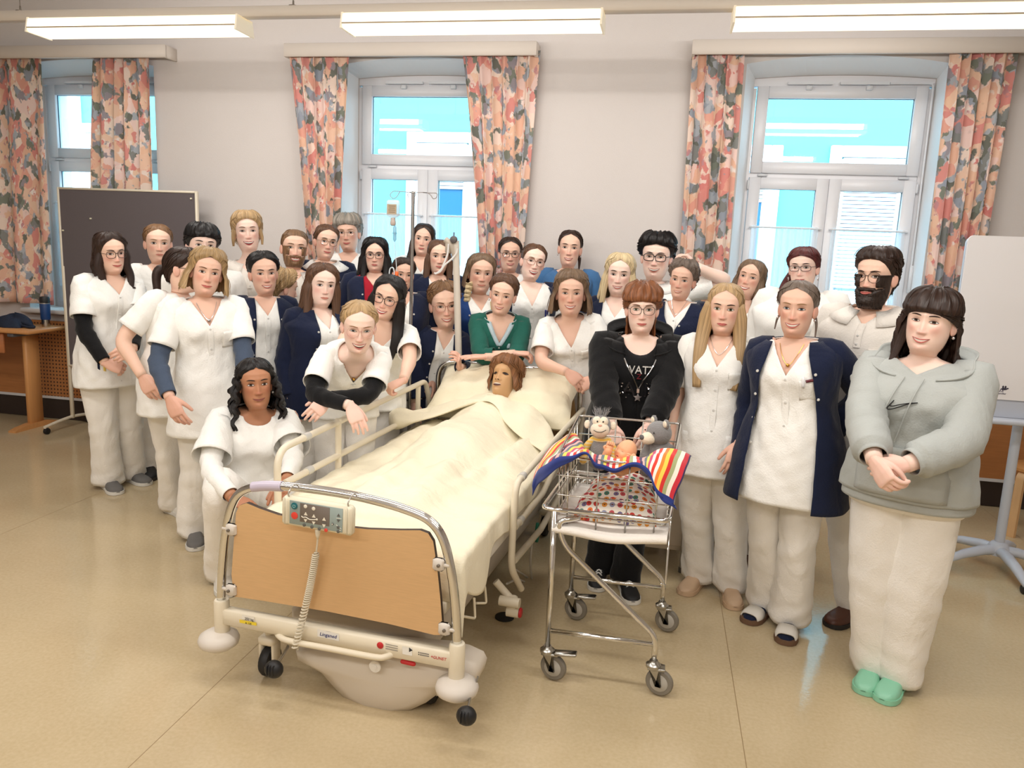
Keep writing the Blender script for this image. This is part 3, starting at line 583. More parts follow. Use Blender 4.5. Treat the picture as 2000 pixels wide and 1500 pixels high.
# foot arch
arch = [bpx(x, y) for x, y in ((432, 1172), (434, 1110), (441, 1040), (452, 990), (470, 962), (505, 950), (560, 950), (650, 961), (730, 977), (800, 998), (840, 1018), (864, 1050), (878, 1100), (888, 1170), (893, 1262))]
m_ = MB(); m_.tube(bez(arch, 90), .0165, n=16); m_.build('foot_arch', CHROME, bed, angle=180)
m_ = MB(); P = [bpx(x, y) for x, y in ((494, 951), (520, 949), (552, 950))]; m_.tube(bez(P, 12), .0195, n=16); tag(m_.build('grip_sleeve', mat('sleeve_lilac', (198, 188, 206), rough=.25), bed), 'pale lilac clear sleeve on the arch')
# footboard panel
out = [(459, 1163), (455, 1120), (460, 1050), (464, 1000), (470, 986), (484, 981), (510, 992), (545, 1004), (600, 1016), (660, 1026), (720, 1032), (780, 1034), (822, 1034), (838, 1040), (848, 1056), (856, 1110), (862, 1170), (866, 1225), (864, 1238), (850, 1238), (760, 1216), (640, 1192), (520, 1172)]
poly = [bpx(x, y, .0) for x, y in out]; f = MB(); k = len(poly)
f.grid(np.array([[p-BB*.009 for p in poly], [p+BB*.009 for p in poly]]), cv=True, m=1); f.add([p-BB*.009 for p in poly], [list(range(k))], 0); f.add([p+BB*.009 for p in poly], [list(range(k))[::-1]], 0)
f.build('footboard', [WOOD, EDGE], bed, smooth=False)
for (x, y), sg in (((452, 1034), 1), ((452, 1152), 1), ((857, 1102), -1), ((868, 1228), -1)):
    q = bpx(x, y, -.012); m_ = MB(); m_.box(q, (.022, .012, .024), RB, bev=.008); m_.box(q-BA*.026*sg, (.014, .006, .006), RB, bev=.002); m_.build('clamp', BUMP, bed)
    m_ = MB(); m_.lathe([(.006, 0), (.006, .006), (.003, .008)], q-BB*.012-BA*.004*sg, -BB, 10); m_.build('screw', STEELW, bed)
# crossbar, sockets, bumpers
L0, R0 = bloc(bpx(433, 1178)), bloc(bpx(893, 1265)); zb = (bloc(bpx(650, 1246))[2]); 
zc = (bloc(bpx(445, 1200))[2]+bloc(bpx(870, 1285))[2])/2
m_ = MB(); m_.box(bl((L0[0]+R0[0])/2, .0, zc), ((R0[0]-L0[0])/2, .022, .032), RB, bev=.006); bar = m_.build('crossbar', BEDC, bed)
for sg, a in ((-1, L0[0]), (1, R0[0])):
    c = bl(a, 0, zc); m_ = MB(); m_.lathe([(.026, -.075), (.029, -.07), (.029, .055), (.026, .062), (.018, .064)], c, n=24); m_.build('post_socket', BEDC, bed)
    m_ = MB(); m_.lathe([(.01, -.038), (.05, -.034), (.074, -.016), (.078, 0), (.072, .016), (.05, .030), (.02, .034)], bl(a+sg*.008, -.012, zc-.098), n=28); m_.build('corner_bumper', BUMP, bed)
# labels on the crossbar
def decal(px0, py0, px1, py1, px2, py2, col, name, lift=.0235, parent=bar):
    p, q, r = bpx(px0, py0, -lift), bpx(px1, py1, -lift), bpx(px2, py2, -lift); s = p+(r-q); m2 = MB(); m2.add([p, q, r, s], [(0, 1, 2, 3)]); m2.add([v-BB*.0008 for v in (p, q, r, s)], [(0, 1, 2, 3)]); return m2.build(name, mat('decal_%d_%d_%d' % col, col, rough=.5), parent, smooth=False)
def text_px(txt, px, py, b, h, m, parent, name, rot=0.0, shear=0):
    cu = bpy.data.curves.new('tmp', 'FONT'); cu.body = txt; cu.size = h*1.4; cu.extrude = .0004; cu.shear = shear; cu.resolution_u = 2
    o = bpy.data.objects.new('tmp', cu); COL.objects.link(o); dg = bpy.context.evaluated_depsgraph_get(); me = o.evaluated_get(dg).to_mesh(); q = bpx(px, py, b)
    m2 = MB(); m2.add([q+BA*(v.co.x*cos(rot)-v.co.y*sin(rot))+V3(0, 0, 1)*(v.co.x*sin(rot)+v.co.y*cos(rot))-BB*v.co.z for v in me.vertices], [list(f.vertices) for f in me.polygons]); o.evaluated_get(dg).to_mesh_clear(); bpy.data.objects.remove(o); bpy.data.curves.remove(cu)
    return m2.build(name, m, parent, smooth=False)
decal(468, 1210, 501, 1216, 501, 1222, (240, 214, 60), 'label_yellow'); decal(473, 1201, 497, 1205, 497, 1213, (238, 234, 224), 'label_white')
INKB = mat('ink_blue', (52, 56, 120), rough=.5); INKK = mat('ink_black', (40, 40, 44), rough=.5); INKR = mat('ink_red', (196, 40, 44), rough=.5)
text_px('250 kg', 478, 1210, -.0248, .010, INKK, bar, 'label_lettering'); text_px('A 135', 479, 1218.5, -.0248, .008, INKK, bar, 'label_lettering')
# oval maker's emblem
m_ = MB(); c0 = bpx(640, 1240, -.0235); m_.grid(np.array([[c0+BA*.040*cos(t)+V3(0, 0, .014*sin(t)), c0+BA*.037*cos(t)+V3(0, 0, .0115*sin(t))] for t in np.linspace(0, 2*pi, 30, endpoint=False)]), cu=True); m_.build('emblem_ring', INKB, bar, smooth=False)
decal(620, 1229, 662, 1238, 662, 1252, (238, 236, 232), 'emblem_plate', .0228); text_px('Linganed', 624, 1241, -.0250, .014, INKB, bar, 'emblem_lettering', shear=.2)
m_ = MB(); m_.lathe([(.012, 0), (.013, .003), (.010, .006)], bpx(743, 1260, -.022), -BB, 16); m_.build('button_red', INKR, bar)
for k in range(3): decal(753, 1257+4.5*k, 777, 1262+4.5*k, 777, 1263.2+4.5*k, (150, 144, 138), 'label_line')
decal(786, 1262, 805, 1266, 805, 1281, (240, 238, 232), 'label_white'); 
m_ = MB(); q = bpx(804, 1270, -.0245); m_.add([q+V3(0, 0, .009)-BA*.01, q-V3(0, 0, .009)-BA*.01, q+BA*.004], [(0, 1, 2)]); m_.build('arrow_mark', INKK, bar, smooth=False)
for k in range(2): decal(820, 1274+4*k, 838, 1277.5+4*k, 838, 1279+4*k, (128, 124, 120), 'label_line')
m_ = MB(); 
for k in range(2): m_.lathe([(.002, 0), (.002, .001)], bpx(818, 1274+4*k, -.0235), -BB, 8)
m_.build('dot_mark', INKK, bar, smooth=False); text_px('GUNET', 845, 1286, -.024, .011, INKR, bar, 'label_lettering', shear=.15); text_px('+', 841, 1285, -.024, .012, INKR, bar, 'label_lettering')
# U bar below
P = [bpx(x, y, b) for x, y, b in ((540, 1232, .02), (546, 1243, -.02), (566, 1252, -.04), (640, 1266, -.05), (730, 1283, -.05), (752, 1283, -.04), (770, 1276, 0), (774, 1270, .03))]
m_ = MB(); m_.tube(bez(P, 40), .0115, n=10); m_.build('push_bar', BEDC, bed)
# belly shaped base cover
bp = [(574, 1268), (578, 1286), (600, 1298), (625, 1312), (645, 1335), (668, 1360), (700, 1382), (735, 1392), (770, 1394), (805, 1386), (835, 1372), (862, 1352), (885, 1340), (915, 1338), (930, 1332), (935, 1312), (928, 1298), (900, 1285), (860, 1276), (700, 1262)]
f = MB(); BP = [bpx(x, y, .06) for x, y in bp]; k = len(BP); cen = np.mean(BP, axis=0)
rows = [[p+BB*.10 for p in BP], [p+BB*.02 for p in BP], [p+(cen-p)*.03-BB*.006 for p in BP], [p+(cen-p)*.25-BB*.03 for p in BP], [p+(cen-p)*.7-BB*.042 for p in BP], [p+(cen-p)*.98-BB*.044 for p in BP]]
f.grid(np.array(rows), cv=True, cap0=True, cap1=True); f.build('base_cover', BEDG, bed, angle=60)
q = bpx(733, 1301, -.0); m_ = MB(); m_.lathe([(.022, 0), (.024, .003), (.022, .006)], q, -BB, 20); m_.lathe([(.010, .006), (.010, .009)], q, -BB, 14); m_.build('brake_dial', mat('dial_white', (232, 228, 220), rough=.4), bed)
m_ = MB(); p, r = bpx(786, 1292, -.01), bpx(808, 1297, -.01); m_.tube([p, r], .008, n=10, dome=True); m_.build('release_handle', INKR, bed)
# under frame: column, wheels, side covers
m_ = MB(); m_.box(bl(0, 1.12, .20), (.30, .95, .075), RB, bev=.03); m_.build('chassis_cover', BEDG, bed)
for b_ in (.42, 1.78): m_ = MB(); m_.box(bl(0, b_, .36), (.16, .13, .10), RB, bev=.02); m_.build('lifting_column', BEDG, bed)
m_ = MB()
for a in (-.40, .40): m_.box(bl(a, 1.12, .44), (.02, 1.08, .022), RB, bev=.004)
for b_ in (.12, .8, 1.5, 2.1): m_.box(bl(0, b_, .44), (.40, .02, .018), RB, bev=.004)
m_.build('under_frame', BEDC, bed)
for a, b_ in ((-.34, .10), (.34, .14), (-.34, 2.0), (.34, 2.0)):
    c = bl(a, b_, .062); wv = V3(*BA); m_ = MB(); m_.lathe([(.02, -.020), (.056, -.018), (.062, -.008), (.062, .008), (.056, .018), (.02, .020)], c, wv, 24); wh = m_.build('caster_wheel', RUB, bed)
    m_ = MB()
    for sg in (-1, 1): m_.box(c+BA*.028*sg+V3(0, 0, .035), (.006, .028, .055), RB, bev=.004)
    m_.box(c+V3(0, 0, .092), (.036, .034, .02), RB, bev=.01); m_.tube([c+V3(0, 0, .10), c+V3(0, 0, .17)], .018, n=12); m_.build('caster_fork', BEDC, bed)
# foot pedals
for (x, y, b_), (x2, y2, b2) in (((535, 1307, -.10), (563, 1262, .0)), ((911, 1398, -.12), (925, 1332, .02))):
    q, r = bpx(x, y, b_), bpx(x2, y2, b2)
    m_ = MB(); m_.tube([r, q*.9+r*.1], .009, n=8, flat=.5); lv = m_.build('pedal_lever', mat('steel', (190, 188, 184), rough=.25, metal=1), bed)
    m_ = MB(); m_.ball(q, (.036, .030, .034), 18, 10, R=RB)
    for k in (-1, 0, 1): m_.box(q+BA*.012*k-BB*.024+V3(0, 0, .006), (.002, .008, .020), RB, bev=.001)
    m_.build('pedal_knob', BLKP, lv)
q = bpx(940, 1325, .02); m_ = MB(); m_.tube([bpx(934, 1322, .03), bpx(915, 1382, -.06)], .010, n=8, flat=.4); m_.build('pedal_lever', MATS['steel'], bed)
# headboard
m_ = MB(); hb = [(-.43, .45), (-.45, .72), (-.42, .90), (-.30, .955), (0, .97), (.30, .955), (.42, .90), (.45, .72), (.43, .45)]
m_.prism(hb, 0, .018, M=lambda L: BO+np.outer(L[:, 0], BA)+np.outer(2.22+L[:, 2], BB)+np.outer(L[:, 1], V3(0, 0, 1))); m_.build('headboard', WOOD, bed, smooth=False)
m_ = MB(); m_.tube(rounded([bl(-.47, 2.23, .35), bl(-.47, 2.23, .99), bl(.47, 2.23, .99), bl(.47, 2.23, .35)], .12, 10), .016, n=12); m_.build('head_arch', CHROME, bed)
# side rails
def rail(sd, pts_u, pts_l, more):
    for nm, pts in (('upper_rail', pts_u), ('lower_rail', pts_l)):
        m2 = MB(); m2.tube(pts, .0155, n=12); rr_ = m2.build(nm, BEDC, bed)
    for pts in more: m2 = MB(); m2.tube(pts, .0155, n=12); m2.build('rail_post', BEDC, bed)
aL, aR = -.47, .49
u = [apx(543, 948, aL), apx(541, 905, aL), apx(548, 880, aL), apx(570, 866, aL), apx(700, 806, aL), apx(831, 745, aL)]
zu = float(np.mean([u[4][2], u[5][2]])); 
rail(-1, rounded([u[0]-V3(0, 0, .22), apx(541, 880, aL), apx(831, 744, aL), bl(aL, 2.16, .60)], [.09, .05], 8), rounded([apx(556, 944, aL), apx(780, 827, aL), bl(aL, 2.1, zu-.20)], .02, 3), [[bl(aL, .9, .40), bl(aL, .9, zu)], [bl(aL, 1.9, .40), bl(aL, 1.9, zu)]])
# right: front post curves down to the swivel joint
p0 = apx(1010, 950, aR); zr = float(p0[2])
rail(1, rounded([apx(1018, 1150, aR+.02), apx(998, 1110, aR), apx(1003, 1010, aR), apx(1008, 945, aR), apx(1140, 797, aR), bl(aR, 2.15, .55)], [.06, .05, .05, .05], 8), rounded([apx(1005, 1030, aR), apx(1060, 963, aR), bl(aR, 2.1, .72)], .02, 3), [[apx(1004, 1095, aR), apx(1056, 1034, aR), bl(aR, 2.05, .42)], [bl(aR, 1.9, .40), bl(aR, 1.9, zr)]])
CLEAR = mat('clear_clamp', (206, 204, 198), rough=.2)
for q, d in ((apx(598, 853, aL), 0), (apx(603, 919, aL), 0), (apx(1020, 931, aR), 0), (apx(1016, 1017, aR), 0)):
    m_ = MB(); m_.lathe([(.0185, -.022), (.019, -.018), (.019, .018), (.0185, .022)], q, BB, 16); m_.build('rail_clamp', CLEAR, bed)
# swivel joint block on the right side
q = apx(1000, 1172, aR+.02)
m_ = MB(); m_.tube([q-BB*.02-BA*.05, q-BB*.02+BA*.04], .022, n=14); m_.tube([q-BA*.02+V3(0, 0, -.052), q+BA*.035+V3(0, 0, -.052)], .024, n=14); m_.box(q+V3(0, 0, -.02), (.022, .018, .04), RB, bev=.006); m_.tube(bez([apx(968, 1135, aR-.06), apx(985, 1155, aR-.02), q], 10), .017, n=10); m_.build('rail_joint', BEDC, bed)
m_ = MB(); m_.lathe([(.022, 0), (.022, .006), (.018, .010)], q+BA*.036+V3(0, 0, -.052), BA, 16); m_.build('joint_cap', INKR, bed)
m_ = MB(); m_.lathe([(.02, -.04), (.045, -.036), (.048, 0), (.045, .03), (.03, .034)], apx(985, 1215, aR-.08), n=20); m_.build('side_bumper', RUB, bed)
# wire mattress stop hooks at the foot
m_ = MB(); m_.tube(rounded([apx(926, 1168, .47), apx(928, 1208, .47), bpx(905, 1204, .08)], .02, 4), .005, n=8); m_.tube(rounded([apx(947, 1145, .47), apx(950, 1178, .47), apx(930, 1178, .45)], .015, 4), .005, n=8); m_.build('mattress_stop', BEDC, bed)
# cables under the bed
m_ = MB(); m_.tube(bez([apx(1040, 1050, .44), apx(1036, 1100, .44), apx(1040, 1135, .42), apx(1050, 1156, .42)], 20), .006, n=8); m_.tube(bez([apx(1006, 1112, .44), apx(1022, 1122, .40), apx(1040, 1135, .40)], 14), .005, n=8); m_.tube(bez([apx(990, 1140, .44), apx(1010, 1132, .42), apx(1024, 1136, .40)], 14), .005, n=8); m_.build('cable', mat('cable_white', (212, 208, 200), rough=.5), bed)
m_ = MB(); A = np.linspace(0, 2*pi, 20, endpoint=False); c = apx(1049, 1040, .40); m_.tube([c+BB*.02*cos(t)+V3(0, 0, .055*sin(t)) for t in A], .008, n=8, closed=True, flat=.4); m_.build('strap_loop', mat('green_strap', (30, 120, 96), rough=.6), bed)
# ------------------------------------------------------------------ bedding
SHEET = cloth('sheet_white', (236, 232, 224), .2); DUVET = cloth('duvet_cream', (243, 234, 208), .22); PILC = cloth('pillow_cream', (244, 235, 208), .2)
m_ = MB(); mt = []
for z, ins in ((.46, .012), (.475, 0), (.585, 0), (.605, .014), (.61, .05)):
    mt.append([bl(x, y, z) for x, y in [(cx+ (.45-ins-.05)*0+0, cy) for cx, cy in [(c_[0]*(1), c_[1]) for c_ in rr_poly(-.455+ins, .455-ins, .09+ins, 2.12-ins, .06)]]])
m_.grid(np.array(mt), cv=True, cap0=True, cap1=True); tag(m_.build('mattress', SHEET, angle=180), 'white sheeted mattress on the hospital bed', 'mattress')
def bodyh(a, b):
    # shape of the dummy beneath the cover
    leg = .085*(np.exp(-((a-.09)/.085)**2)+np.exp(-((a+.09)/.085)**2))*np.clip((1.15-b)/.2, 0, 1)*np.clip((b-.30)/.25, 0, 1)
    feet = .05*np.exp(-(a/.20)**2)*np.exp(-((b-.36)/.12)**2)
    torso = .165*np.exp(-np.abs(a/.225)**2.6)*np.clip((b-.75)/.5, 0, 1)
    arms = .07*(np.exp(-((a-.30)/.09)**2)+np.exp(-((a+.30)/.09)**2))*np.clip((b-.9)/.25, 0, 1)
    neck = .13*np.exp(-np.abs((a-.04)/.20)**2)*np.clip((b-1.55)/.25, 0, 1)
    return np.maximum(np.maximum(leg, torso), arms)+feet+neck*.55
rr = np.random.default_rng(11); nA, nB = 90, 110; rows = []
for i, b0 in enumerate(np.linspace(0, 1, nB)):
    row = []
    for s in np.linspace(-1, 1, nA):
        b = .085+b0*1.76; half = .455; q = s*.66+ (.02 if s > 0 else -.0); a = np.clip(q, -half, half); over = max(0, abs(q)-half)
        bulge = float(bodyh(a*.98, b)); z = .622+bulge*(1-over*2)+.006*sin(9*a+7*b)+.006*sin(21*a-9*b+2)*(.4+bulge*3)+.003*sin(38*b+10*a)
        z += .018*np.exp(-((a+.35-.25*(b-.4))/.03)**2)*np.clip((b-.2)*2, 0, 1)+.014*np.exp(-((a-.20-.16*(b-.8))/.028)**2)*np.clip((b-.3)*2, 0, 1)
        foot = np.clip((.12-b)/.035, 0, 1)
        if over > 0:
            k = over/.205; side = 1 if q > 0 else -1
            if side > 0: dz = over*np.interp(b, [.1, .30, .55, 1.0], [.80, .75, .35, .30])*(1-.25*sin(17*b)); da = .008+.012*sin(k*1.5)+.006*sin(23*b+1)*k
            else: dz = over*.32; da = .0
            a = side*(half-.005)+side*min(da, .035)*(1 if side > 0 else .3); z -= dz
        z -= foot*.02; P = bl(a, b-.0*foot, z); row.append(P)
    rows.append(row)
# hem turned down and over the front edge at the foot
hem = [[p-BB*.012*(k+1)**.6-V3(0, 0, .045*(k+1)) for p in rows[0]] for k in range(3)][::-1]
R = np.array(hem+rows); m_ = MB(); m_.grid(R); duv = tag(m_.build('duvet', DUVET, angle=180, solid=.02), 'cream duvet spread over the training dummy', 'duvet')
# turned back upper edge: a thick soft roll from left rail over the chest to the right
C0 = [(-.53, 1.64, .70), (-.44, 1.70, .725), (-.30, 1.77, .76), (-.15, 1.82, .815), (.03, 1.84, .86), (.18, 1.80, .82), (.29, 1.70, .76), (.38, 1.60, .71), (.475, 1.52, .675)]
C0 = bez([bl(*c_) for c_ in C0], 60); rows = []
for i, p in enumerate(C0):
    t = i/(len(C0)-1); T = unit(C0[min(i+1, len(C0)-1)]-C0[max(i-1, 0)]); n1 = unit(np.cross(T, V3(0, 0, 1))); w = (.105+.018*sin(t*11))*(.75+.25*sin(pi*t)); h = .020+.006*sin(t*19+1)+.035*np.exp(-((t-.05)/.10)**2)
    rows.append([p+n1*w*cos(x)*(1.25 if cos(x) > 0 else 1)+V3(0, 0, 1)*(h*sin(x)*(1 if sin(x) > 0 else .8)+.010*sin(3*x+t*30)*max(0, sin(x))) for x in np.linspace(0, 2*pi, 26, endpoint=False)])
m_ = MB(); m_.grid(np.array(rows), cv=True, cap0=True, cap1=True); o = m_.build('turned_edge', DUVET, angle=180); o.parent = duv
# pillow
def pillow(c, X, Y, Zn, w, l, h, name, m, seed=0, pinch=.10):
    U = np.linspace(-1, 1, 34); r = np.random.default_rng(seed); ph = r.uniform(0, 6, 6); mb = MB()
    for sg in (1, -1):
        rows = []
        for u in U:
            row = []
            for v in U:
                e = (1-abs(u)**2.6)*(1-abs(v)**2.6); t = e**.55; cu = 1-pinch*(1-abs(u*v))*0; x = u*w*(1-pinch*(abs(v)**2)*(1-abs(u)**1.2)*.0-.07*(1-abs(u*v))*abs(u)**6); y = v*l*(1-.09*(1-abs(u))*0-.07*(1-abs(u))*abs(v)**6)
                z = sg*h*t+(.010*sin(6*u+ph[0]+4*v)+.008*sin(11*v+ph[1]-5*u)+.006*sin(17*u+3*v+ph[2]))*t
                row.append(c+X*x+Y*y+Zn*z)
            rows.append(row)
        mb.grid(np.array(rows), flip=sg < 0)
    return mb.build(name, m, angle=180)
Zt = unit(V3(0, 0, 1)*.86-BB*.50); Yt = np.cross(Zt, BA)
tag(pillow(bl(.03, 2.06, .835), BA, Yt, Zt, .455, .25, .12, 'pillow', PILC, 3), 'big cream pillow under the training dummy head', 'pillow')
# ------------------------------------------------------------------ training dummy
# ------------------------------------------------------------------ hand control hung on the foot arch
HB = -.055
TLc, TRc, BLc, BRc = bpx(553, 965, HB), bpx(691, 988, HB), bpx(558, 1026, HB), bpx(692, 1042, HB)
hx = unit(TRc-TLc); hn = -BB; hz = unit(np.cross(hx, hn)); hz = hz if hz[2] > 0 else -hz
HW, HH = float(np.linalg.norm(TRc-TLc)), float(np.linalg.norm(TLc-BLc))*.5+float(np.linalg.norm(TRc-BRc))*.5
HC = (TLc+TRc+BLc+BRc)/4; RH = np.array([hx, hz, hn]).T
hp = lambda u, v, d=0.0: HC+hx*(u-.5)*HW+hz*(.5-v)*HH+hn*d
hc_ = thing('hand_control', HC, 'cream hand control with grey keypad hooked over the foot arch, coiled cord', 'remote control')
m_ = MB(); m_.box(HC, (HW/2, HH/2, .016), RH, bev=.010); m_.build('casing', mat('control_cream', (230, 222, 198), rough=.4), hc_)
for u in (.06, .94): m_ = MB(); m_.box(hp(u, .5, .010), (HW*.055, HH*.48, .011), RH, bev=.008); m_.build('side_grip', MATS['control_cream'], hc_)
def face(u0, u1, v0, v1, d, mm, name, r=.0): m2 = MB(); m2.box(hp((u0+u1)/2, (v0+v1)/2, d), ((u1-u0)*HW/2, (v1-v0)*HH/2, .0012), RH, bev=.0008); return m2.build(name, mm, hc_)
kp = face(.12, .87, .10, .90, .0172, mat('keypad_grey', (150, 164, 160), rough=.5), 'keypad'); face(.27, .69, .13, .77, .0182, mat('keypad_dark', (116, 106, 98), rough=.5), 'keypad_field')
def disc(u, v, r, mm, name, d=.0195, par=None): m2 = MB(); m2.lathe([(r, -.001), (r, .0012), (r*.8, .0020)], hp(u, v, d), hn, 20); return m2.build(name, mm, par or hc_)
KW_ = mat('key_white', (236, 230, 214), rough=.5); KG = mat('key_dark', (96, 96, 92), rough=.5); TEAL = mat('key_teal', (30, 104, 112), rough=.4); KRED = mat('key_red', (226, 70, 56), rough=.4)
k1 = disc(.19, .27, .0125, TEAL, 'power_button'); m_ = MB(); m_.tube([hp(.19, .27, .0222)+(hx*cos(a)+hz*sin(a))*.0055 for a in np.linspace(2.2, 7.2, 16)], .0009, n=5); m_.tube([hp(.19, .27, .0222), hp(.19, .27, .0222)+hz*.006], .0009, n=5); m_.build('power_symbol', mat('key_pale', (150, 200, 200), rough=.5), k1)
k2 = disc(.195, .60, .0130, KRED, 'stop_button')
text_c = None
for u, v in ((.35, .22), (.465, .25)): disc(u, v, .0068, KW_, 'light_button')
def tri(u, v, s, up, mm, name='arrow_button'):
    m2 = MB(); q = hp(u, v, .0190); k = 1 if up else -1; P = [q+hz*s*k, q-hz*s*.8*k-hx*s*1.05, q-hz*s*.8*k+hx*s*1.05]; m2.grid(np.array([P, [p+hn*.0014 for p in P]]), cv=True, cap0=True, cap1=True); return m2.build(name, mm, hc_, smooth=False)
for u, v0, v1 in ((.355, .47, .70), (.470, .50, .735), (.615, .545, .77)): tri(u, v0, .0068, True, KW_); tri(u, v1, .0068, False, KW_)
m_ = MB(); m_.tube(bez([hp(u, v, .0205) for u, v in ((.295, .57), (.32, .605), (.36, .585), (.41, .635), (.46, .625), (.51, .60))], 24), .0016, n=6); m_.ball(hp(.515, .595, .0205), (.004, .004, .0015), 10, 6, R=RH); m_.build('bed_symbol', KW_, hc_)
m_ = MB(); m_.tube(bez([hp(u, v, .0205) for u, v in ((.585, .665), (.61, .66), (.63, .675), (.655, .655))], 12), .0009, n=5); m_.build('flat_symbol', KG, hc_)
for u, v in ((.335, .865), (.445, .885), (.55, .905)): disc(u, v, .0058, KG, 'function_button')
disc(.645, .91, .0066, KRED, 'stop_button'); disc(.735, .66, .0042, KG, 'key_lock'); disc(.735, .66, .0020, KW_, 'key_lock_centre', .0215)
tri(.815, .33, .0058, True, KG); tri(.815, .52, .0058, False, KG)
for v, sl in ((.44, 0), (.72, -.006), (.87, .006)): m_ = MB(); q = hp(.82, v, .0195); m_.tube([q-hx*.010-hz*sl, q+hx*.010+hz*sl], .0009, n=5); m_.build('line_symbol', KW_, hc_)
for v in (.74, .88): disc(.815, v, .0056, KG, 'function_button')
for u in (.075, .915):
    q = hp(u+.01, .03, 0); m_ = MB(); m_.tube(bez([q+hn*.008, q+hz*.016+hn*.010, q+hz*.032-hn*.015, q+hz*.030-hn*.045, q+hz*.012-hn*.050], 18), .0028, n=8); m_.build('hook', mat('hook_clear', (190, 184, 174), rough=.2, metal=.6), hc_)
A0 = hp(.49, 1.0, 0); A1 = bpx(618, 1078, -.045); A2 = bpx(598, 1180, -.042); A3 = bpx(576, 1268, -.050)
CORD = mat('cord_cream', (224, 216, 196), rough=.5); m_ = MB(); m_.lathe([(.009, 0), (.010, -.006), (.008, -.022), (.0045, -.036)], A0, (0, 0, 1), 12); m_.tube(bez([A0-V3(0, 0, .03), (A0+A1)/2+hx*.002, A1], 12), .0036, n=8); path = bez([A1, A1*.5+A2*.5+hx*.002, A2, A3], 60)
hel = []; NT = 40
for q in np.linspace(0, 1, NT*12): k = q*(len(path)-1); i = int(k); p = path[i] if i >= len(path)-1 else path[i]*(1-(k-i))+path[i+1]*(k-i); a = q*NT*2*pi; rad = .0115*min(1, q*20+.3); hel.append(p+hx*rad*cos(a)+hn*rad*sin(a))
m_.tube(hel, .0030, n=6); m_.build('coiled_cord', CORD, hc_, angle=180)
# ================================================================== BASSINET TROLLEY
YN, YFAR = 2.86, 3.40                     # near and far end of the trolley frame
def npx(x, y, Y=YN): return at_y(x, y, Y)
tr = thing('bassinet_trolley', V3(-.11, 3.13, 0), 'chrome baby bassinet trolley with wire basket on four castors, right of the bed', 'trolley')
def tube_part(name, pts, r, parent=None, m=None, n=12): m2 = MB(); m2.tube(pts, r, n=n); return m2.build(name, m or CHROME, parent or tr, angle=180)
rimz = float((npx(1058, 999)[2]+npx(1310, 1012)[2])/2)
xl_, xr_ = float(npx(1060, 1000)[0]), float(npx(1306, 1012)[0])
xlf, xrf = xl_+.035, xr_+.035
for k, (Y, dx) in enumerate(((YN, 0.0), (YFAR, .03))):
    xa, xb = float(npx(1068, 1290)[0])+dx, float(npx(1277, 1290)[0])+dx
    if k == 0: xa0, xb0 = xa, xb
    xt = xl_+.075+dx
    tube_part('leg', [(xa, Y, .135), (xa, Y, rimz-.005)], .0115)
    tube_part('brace_tube', rounded([(xa+.10, Y+.02, rimz-.03), (xa-.005+.02, Y, rimz-.045), (xa+.04, Y, rimz-.14), (xb, Y, .25), (xb, Y, .135)], [.03, .055, .04], 8), .0115)
    tube_part('cross_tube', [(xa, Y, .215), (xb, Y, .215)], .0095)
    for xx, brk in ((xa, True), (xb, False)):
        w = V3(xx+.028, Y+.004, .058); wa = unit(V3(.25, 1, 0)); m_ = MB(); m_.lathe([(.018, -.012), (.050, -.011), (.0555, -.004), (.0555, .004), (.050, .011), (.018, .012)], w, wa, 28); wh = m_.build('castor_wheel', mat('castor_grey', (126, 120, 110), rough=.5), tr)
        m_ = MB(); m_.lathe([(.006, -.0145), (.034, -.0135), (.036, -.012)], w, wa, 20); m_.lathe([(.006, .0145), (.034, .0135), (.036, .012)], w, wa, 20); m_.build('hub', mat('hub_light', (176, 172, 164), rough=.35), wh)
        m_ = MB()
        for sg in (-1, 1):
            q = w+wa*.020*sg; X_ = np.cross(wa, V3(0, 0, 1)); m_.grid(np.array([[q+X_*a_+V3(0, 0, z_)+wa*.003*e_ for a_, z_ in ((-.012, -.012), (.012, -.012), (.045*(-1), .062), (-.0, .066), (.02, .062))[0:4:1]] for e_ in (-1, 1)]), cv=True, cap0=True, cap1=True)
        m_.lathe([(.026, .118), (.030, .123), (.030, .133), (.020, .140), (.016, .150)], (xx, Y, 0), n=20); m_.box((xx+.012, Y, .120), (.034, .024, .005), bev=.002); m_.build('castor_fork', mat('zinc', (182, 180, 174), rough=.25, metal=1), tr)
        if brk: m_ = MB(); m_.box((xx+.075, Y-.005, .128), (.045, .020, .006), np.array([[1, 0, 0], [0, 1, 0], [.08, 0, 1]]), bev=.003); m_.build('brake_lever', MATS['zinc'], tr)
# support ring
ring = rounded([V3(xl_+.1, YN, rimz), V3(xl_, YN, rimz), V3(xlf, YFAR, rimz), V3(xrf, YFAR, rimz), V3(xr_, YN, rimz), V3(xl_+.1, YN, rimz)], .035, 6)
tube_part('support_ring', ring, .0105)
tube_part('prop_rod', rounded([npx(1310, 1015)+V3(.0, .03, 0), npx(1310, 1015)+V3(.0, .03, -.28), npx(1290, 1140)+V3(0, .0, .0)], .01, 3), .004)
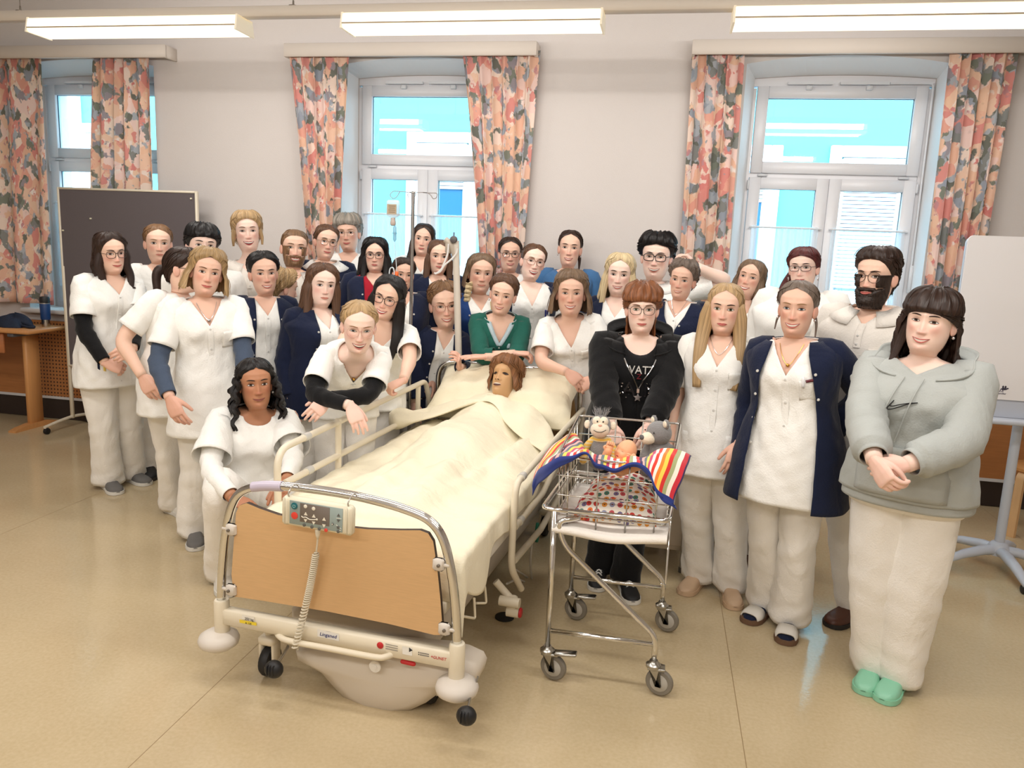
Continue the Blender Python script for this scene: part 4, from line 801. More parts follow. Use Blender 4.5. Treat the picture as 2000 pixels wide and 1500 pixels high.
# wire basket: near side low, far side high; the basket hangs through the ring
bz0 = float(npx(1200, 1050, YN+.03)[2]); bzn = float(npx(1145, 897, YN+.02)[2]); bzf = float(at_y(1196, 816, YFAR)[2])
xq0, xq1 = xl_+.055, xr_-.012; zt = lambda v: bzn+(bzf-bzn)*v
def bx(u, v, z):  # u across, v depth 0 near .. 1 far
    tp = .012*(z-bz0)/.3; return V3(xq0-tp+(xq1-xq0+2*tp)*u+.03*v, YN+.02+(YFAR-YN-.03)*v, z)
wr = .0033
tube_part('basket_rim', rounded([bx(.4, 0, zt(0)), bx(0, 0, zt(0)), bx(0, 1, zt(1)), bx(1, 1, zt(1)), bx(1, 0, zt(0)), bx(.4, 0, zt(0))], .02, 4), .0052, n=8)
for j in (.10, .40, .72): pass
m_ = MB()
H = [bz0, bz0+.075, bz0+.155, bz0+.235]
def wire(pts): m2 = MB(); m2.tube(pts, wr, n=6); m2.build('basket_wire', mat('wire_chrome', (206, 204, 198), rough=.22, metal=1), tr, angle=180)
for z in H: wire(rounded([bx(.5, 0, z), bx(0, 0, z), bx(0, 1, z), bx(1, 1, z), bx(1, 0, z), bx(.5, 0, z)], .015, 3))
wire([bx(0, 1, H[3]+.05), bx(1, 1, H[3]+.05)])
for u in (.10, .37, .64, .90): wire([bx(u, 0, zt(0)), bx(u, 0, bz0), bx(u, 1, bz0), bx(u, 1, zt(1))])
for v in np.linspace(.1, .9, 7): wire([bx(0, v, zt(v)), bx(0, v, bz0), bx(1, v, bz0), bx(1, v, zt(v))])
for u in (.02, .55): 
    m_ = MB(); c = bx(u+.2, 1, zt(1)); m_.lathe([(.006, 0), (.007, .004), (.005, .012), (.007, .018), (.005, .026), (.004, .03)], c, n=10); m_.build('hanger_knob', CHROME, tr)
# white pad lining the basket floor
P_ = []
for v in np.linspace(0, 1, 20): P_.append([bx(-.03+1.06*u, -.02+1.03*v, bz0+.012+.014*abs(2*u-1)**3-.022*np.exp(-(v/.05)**2)+.005*sin(9*u+5*v)) for u in np.linspace(0, 1, 28)])
m_ = MB(); m_.grid(np.array(P_)); m_.grid(np.array([[p+V3(0, 0, .034) for p in r] for r in P_]), flip=True)
e = [p for p in P_[0]]; m_.grid(np.array([e, [p+V3(0, -.018, .004) for p in e], [p+V3(0, -.024, .018) for p in e], [p+V3(0, -.016, .032) for p in e], [p+V3(0, 0, .034) for p in e]]))
tag(m_.build('bassinet_pad', cloth('pad_white', (240, 234, 226), .2), angle=180), 'white quilted pad lying in the bottom of the wire basket', 'pad')
# dotted baby sleeping bag
def dots_mat():
    m = bpy.data.materials.new('dotted_cotton'); m.use_nodes = True; nt = m.node_tree; N = nt.nodes; L = nt.links; b = N['Principled BSDF']
    uv = N.new('ShaderNodeUVMap'); v = N.new('ShaderNodeTexVoronoi'); v.inputs['Scale'].default_value = 34; v.inputs['Randomness'].default_value = .45; v.voronoi_dimensions = '2D'; L.new(uv.outputs[0], v.inputs['Vector'])
    sp = N.new('ShaderNodeSeparateColor'); L.new(v.outputs['Color'], sp.inputs[0]); r = N.new('ShaderNodeValToRGB'); r.color_ramp.interpolation = 'CONSTANT'; cols = [(206, 60, 52), (70, 130, 112), (226, 150, 60), (150, 150, 176), (196, 84, 92), (236, 122, 60), (120, 112, 150)]
    e = r.color_ramp.elements; e[0].color = srgb(*cols[0]); e[1].position = 1/7; e[1].color = srgb(*cols[1])
    for i in range(2, 7): x = e.new(i/7); x.color = srgb(*cols[i])
    L.new(sp.outputs[0], r.inputs['Fac'])
    def lt(val): a = N.new('ShaderNodeMath'); a.operation = 'LESS_THAN'; a.inputs[1].default_value = val; L.new(v.outputs['Distance'], a.inputs[0]); return a.outputs[0]
    x1 = N.new('ShaderNodeMix'); x1.data_type = 'RGBA'; x1.inputs['A'].default_value = srgb(246, 238, 226); L.new(lt(.36), x1.inputs['Factor']); L.new(r.outputs['Color'], x1.inputs['B'])
    x2 = N.new('ShaderNodeMix'); x2.data_type = 'RGBA'; L.new(lt(.10), x2.inputs['Factor']); L.new(x1.outputs['Result'], x2.inputs['A']); x2.inputs['B'].default_value = srgb(120, 60, 50); L.new(x2.outputs['Result'], b.inputs['Base Color']); b.inputs['Roughness'].default_value = .85; return m
DOTS = dots_mat()
m_ = MB(); rows = []; uvs = []
for s in np.linspace(0, 1, 30):
    v = .06+.60*s; hgt = .085+.06*s-.02*np.exp(-((s-.25)/.1)**2); w = .40-.06*s; row = []
    for t in np.linspace(0, 2*pi, 32, endpoint=False):
        zz = sin(t); u = .52+w*np.sign(cos(t))*abs(cos(t))**.7; z = bz0+.05+(hgt*(abs(zz)**.8)*(1-.35*s*abs(cos(t)))+.007*sin(8*u*3+9*s)+.006*sin(22*s) if zz > 0 else 0)*min(1, s*6+.15); row.append(bx(u, v, z)); uvs.append((u*.43*1.0, v*.55+z*.6))
    rows.append(row)
m_.grid(np.array(rows), cv=True, cap0=True, cap1=True); m_.uv = np.array(uvs); tag(m_.build('baby_sleeping_bag', DOTS, angle=180), 'white baby sleeping bag with coloured button dots in the wire basket', 'sleeping bag')
# striped towel with blue hem slung over the basket edges
def towel_mat():
    m = bpy.data.materials.new('striped_towel'); m.use_nodes = True; nt = m.node_tree; N = nt.nodes; L = nt.links; b = N['Principled BSDF']
    uv = N.new('ShaderNodeUVMap'); sp = N.new('ShaderNodeSeparateXYZ'); L.new(uv.outputs[0], sp.inputs[0]); ml = N.new('ShaderNodeMath'); ml.operation = 'MULTIPLY'; ml.inputs[1].default_value = 3.6; L.new(sp.outputs[0], ml.inputs[0]); fr = N.new('ShaderNodeMath'); fr.operation = 'FRACT'; L.new(ml.outputs[0], fr.inputs[0])
    cols = [(222, 58, 44), (246, 240, 228), (240, 128, 46), (252, 206, 84), (214, 50, 46), (170, 176, 128), (248, 240, 226), (206, 48, 62), (62, 48, 96), (244, 178, 172), (94, 112, 122), (236, 214, 96), (200, 70, 112), (246, 238, 226)]
    r = N.new('ShaderNodeValToRGB'); r.color_ramp.interpolation = 'CONSTANT'; e = r.color_ramp.elements; e[0].color = srgb(*cols[0]); e[1].position = 1/14; e[1].color = srgb(*cols[1])
    for i in range(2, 14): x = e.new(i/14); x.color = srgb(*cols[i])
    L.new(fr.outputs[0], r.inputs['Fac'])
    # hem
    def edge(o, lo, hi):
        a = N.new('ShaderNodeMath'); a.operation = 'LESS_THAN'; a.inputs[1].default_value = lo; L.new(o, a.inputs[0]); c_ = N.new('ShaderNodeMath'); c_.operation = 'GREATER_THAN'; c_.inputs[1].default_value = hi; L.new(o, c_.inputs[0]); d = N.new('ShaderNodeMath'); d.operation = 'MAXIMUM'; L.new(a.outputs[0], d.inputs[0]); L.new(c_.outputs[0], d.inputs[1]); return d.outputs[0]
    x = N.new('ShaderNodeMix'); x.data_type = 'RGBA'; L.new(edge(sp.outputs[1], .23, 2), x.inputs['Factor']); L.new(r.outputs['Color'], x.inputs['A']); x.inputs['B'].default_value = srgb(38, 56, 132); L.new(x.outputs['Result'], b.inputs['Base Color']); b.inputs['Roughness'].default_value = .95; b.inputs['Sheen Weight'].default_value = .2
    n = N.new('ShaderNodeTexNoise'); n.inputs['Scale'].default_value = 260; L.new(uv.outputs[0], n.inputs['Vector']); bp = N.new('ShaderNodeBump'); bp.inputs['Strength'].default_value = .3; bp.inputs['Distance'].default_value = .004; L.new(n.outputs['Fac'], bp.inputs['Height']); L.new(bp.outputs['Normal'], b.inputs['Normal']); return m
TOWEL = towel_mat()
def ctrl_surface(rows, nu, nv):
    R = np.array([bez(r, nu*(len(r)-1)) for r in rows]); return np.array([bez(R[:, j], nv*(len(rows)-1)) for j in range(R.shape[1])])
def tq(x, y, Y): return at_y(x, y, Y)
near = [(1042, 938, 2.95), (1058, 912, 2.92), (1085, 898, 2.86), (1118, 888, 2.85), (1146, 886, 2.845), (1166, 904, 2.86), (1192, 914, 2.87), (1222, 908, 2.87), (1254, 905, 2.86), (1268, 922, 2.84), (1285, 955, 2.83), (1316, 980, 2.84)]
mid = [(1062, 892, 3.05), (1080, 884, 3.02), (1100, 884, 2.95), (1124, 880, 2.92), (1146, 882, 2.91), (1168, 892, 2.92), (1194, 899, 2.93), (1224, 897, 2.93), (1252, 897, 2.93), (1276, 898, 2.90), (1302, 905, 2.88), (1334, 935, 2.87)]
far = [(1096, 858, 3.18), (1110, 856, 3.12), (1122, 868, 3.06), (1136, 878, 3.02), (1152, 886, 3.0), (1172, 890, 3.0), (1196, 896, 3.01), (1224, 896, 3.01), (1254, 894, 3.01), (1282, 888, 2.98), (1312, 880, 2.95), (1345, 905, 2.93)]
far2 = [(1118, 848, 3.24), (1128, 850, 3.18), (1136, 864, 3.12), (1144, 880, 3.08), (1156, 892, 3.06), (1174, 898, 3.06), (1198, 902, 3.07), (1224, 902, 3.07), (1254, 896, 3.06), (1286, 880, 3.04), (1318, 876, 3.02), (1350, 892, 3.0)]
lower = [(p[0]+dx, p[1]+dy, p[2]+.0) for p, dx, dy in zip(near, (-2, -4, -6, -4, 0, -2, 0, 0, 0, 6, 10, 6), (30, 30, 26, 12, 4, 8, 8, 8, 10, 20, 22, 18))]
S = ctrl_surface([[tq(*p) for p in r] for r in (lower, near, mid, far, far2)], 8, 8)
S += (np.sin(np.linspace(0, 40, S.shape[0]))[:, None, None]*V3(0, .004, .004)+np.sin(np.linspace(0, 23, S.shape[1]))[None, :, None]*V3(0, .0, .003))
m_ = MB(); m_.grid(S); UU, VV = np.meshgrid(np.linspace(0, 1, S.shape[0]), np.linspace(0, 1, S.shape[1]), indexing='ij'); m_.uv = np.stack([UU.ravel(), VV.ravel()*.9], 1)
tag(m_.build('striped_towel', TOWEL, angle=180, solid=.006), 'rainbow striped towel with blue hem slung over the wire basket', 'towel')
# second hem sagging inside
# ------------------------------------------------------------------ baby doll
DOLL = mat('doll_vinyl', (236, 178, 138), rough=.4, spec=.4)
hc = at_y(1222, 882, 3.07); t = thing('baby_doll', hc-V3(0, 0, .05), 'vinyl newborn baby doll lying under the striped towel', 'doll')
ZH = unit(V3(.42, .25, .86)); FH = unit(V3(-.45, -.62, .64)); FH = unit(FH-ZH*(FH@ZH)); XH = np.cross(FH, ZH); XH = XH if XH[0] > 0 else -XH
ds = .46
def dl(x, f, z): return hc+ds*(np.multiply.outer(x, XH)+np.multiply.outer(f, FH)+np.multiply.outer(z, ZH))
m_ = MB()
A = np.linspace(0, 2*pi, 40, endpoint=False); rows = []
for z in np.linspace(-1, 1, 34):
    rr_ = sqrt(max(0, 1-z*z))+.001; w = .086*rr_*(1.0+.10*(z < 0)*(-z)); row = []
    x = w*np.sin(A); f = np.where(np.cos(A) > 0, .088*rr_*np.cos(A), .105*rr_*np.cos(A)); zz = .112*z
    fr = np.cos(A) > 0.1
    f = f+fr*(-.010*G2(np.abs(x)-.034, .018)*G2(zz+.012, .012)+.012*G2(np.abs(x)-.042, .022)*G2(zz+.050, .022)+.020*G2(x, .011)*G2(zz+.036, .013)+.008*G2(x, .03)*G2(zz+.068, .012)-.012*G2(x, .018)*G2(zz+.070, .006)+.006*G2(x, .02)*G2(zz+.094, .012))
    rows.append(dl(x, f, zz+0*x))
m_.grid(np.array(rows), cv=True, cap0=True, cap1=True)
for sg in (-1, 1): m_.ball(dl(sg*.088, -.01, -.030), (.008, .012, .014), 10, 8)
# neck, trunk, arms with fists
m_.tube(bez([dl(0, -.02, -.09), dl(0, -.01, -.14), dl(0, .0, -.18), dl(0, .0, -.22)], 12), np.array([.020, .024, .040, .042, .04, .042, .045, .045, .045, .045, .04, .035, .03])[:len(bez([dl(0, -.02, -.09), dl(0, -.01, -.14), dl(0, .0, -.18), dl(0, .0, -.22)], 12))], n=14)
def dhand(w, d, nrm):
    s_ = np.cross(d, nrm); m_.ball(w+d*.014, (.017, .013, .012), 12, 8, R=np.array([s_, d, nrm]).T)
    for k in range(4):
        p = w+d*.022+s_*(.012-.008*k); m_.tube(bez([p, p+d*.010+nrm*.003, p+d*.014-nrm*.005, p+d*.008-nrm*.010], 9), np.linspace(.0046, .0038, len(bez([p, p, p, p], 9))), n=8, dome=True)
    p = w+s_*.013; m_.tube(bez([p, p+s_*.008+d*.010, p+s_*.002+d*.016], 8), .0048, n=8, dome=True)
wl = at_y(1188, 880, 3.03); sh = dl(-.10, .0, -.17); m_.tube(bez([sh, sh*.4+wl*.6-V3(.012, 0, .012), wl], 12), .0165, n=12, dome=True); dhand(wl, unit(V3(.25, .1, .95)), unit(V3(-.2, .9, .1)))
wr_ = at_y(1240, 899, 2.99); sh = dl(.10, .02, -.17); m_.tube(bez([sh, wr_+V3(.03, .02, -.02), wr_], 12), .0165, n=12, dome=True); dhand(wr_, unit(V3(-.75, -.15, .30)), unit(V3(.1, -.8, .5)))
body_ = m_.build('body', DOLL, t, angle=180)
def dsurf(x, z): rr_ = np.sqrt(np.maximum(0, 1-(z/.112)**2)); w = .086*rr_; return .088*rr_*np.sqrt(np.maximum(0, 1-(x/w)**2))
tt = np.linspace(-1, 1, 11)[:, None]; V_ = np.linspace(-1, 1, 3)[None, :]
for sg in (-1, 1): f2 = MB(); X_ = sg*(.034+.017*tt)+0*V_; Z_ = -.013-.003*(1-tt**2)+.0016*V_; f2.grid(dl(X_, dsurf(X_, Z_)-.006, Z_)); f2.build('closed_eye', mat('doll_lash', (120, 66, 44), rough=.6), t, angle=180)
f2 = MB(); X_ = .019*tt+0*V_; Z_ = -.070+.007*V_*(1-tt**2); f2.grid(dl(X_, dsurf(X_, Z_)+.002, Z_))
f2.build('mouth', mat('doll_mouth', (178, 70, 62), rough=.4), t, angle=180)
# ------------------------------------------------------------------ plush monkey
PG = mat('plush_grey', (134, 132, 132), rough=1, bump=.5, bscale=220, sheen=.4); PC = mat('plush_cream', (238, 226, 204), rough=1, bump=.4, bscale=220, sheen=.4); PK = mat('thread_dark', (38, 34, 34), rough=.8); PINK = mat('plush_pink', (240, 190, 172), rough=1)
def stripe_mat():
    m = mat('knit_stripe', (236, 190, 84), rough=.9); nt = m.node_tree; N = nt.nodes; L = nt.links; b = N['Principled BSDF']; tc = N.new('ShaderNodeTexCoord'); w = N.new('ShaderNodeTexWave'); w.bands_direction = 'Z'; w.inputs['Scale'].default_value = 22; L.new(tc.outputs['Object'], w.inputs['Vector']); r = N.new('ShaderNodeValToRGB'); r.color_ramp.interpolation = 'CONSTANT'; r.color_ramp.elements[0].color = srgb(238, 192, 84); r.color_ramp.elements[1].position = .5; r.color_ramp.elements[1].color = srgb(226, 206, 160); L.new(w.outputs['Fac'], r.inputs['Fac']); L.new(r.outputs['Color'], b.inputs['Base Color']); return m
KNIT = stripe_mat()
mc = at_y(1172, 832, 3.16); t = thing('plush_monkey', mc-V3(0, 0, .10), 'plush monkey with cream face, grey tuft and yellow striped arms in the basket', 'soft toy')
u_ = mc/np.linalg.norm(mc-CO)*0; fwd = unit(V3(CO[0]-mc[0], CO[1]-mc[1], 0)); rt = V3(-fwd[1], fwd[0], 0); rt = rt if rt[0] > 0 else -rt
fwd = unit(fwd+V3(0, 0, .25)); upm = np.cross(rt, fwd); upm = upm if upm[2] > 0 else -upm; RM = np.array([rt, fwd, upm]).T
mk = lambda x, f, z: mc+rt*x+fwd*f+upm*z
m_ = MB(); m_.ball(mk(0, -.012, 0), (.046, .042, .050), 22, 16, R=RM); m_.build('head', PG, t)
m_ = MB(); m_.ball(mk(0, .012, -.016), (.040, .036, .034), 22, 14, R=RM); m_.ball(mk(-.014, .010, .018), (.020, .026, .022), 16, 10, R=RM); m_.ball(mk(.014, .010, .018), (.020, .026, .022), 16, 10, R=RM); m_.build('face', PC, t)
m_ = MB(); m_.ball(mk(.0, .044, .002), (.008, .006, .0055), 12, 8, R=RM); m_.build('nose', PINK, t)
for sg in (-1, 1): m_ = MB(); m_.ball(mk(sg*.012, .035, .017), (.0035, .003, .004), 10, 8, R=RM); m_.build('eye', PK, t); m_ = MB(); m_.ball(mk(sg*.054, -.008, .004), (.013, .008, .018), 14, 10, R=RM); m_.build('ear', PC, t)
m_ = MB(); m_.tube(bez([mk(-.026, .040, -.020), mk(-.012, .047, -.026), mk(.008, .048, -.026), mk(.026, .041, -.016)], 14), .0013, n=6); m_.build('mouth', PK, t)
m_ = MB(); r_ = np.random.default_rng(4)
for i in range(60):
    a = r_.uniform(-.022, .022); b_ = r_.uniform(-.03, .01); p = mk(a, b_, .042); q = p+rt*(a*.5+r_.normal()*.006)+upm*(.024+.018*r_.random())+fwd*r_.normal()*.008; m_.tube([p, (p+q)/2+rt*r_.normal()*.003, q], [.0022, .0016, .0004], n=5)
tag(m_.build('hair_tuft', PG, t), kind='stuff')
m_ = MB(); bc_ = mc-V3(-.004, -.02, .115); m_.lathe([(.006, .075), (.026, .066), (.040, .03), (.046, -.02), (.044, -.06), (.02, -.08)], bc_, n=22); m_.build('dungarees', PG, t)
m_ = MB(); m_.lathe([(.024, .068), (.031, .058), (.032, .050), (.02, .045)], bc_+V3(0, -.004, 0), n=20); m_.build('chest', KNIT, t)
for sg in (-1, 1): p = bc_+rt*sg*.03+V3(0, 0, .05); m_ = MB(); m_.tube(bez([p, p+rt*sg*.028+V3(0, -.008, -.035), p+rt*sg*.036+V3(0, -.02, -.09)], 14), .0155, n=12, dome=True); m_.build('arm', KNIT, t)
# ------------------------------------------------------------------ plush bear
mc = at_y(1284, 846, 3.16); t = thing('plush_bear', mc-V3(0, 0, .10), 'grey plush bear with cream muzzle looking sideways in the basket', 'soft toy')
fwd = unit(V3(-.78, -.58, -.05)); rt = unit(np.cross(fwd, V3(0, 0, 1))); rt = rt if rt[1] < 0 or rt[0] > 0 else -rt; upm = np.cross(rt, fwd); upm = upm if upm[2] > 0 else -upm; RM = np.array([rt, fwd, upm]).T; mk = lambda x, f, z: mc+rt*x+fwd*f+upm*z
m_ = MB(); m_.ball(mk(0, -.008, 0), (.054, .052, .050), 24, 16, R=RM); m_.build('head', PG, t)
m_ = MB(); m_.ball(mk(0, .046, -.016), (.030, .034, .026), 20, 14, R=RM); m_.build('muzzle', PC, t)
m_ = MB(); m_.ball(mk(0, .078, -.008), (.013, .008, .011), 14, 10, R=RM); m_.build('nose', mat('plush_dark', (104, 102, 104), rough=1), t)
for sg in (-1, 1):
    m_ = MB(); m_.ball(mk(sg*.042, -.012, .046), (.019, .010, .020), 16, 10, R=RM); er = m_.build('ear', PG, t); m_ = MB(); m_.ball(mk(sg*.042, -.005, .046), (.013, .006, .014), 14, 8, R=RM); m_.build('inner_ear', PC, er)
    m_ = MB(); m_.ball(mk(sg*.030, .040, .012), (.0035, .003, .0035), 10, 8, R=RM); m_.build('eye', PK, t)
bc_ = mc-V3(-.012, -.02, .115); m_ = MB(); m_.lathe([(.02, .085), (.044, .07), (.056, .02), (.060, -.03), (.055, -.075), (.02, -.09)], bc_, n=24); m_.build('trunk', PG, t)
for sg in (-1, 1): p = bc_+V3(sg*.045, -.01, .05); m_ = MB(); m_.tube(bez([p, p+V3(sg*.014, -.018, -.045), p+V3(sg*.008, -.024, -.10)], 14), .020, n=12, dome=True); m_.build('arm', PG, t)
# ------------------------------------------------------------------ rattle ring hung on the bed rail end
q = at_y(1144, 812, 3.95)
# ================================================================== INFUSION STAND AND TRAPEZE POLE
YI = 4.55
pt, pb = at_y(806, 376, YI), at_y(804, 600, YI); base = V3((pt[0]+pb[0])/2, YI, 0); STAIN = mat('stainless', (176, 174, 172), rough=.25, metal=1)
t = thing('infusion_stand', base, 'stainless infusion stand with two looped hooks behind the bed', 'infusion stand')
m_ = MB(); m_.tube([base+V3(0, 0, .06), V3(base[0], YI, pt[2])], .0105, n=12); m_.build('pole', STAIN, t)
m_ = MB(); z = pt[2]; q0 = V3(base[0], YI, z); K = lambda px_, py_: at_y(px_, py_, YI)
m_.tube(bez([q0, K(780, 374), K(768, 374), K(762, 381), K(768, 388), K(775, 384), K(781, 374)], 36), .0026, n=6); m_.tube(bez([q0, K(830, 376), K(840, 380), K(846, 388), K(852, 386), K(853, 378), K(840, 377), K(826, 376)], 36), .0026, n=6)
for sg in (-1, 1): m_.tube(bez([q0, q0+V3(sg*.02, -.02, 0), q0+V3(sg*.024, -.03, -.02), q0+V3(sg*.018, -.03, -.03)], 14), .0024, n=6)
m_.lathe([(.016, -.004), (.017, .002), (.012, .008)], q0, n=14); m_.build('hook_arms', STAIN, t)
m_ = MB()
for k in range(5): a = radians(18+72*k); m_.tube([base+V3(0, 0, .07), base+V3(.26*cos(a), .26*sin(a), .05)], .012, n=8)
m_.build('base_legs', STAIN, t)
for k in range(5): a = radians(18+72*k); m_ = MB(); m_.lathe([(.006, -.01), (.022, -.009), (.024, 0), (.022, .009), (.006, .01)], base+V3(.27*cos(a), .27*sin(a), .0245), (-sin(a), cos(a), 0), 14); m_.build('caster', BLKP, t)
bt = K(768, 405); t2 = thing('infusion_bottle', K(767, 446), 'clear infusion bottle with paper label hanging from the stand, drip line with orange port', 'bottle')
CLR = mat('clear_plastic', (232, 240, 244), rough=.15, alpha=.55)
zt_, zb_ = K(768, 391)[2], K(768, 424)[2]; c = V3(bt[0], YI, 0); m_ = MB(); rows = []
for z, w, d in ((zt_, .033, .010), (zt_-.008, .040, .018), (zt_-.03, .040, .024), (zb_+.02, .040, .024), (zb_+.004, .034, .02), (zb_-.004, .016, .014)): rows.append([c+V3(w*spow2(cos(a), .5), d*spow2(sin(a), .7), z) for a in np.linspace(0, 2*pi, 24, endpoint=False)])
m_.grid(np.array(rows), cv=True, cap0=True, cap1=True); m_.build('flask', CLR, t2)
m_ = MB(); m_.box(c+V3(0, -.0255, (zt_+zb_)/2-.004), (.030, .001, .029)); m_.build('paper_label', mat('label_buff', (196, 178, 152), rough=.8), t2, smooth=False)
for k in range(4): m_ = MB(); m_.box(c+V3(.002, -.0268, (zt_+zb_)/2+.014-.012*k), (.022-.003*(k % 2), .0004, .0016)); m_.build('label_line', mat('print_brown', (120, 104, 90), rough=.8), t2, smooth=False)
m_ = MB(); m_.lathe([(.014, zb_-.004), (.015, zb_-.020), (.017, zb_-.024), (.017, zb_-.045), (.010, zb_-.052)], c, n=16); m_.build('stopper', mat('stopper_pale', (206, 190, 182), rough=.5), t2)
m_ = MB(); z1, z2, z3 = K(770, 440)[2], K(770, 472)[2], K(774, 530)[2]; x2 = K(771, 455)[0]; x3 = K(775, 528)[0]; m_.lathe([(.004, z1), (.010, z1-.012), (.011, z1-.045), (.010, z2+.012), (.004, z2)], V3(x2, YI, 0), n=12); m_.lathe([(.014, z1-.045), (.014, z1-.050)], V3(x2, YI, 0), n=12); m_.build('drip_chamber', mat('drip_plastic', (150, 190, 210), rough=.15, alpha=.6), t2)
m_ = MB(); m_.tube(bez([V3(x2, YI, zb_-.05), V3(x2, YI, z1)], 6), .0025, n=6); m_.tube(bez([V3(x2, YI, z2), V3((x2+x3)/2, YI, (z2+z3)/2), V3(x3, YI, z3)], 16), .0024, n=6); m_.tube(bez([V3(x3-.01, YI-.01, z3-.02), V3(x3-.02, YI-.01, z3+.02), V3(x3-.045, YI, z3+.01), V3(x3-.05, YI, z3-.06)], 20), .004, n=6); m_.build('drip_line', mat('line_white', (222, 232, 238), rough=.3), t2)
m_ = MB(); m_.lathe([(.008, z3), (.0115, z3-.006), (.0115, z3-.055), (.008, z3-.06)], V3(x3+.004, YI-.012, 0), n=12); tag(m_.build('port', mat('port_orange', (236, 108, 40), rough=.4), t2), 'orange port')
# trapeze pole of the bed head
YT = 4.70; a, b = at_y(890, 470, YT), at_y(896, 700, YT); t = thing('trapeze_pole', V3(b[0], YT, .5), 'cream bed trapeze pole with grey clamp knob and white strap at the bed head', 'pole')
m_ = MB(); d = unit(a-b); m_.tube([a, b, b-d*(b[2]-.45)/d[2]], .0215, n=14); m_.build('pole', mat('pole_cream', (216, 208, 196), rough=.35), t)
m_ = MB(); m_.tube(rounded([a+V3(-.065, -.01, .004), a+V3(-.02, -.01, -.03), a+V3(.0, 0, -.10)], .02, 4), .020, n=10); m_.box(a+V3(-.045, -.006, -.035), (.016, .02, .045), bev=.006); m_.build('clamp', mat('clamp_beige', (190, 178, 162), rough=.4), t)
m_ = MB(); m_.lathe([(.018, -.012), (.022, -.008), (.022, .008), (.018, .012)], a+V3(-.004, -.032, .006), (0, -1, 0), 18); m_.tube([a+V3(-.004, -.03, .026), a+V3(-.004, -.03, .05)], .004, n=6); m_.build('clamp_knob', mat('knob_grey', (96, 92, 92), rough=.5), t)
Q = lambda px_, py_: at_y(px_, py_, YT-.03); m_ = MB(); m_.tube(bez([Q(876, 476), Q(874, 496), Q(867, 515), Q(861, 527), Q(852, 534), Q(848, 533)], 24), .0055, n=8, flat=.4); m_.tube(bez([Q(850, 535), Q(860, 530), Q(868, 518), Q(882, 506), Q(891, 495), Q(893, 485)], 24), .0055, n=8, flat=.4); m_.build('grab_strap', mat('strap_white', (232, 230, 228), rough=.7), t)
# ================================================================== PEOPLE
def table(xs, ys, sm=5):
    X = np.linspace(xs[0], xs[-1], 500); Y = np.interp(X, xs, ys)
    for _ in range(3): Y = np.convolve(np.pad(Y, sm, mode='edge'), np.ones(2*sm+1)/(2*sm+1), 'valid')
    return lambda z: np.interp(z, X, Y)
_hz = [-.135, -.125, -.115, -.105, -.09, -.07, -.045, -.02, .005, .03, .055, .08, .098, .108, .113, .115]
H_W = table(_hz, [.0430, .0430, .0450, .0510, .0570, .0625, .0665, .0685, .071, .074, .0745, .068, .0525, .036, .020, .0], 4)
H_F = table(_hz, [.030, .036, .068, .080, .083, .0825, .082, .082, .083, .0875, .085, .069, .048, .031, .016, .0], 4)
H_B = table(_hz, [.058, .058, .058, .059, .062, .070, .083, .093, .100, .103, .100, .086, .063, .041, .021, .0], 4)
H_P = table(_hz, [2.0, 1.95, 1.72, 1.70, 1.78, 1.95, 2.08, 2.15, 2.25, 2.3, 2.3, 2.2, 2.1, 2.0, 2.0, 2.0], 6)
def G(x, s): return np.exp(-(x/s)**2)
def face_disp(x, z, smile=0.5, nose=1.0):
    ax = np.abs(x)
    d = -.0105*G(ax-.032, .015)*G(z-.004, .0105) + .0035*G(ax-.027, .024)*G(z-.029, .009)
    t = np.clip((.022-z)/.067, 0, 1)
    drop = np.clip((z+.0475)/.009, 0, 1); drop = drop*drop*(3-2*drop)
    d = d + nose*(.0045+.0205*t**1.3)*drop*(z < .05)*np.exp(-np.abs(ax/(.0068+.0052*t))**2.2)*np.clip((.05-z)/.028, 0, 1)
    d = d + .0085*nose*G(ax-.0125, .0055)*G(z+.0375, .007)
    d = d + .004*G(x, .03)*G(z+.062, .02) + .006*G(x, .019)*G(z+.098, .012) - .003*G(x, .025)*G(z+.083, .005)
    d = d + (.003+.0055*smile)*G(ax-.041, .018)*G(z+.024-.004*smile, .018)
    d = d - .0022*smile*G(ax-(.030+.25*np.clip(-.045-z, -.02, .03)), .005)*G(z+.052, .016)
    return d
def head_surf(x, z, fw=1.0, smile=.5, nose=1.0):
    w = H_W(z)*fw; q = np.clip(np.abs(x)/np.maximum(w, 1e-4), 0, .999); p = H_P(z)
    return H_F(z)*(1-q**p)**(1/p)+face_disp(x, z, smile, nose)*(1-q**4)
_u = np.linspace(-1, 1, 49); _u = np.sign(_u)*(np.abs(_u)*.72+.28*np.abs(_u)**2.2)
_alpha = np.linspace(pi/2, 3*pi/2, 17)[1:-1]
HEAD_Z = np.concatenate([np.linspace(-.130, .088, 56), .115-.027*np.cos(np.linspace(0.25, pi/2*.985, 9))**1.3])
def head_rows(fw=1.0, smile=.5, nose=1.0):
    rows = []; rosy = []
    for z in HEAD_Z:
        w, F, Bk = float(H_W(z))*fw, float(H_F(z)), float(H_B(z))
        x = w*np.sin(_u*pi/2); f = head_surf(x, z, fw, smile, nose)
        xb = w*np.sin(_alpha); fb = Bk*np.cos(_alpha)
        X = np.concatenate([x, xb]); Y = np.concatenate([f, fb]); rows.append(np.stack([X, Y, np.full_like(X, z)], 1))
        rosy.append(np.where(Y > .02, .5*G(np.abs(X)-.043, .02)*G(z+.026, .022)+.6*G(X, .014)*G(z+.036, .014)+.25*G(X, .03)*G(z+.1, .02), 0))
    return np.array(rows), np.array(rosy)

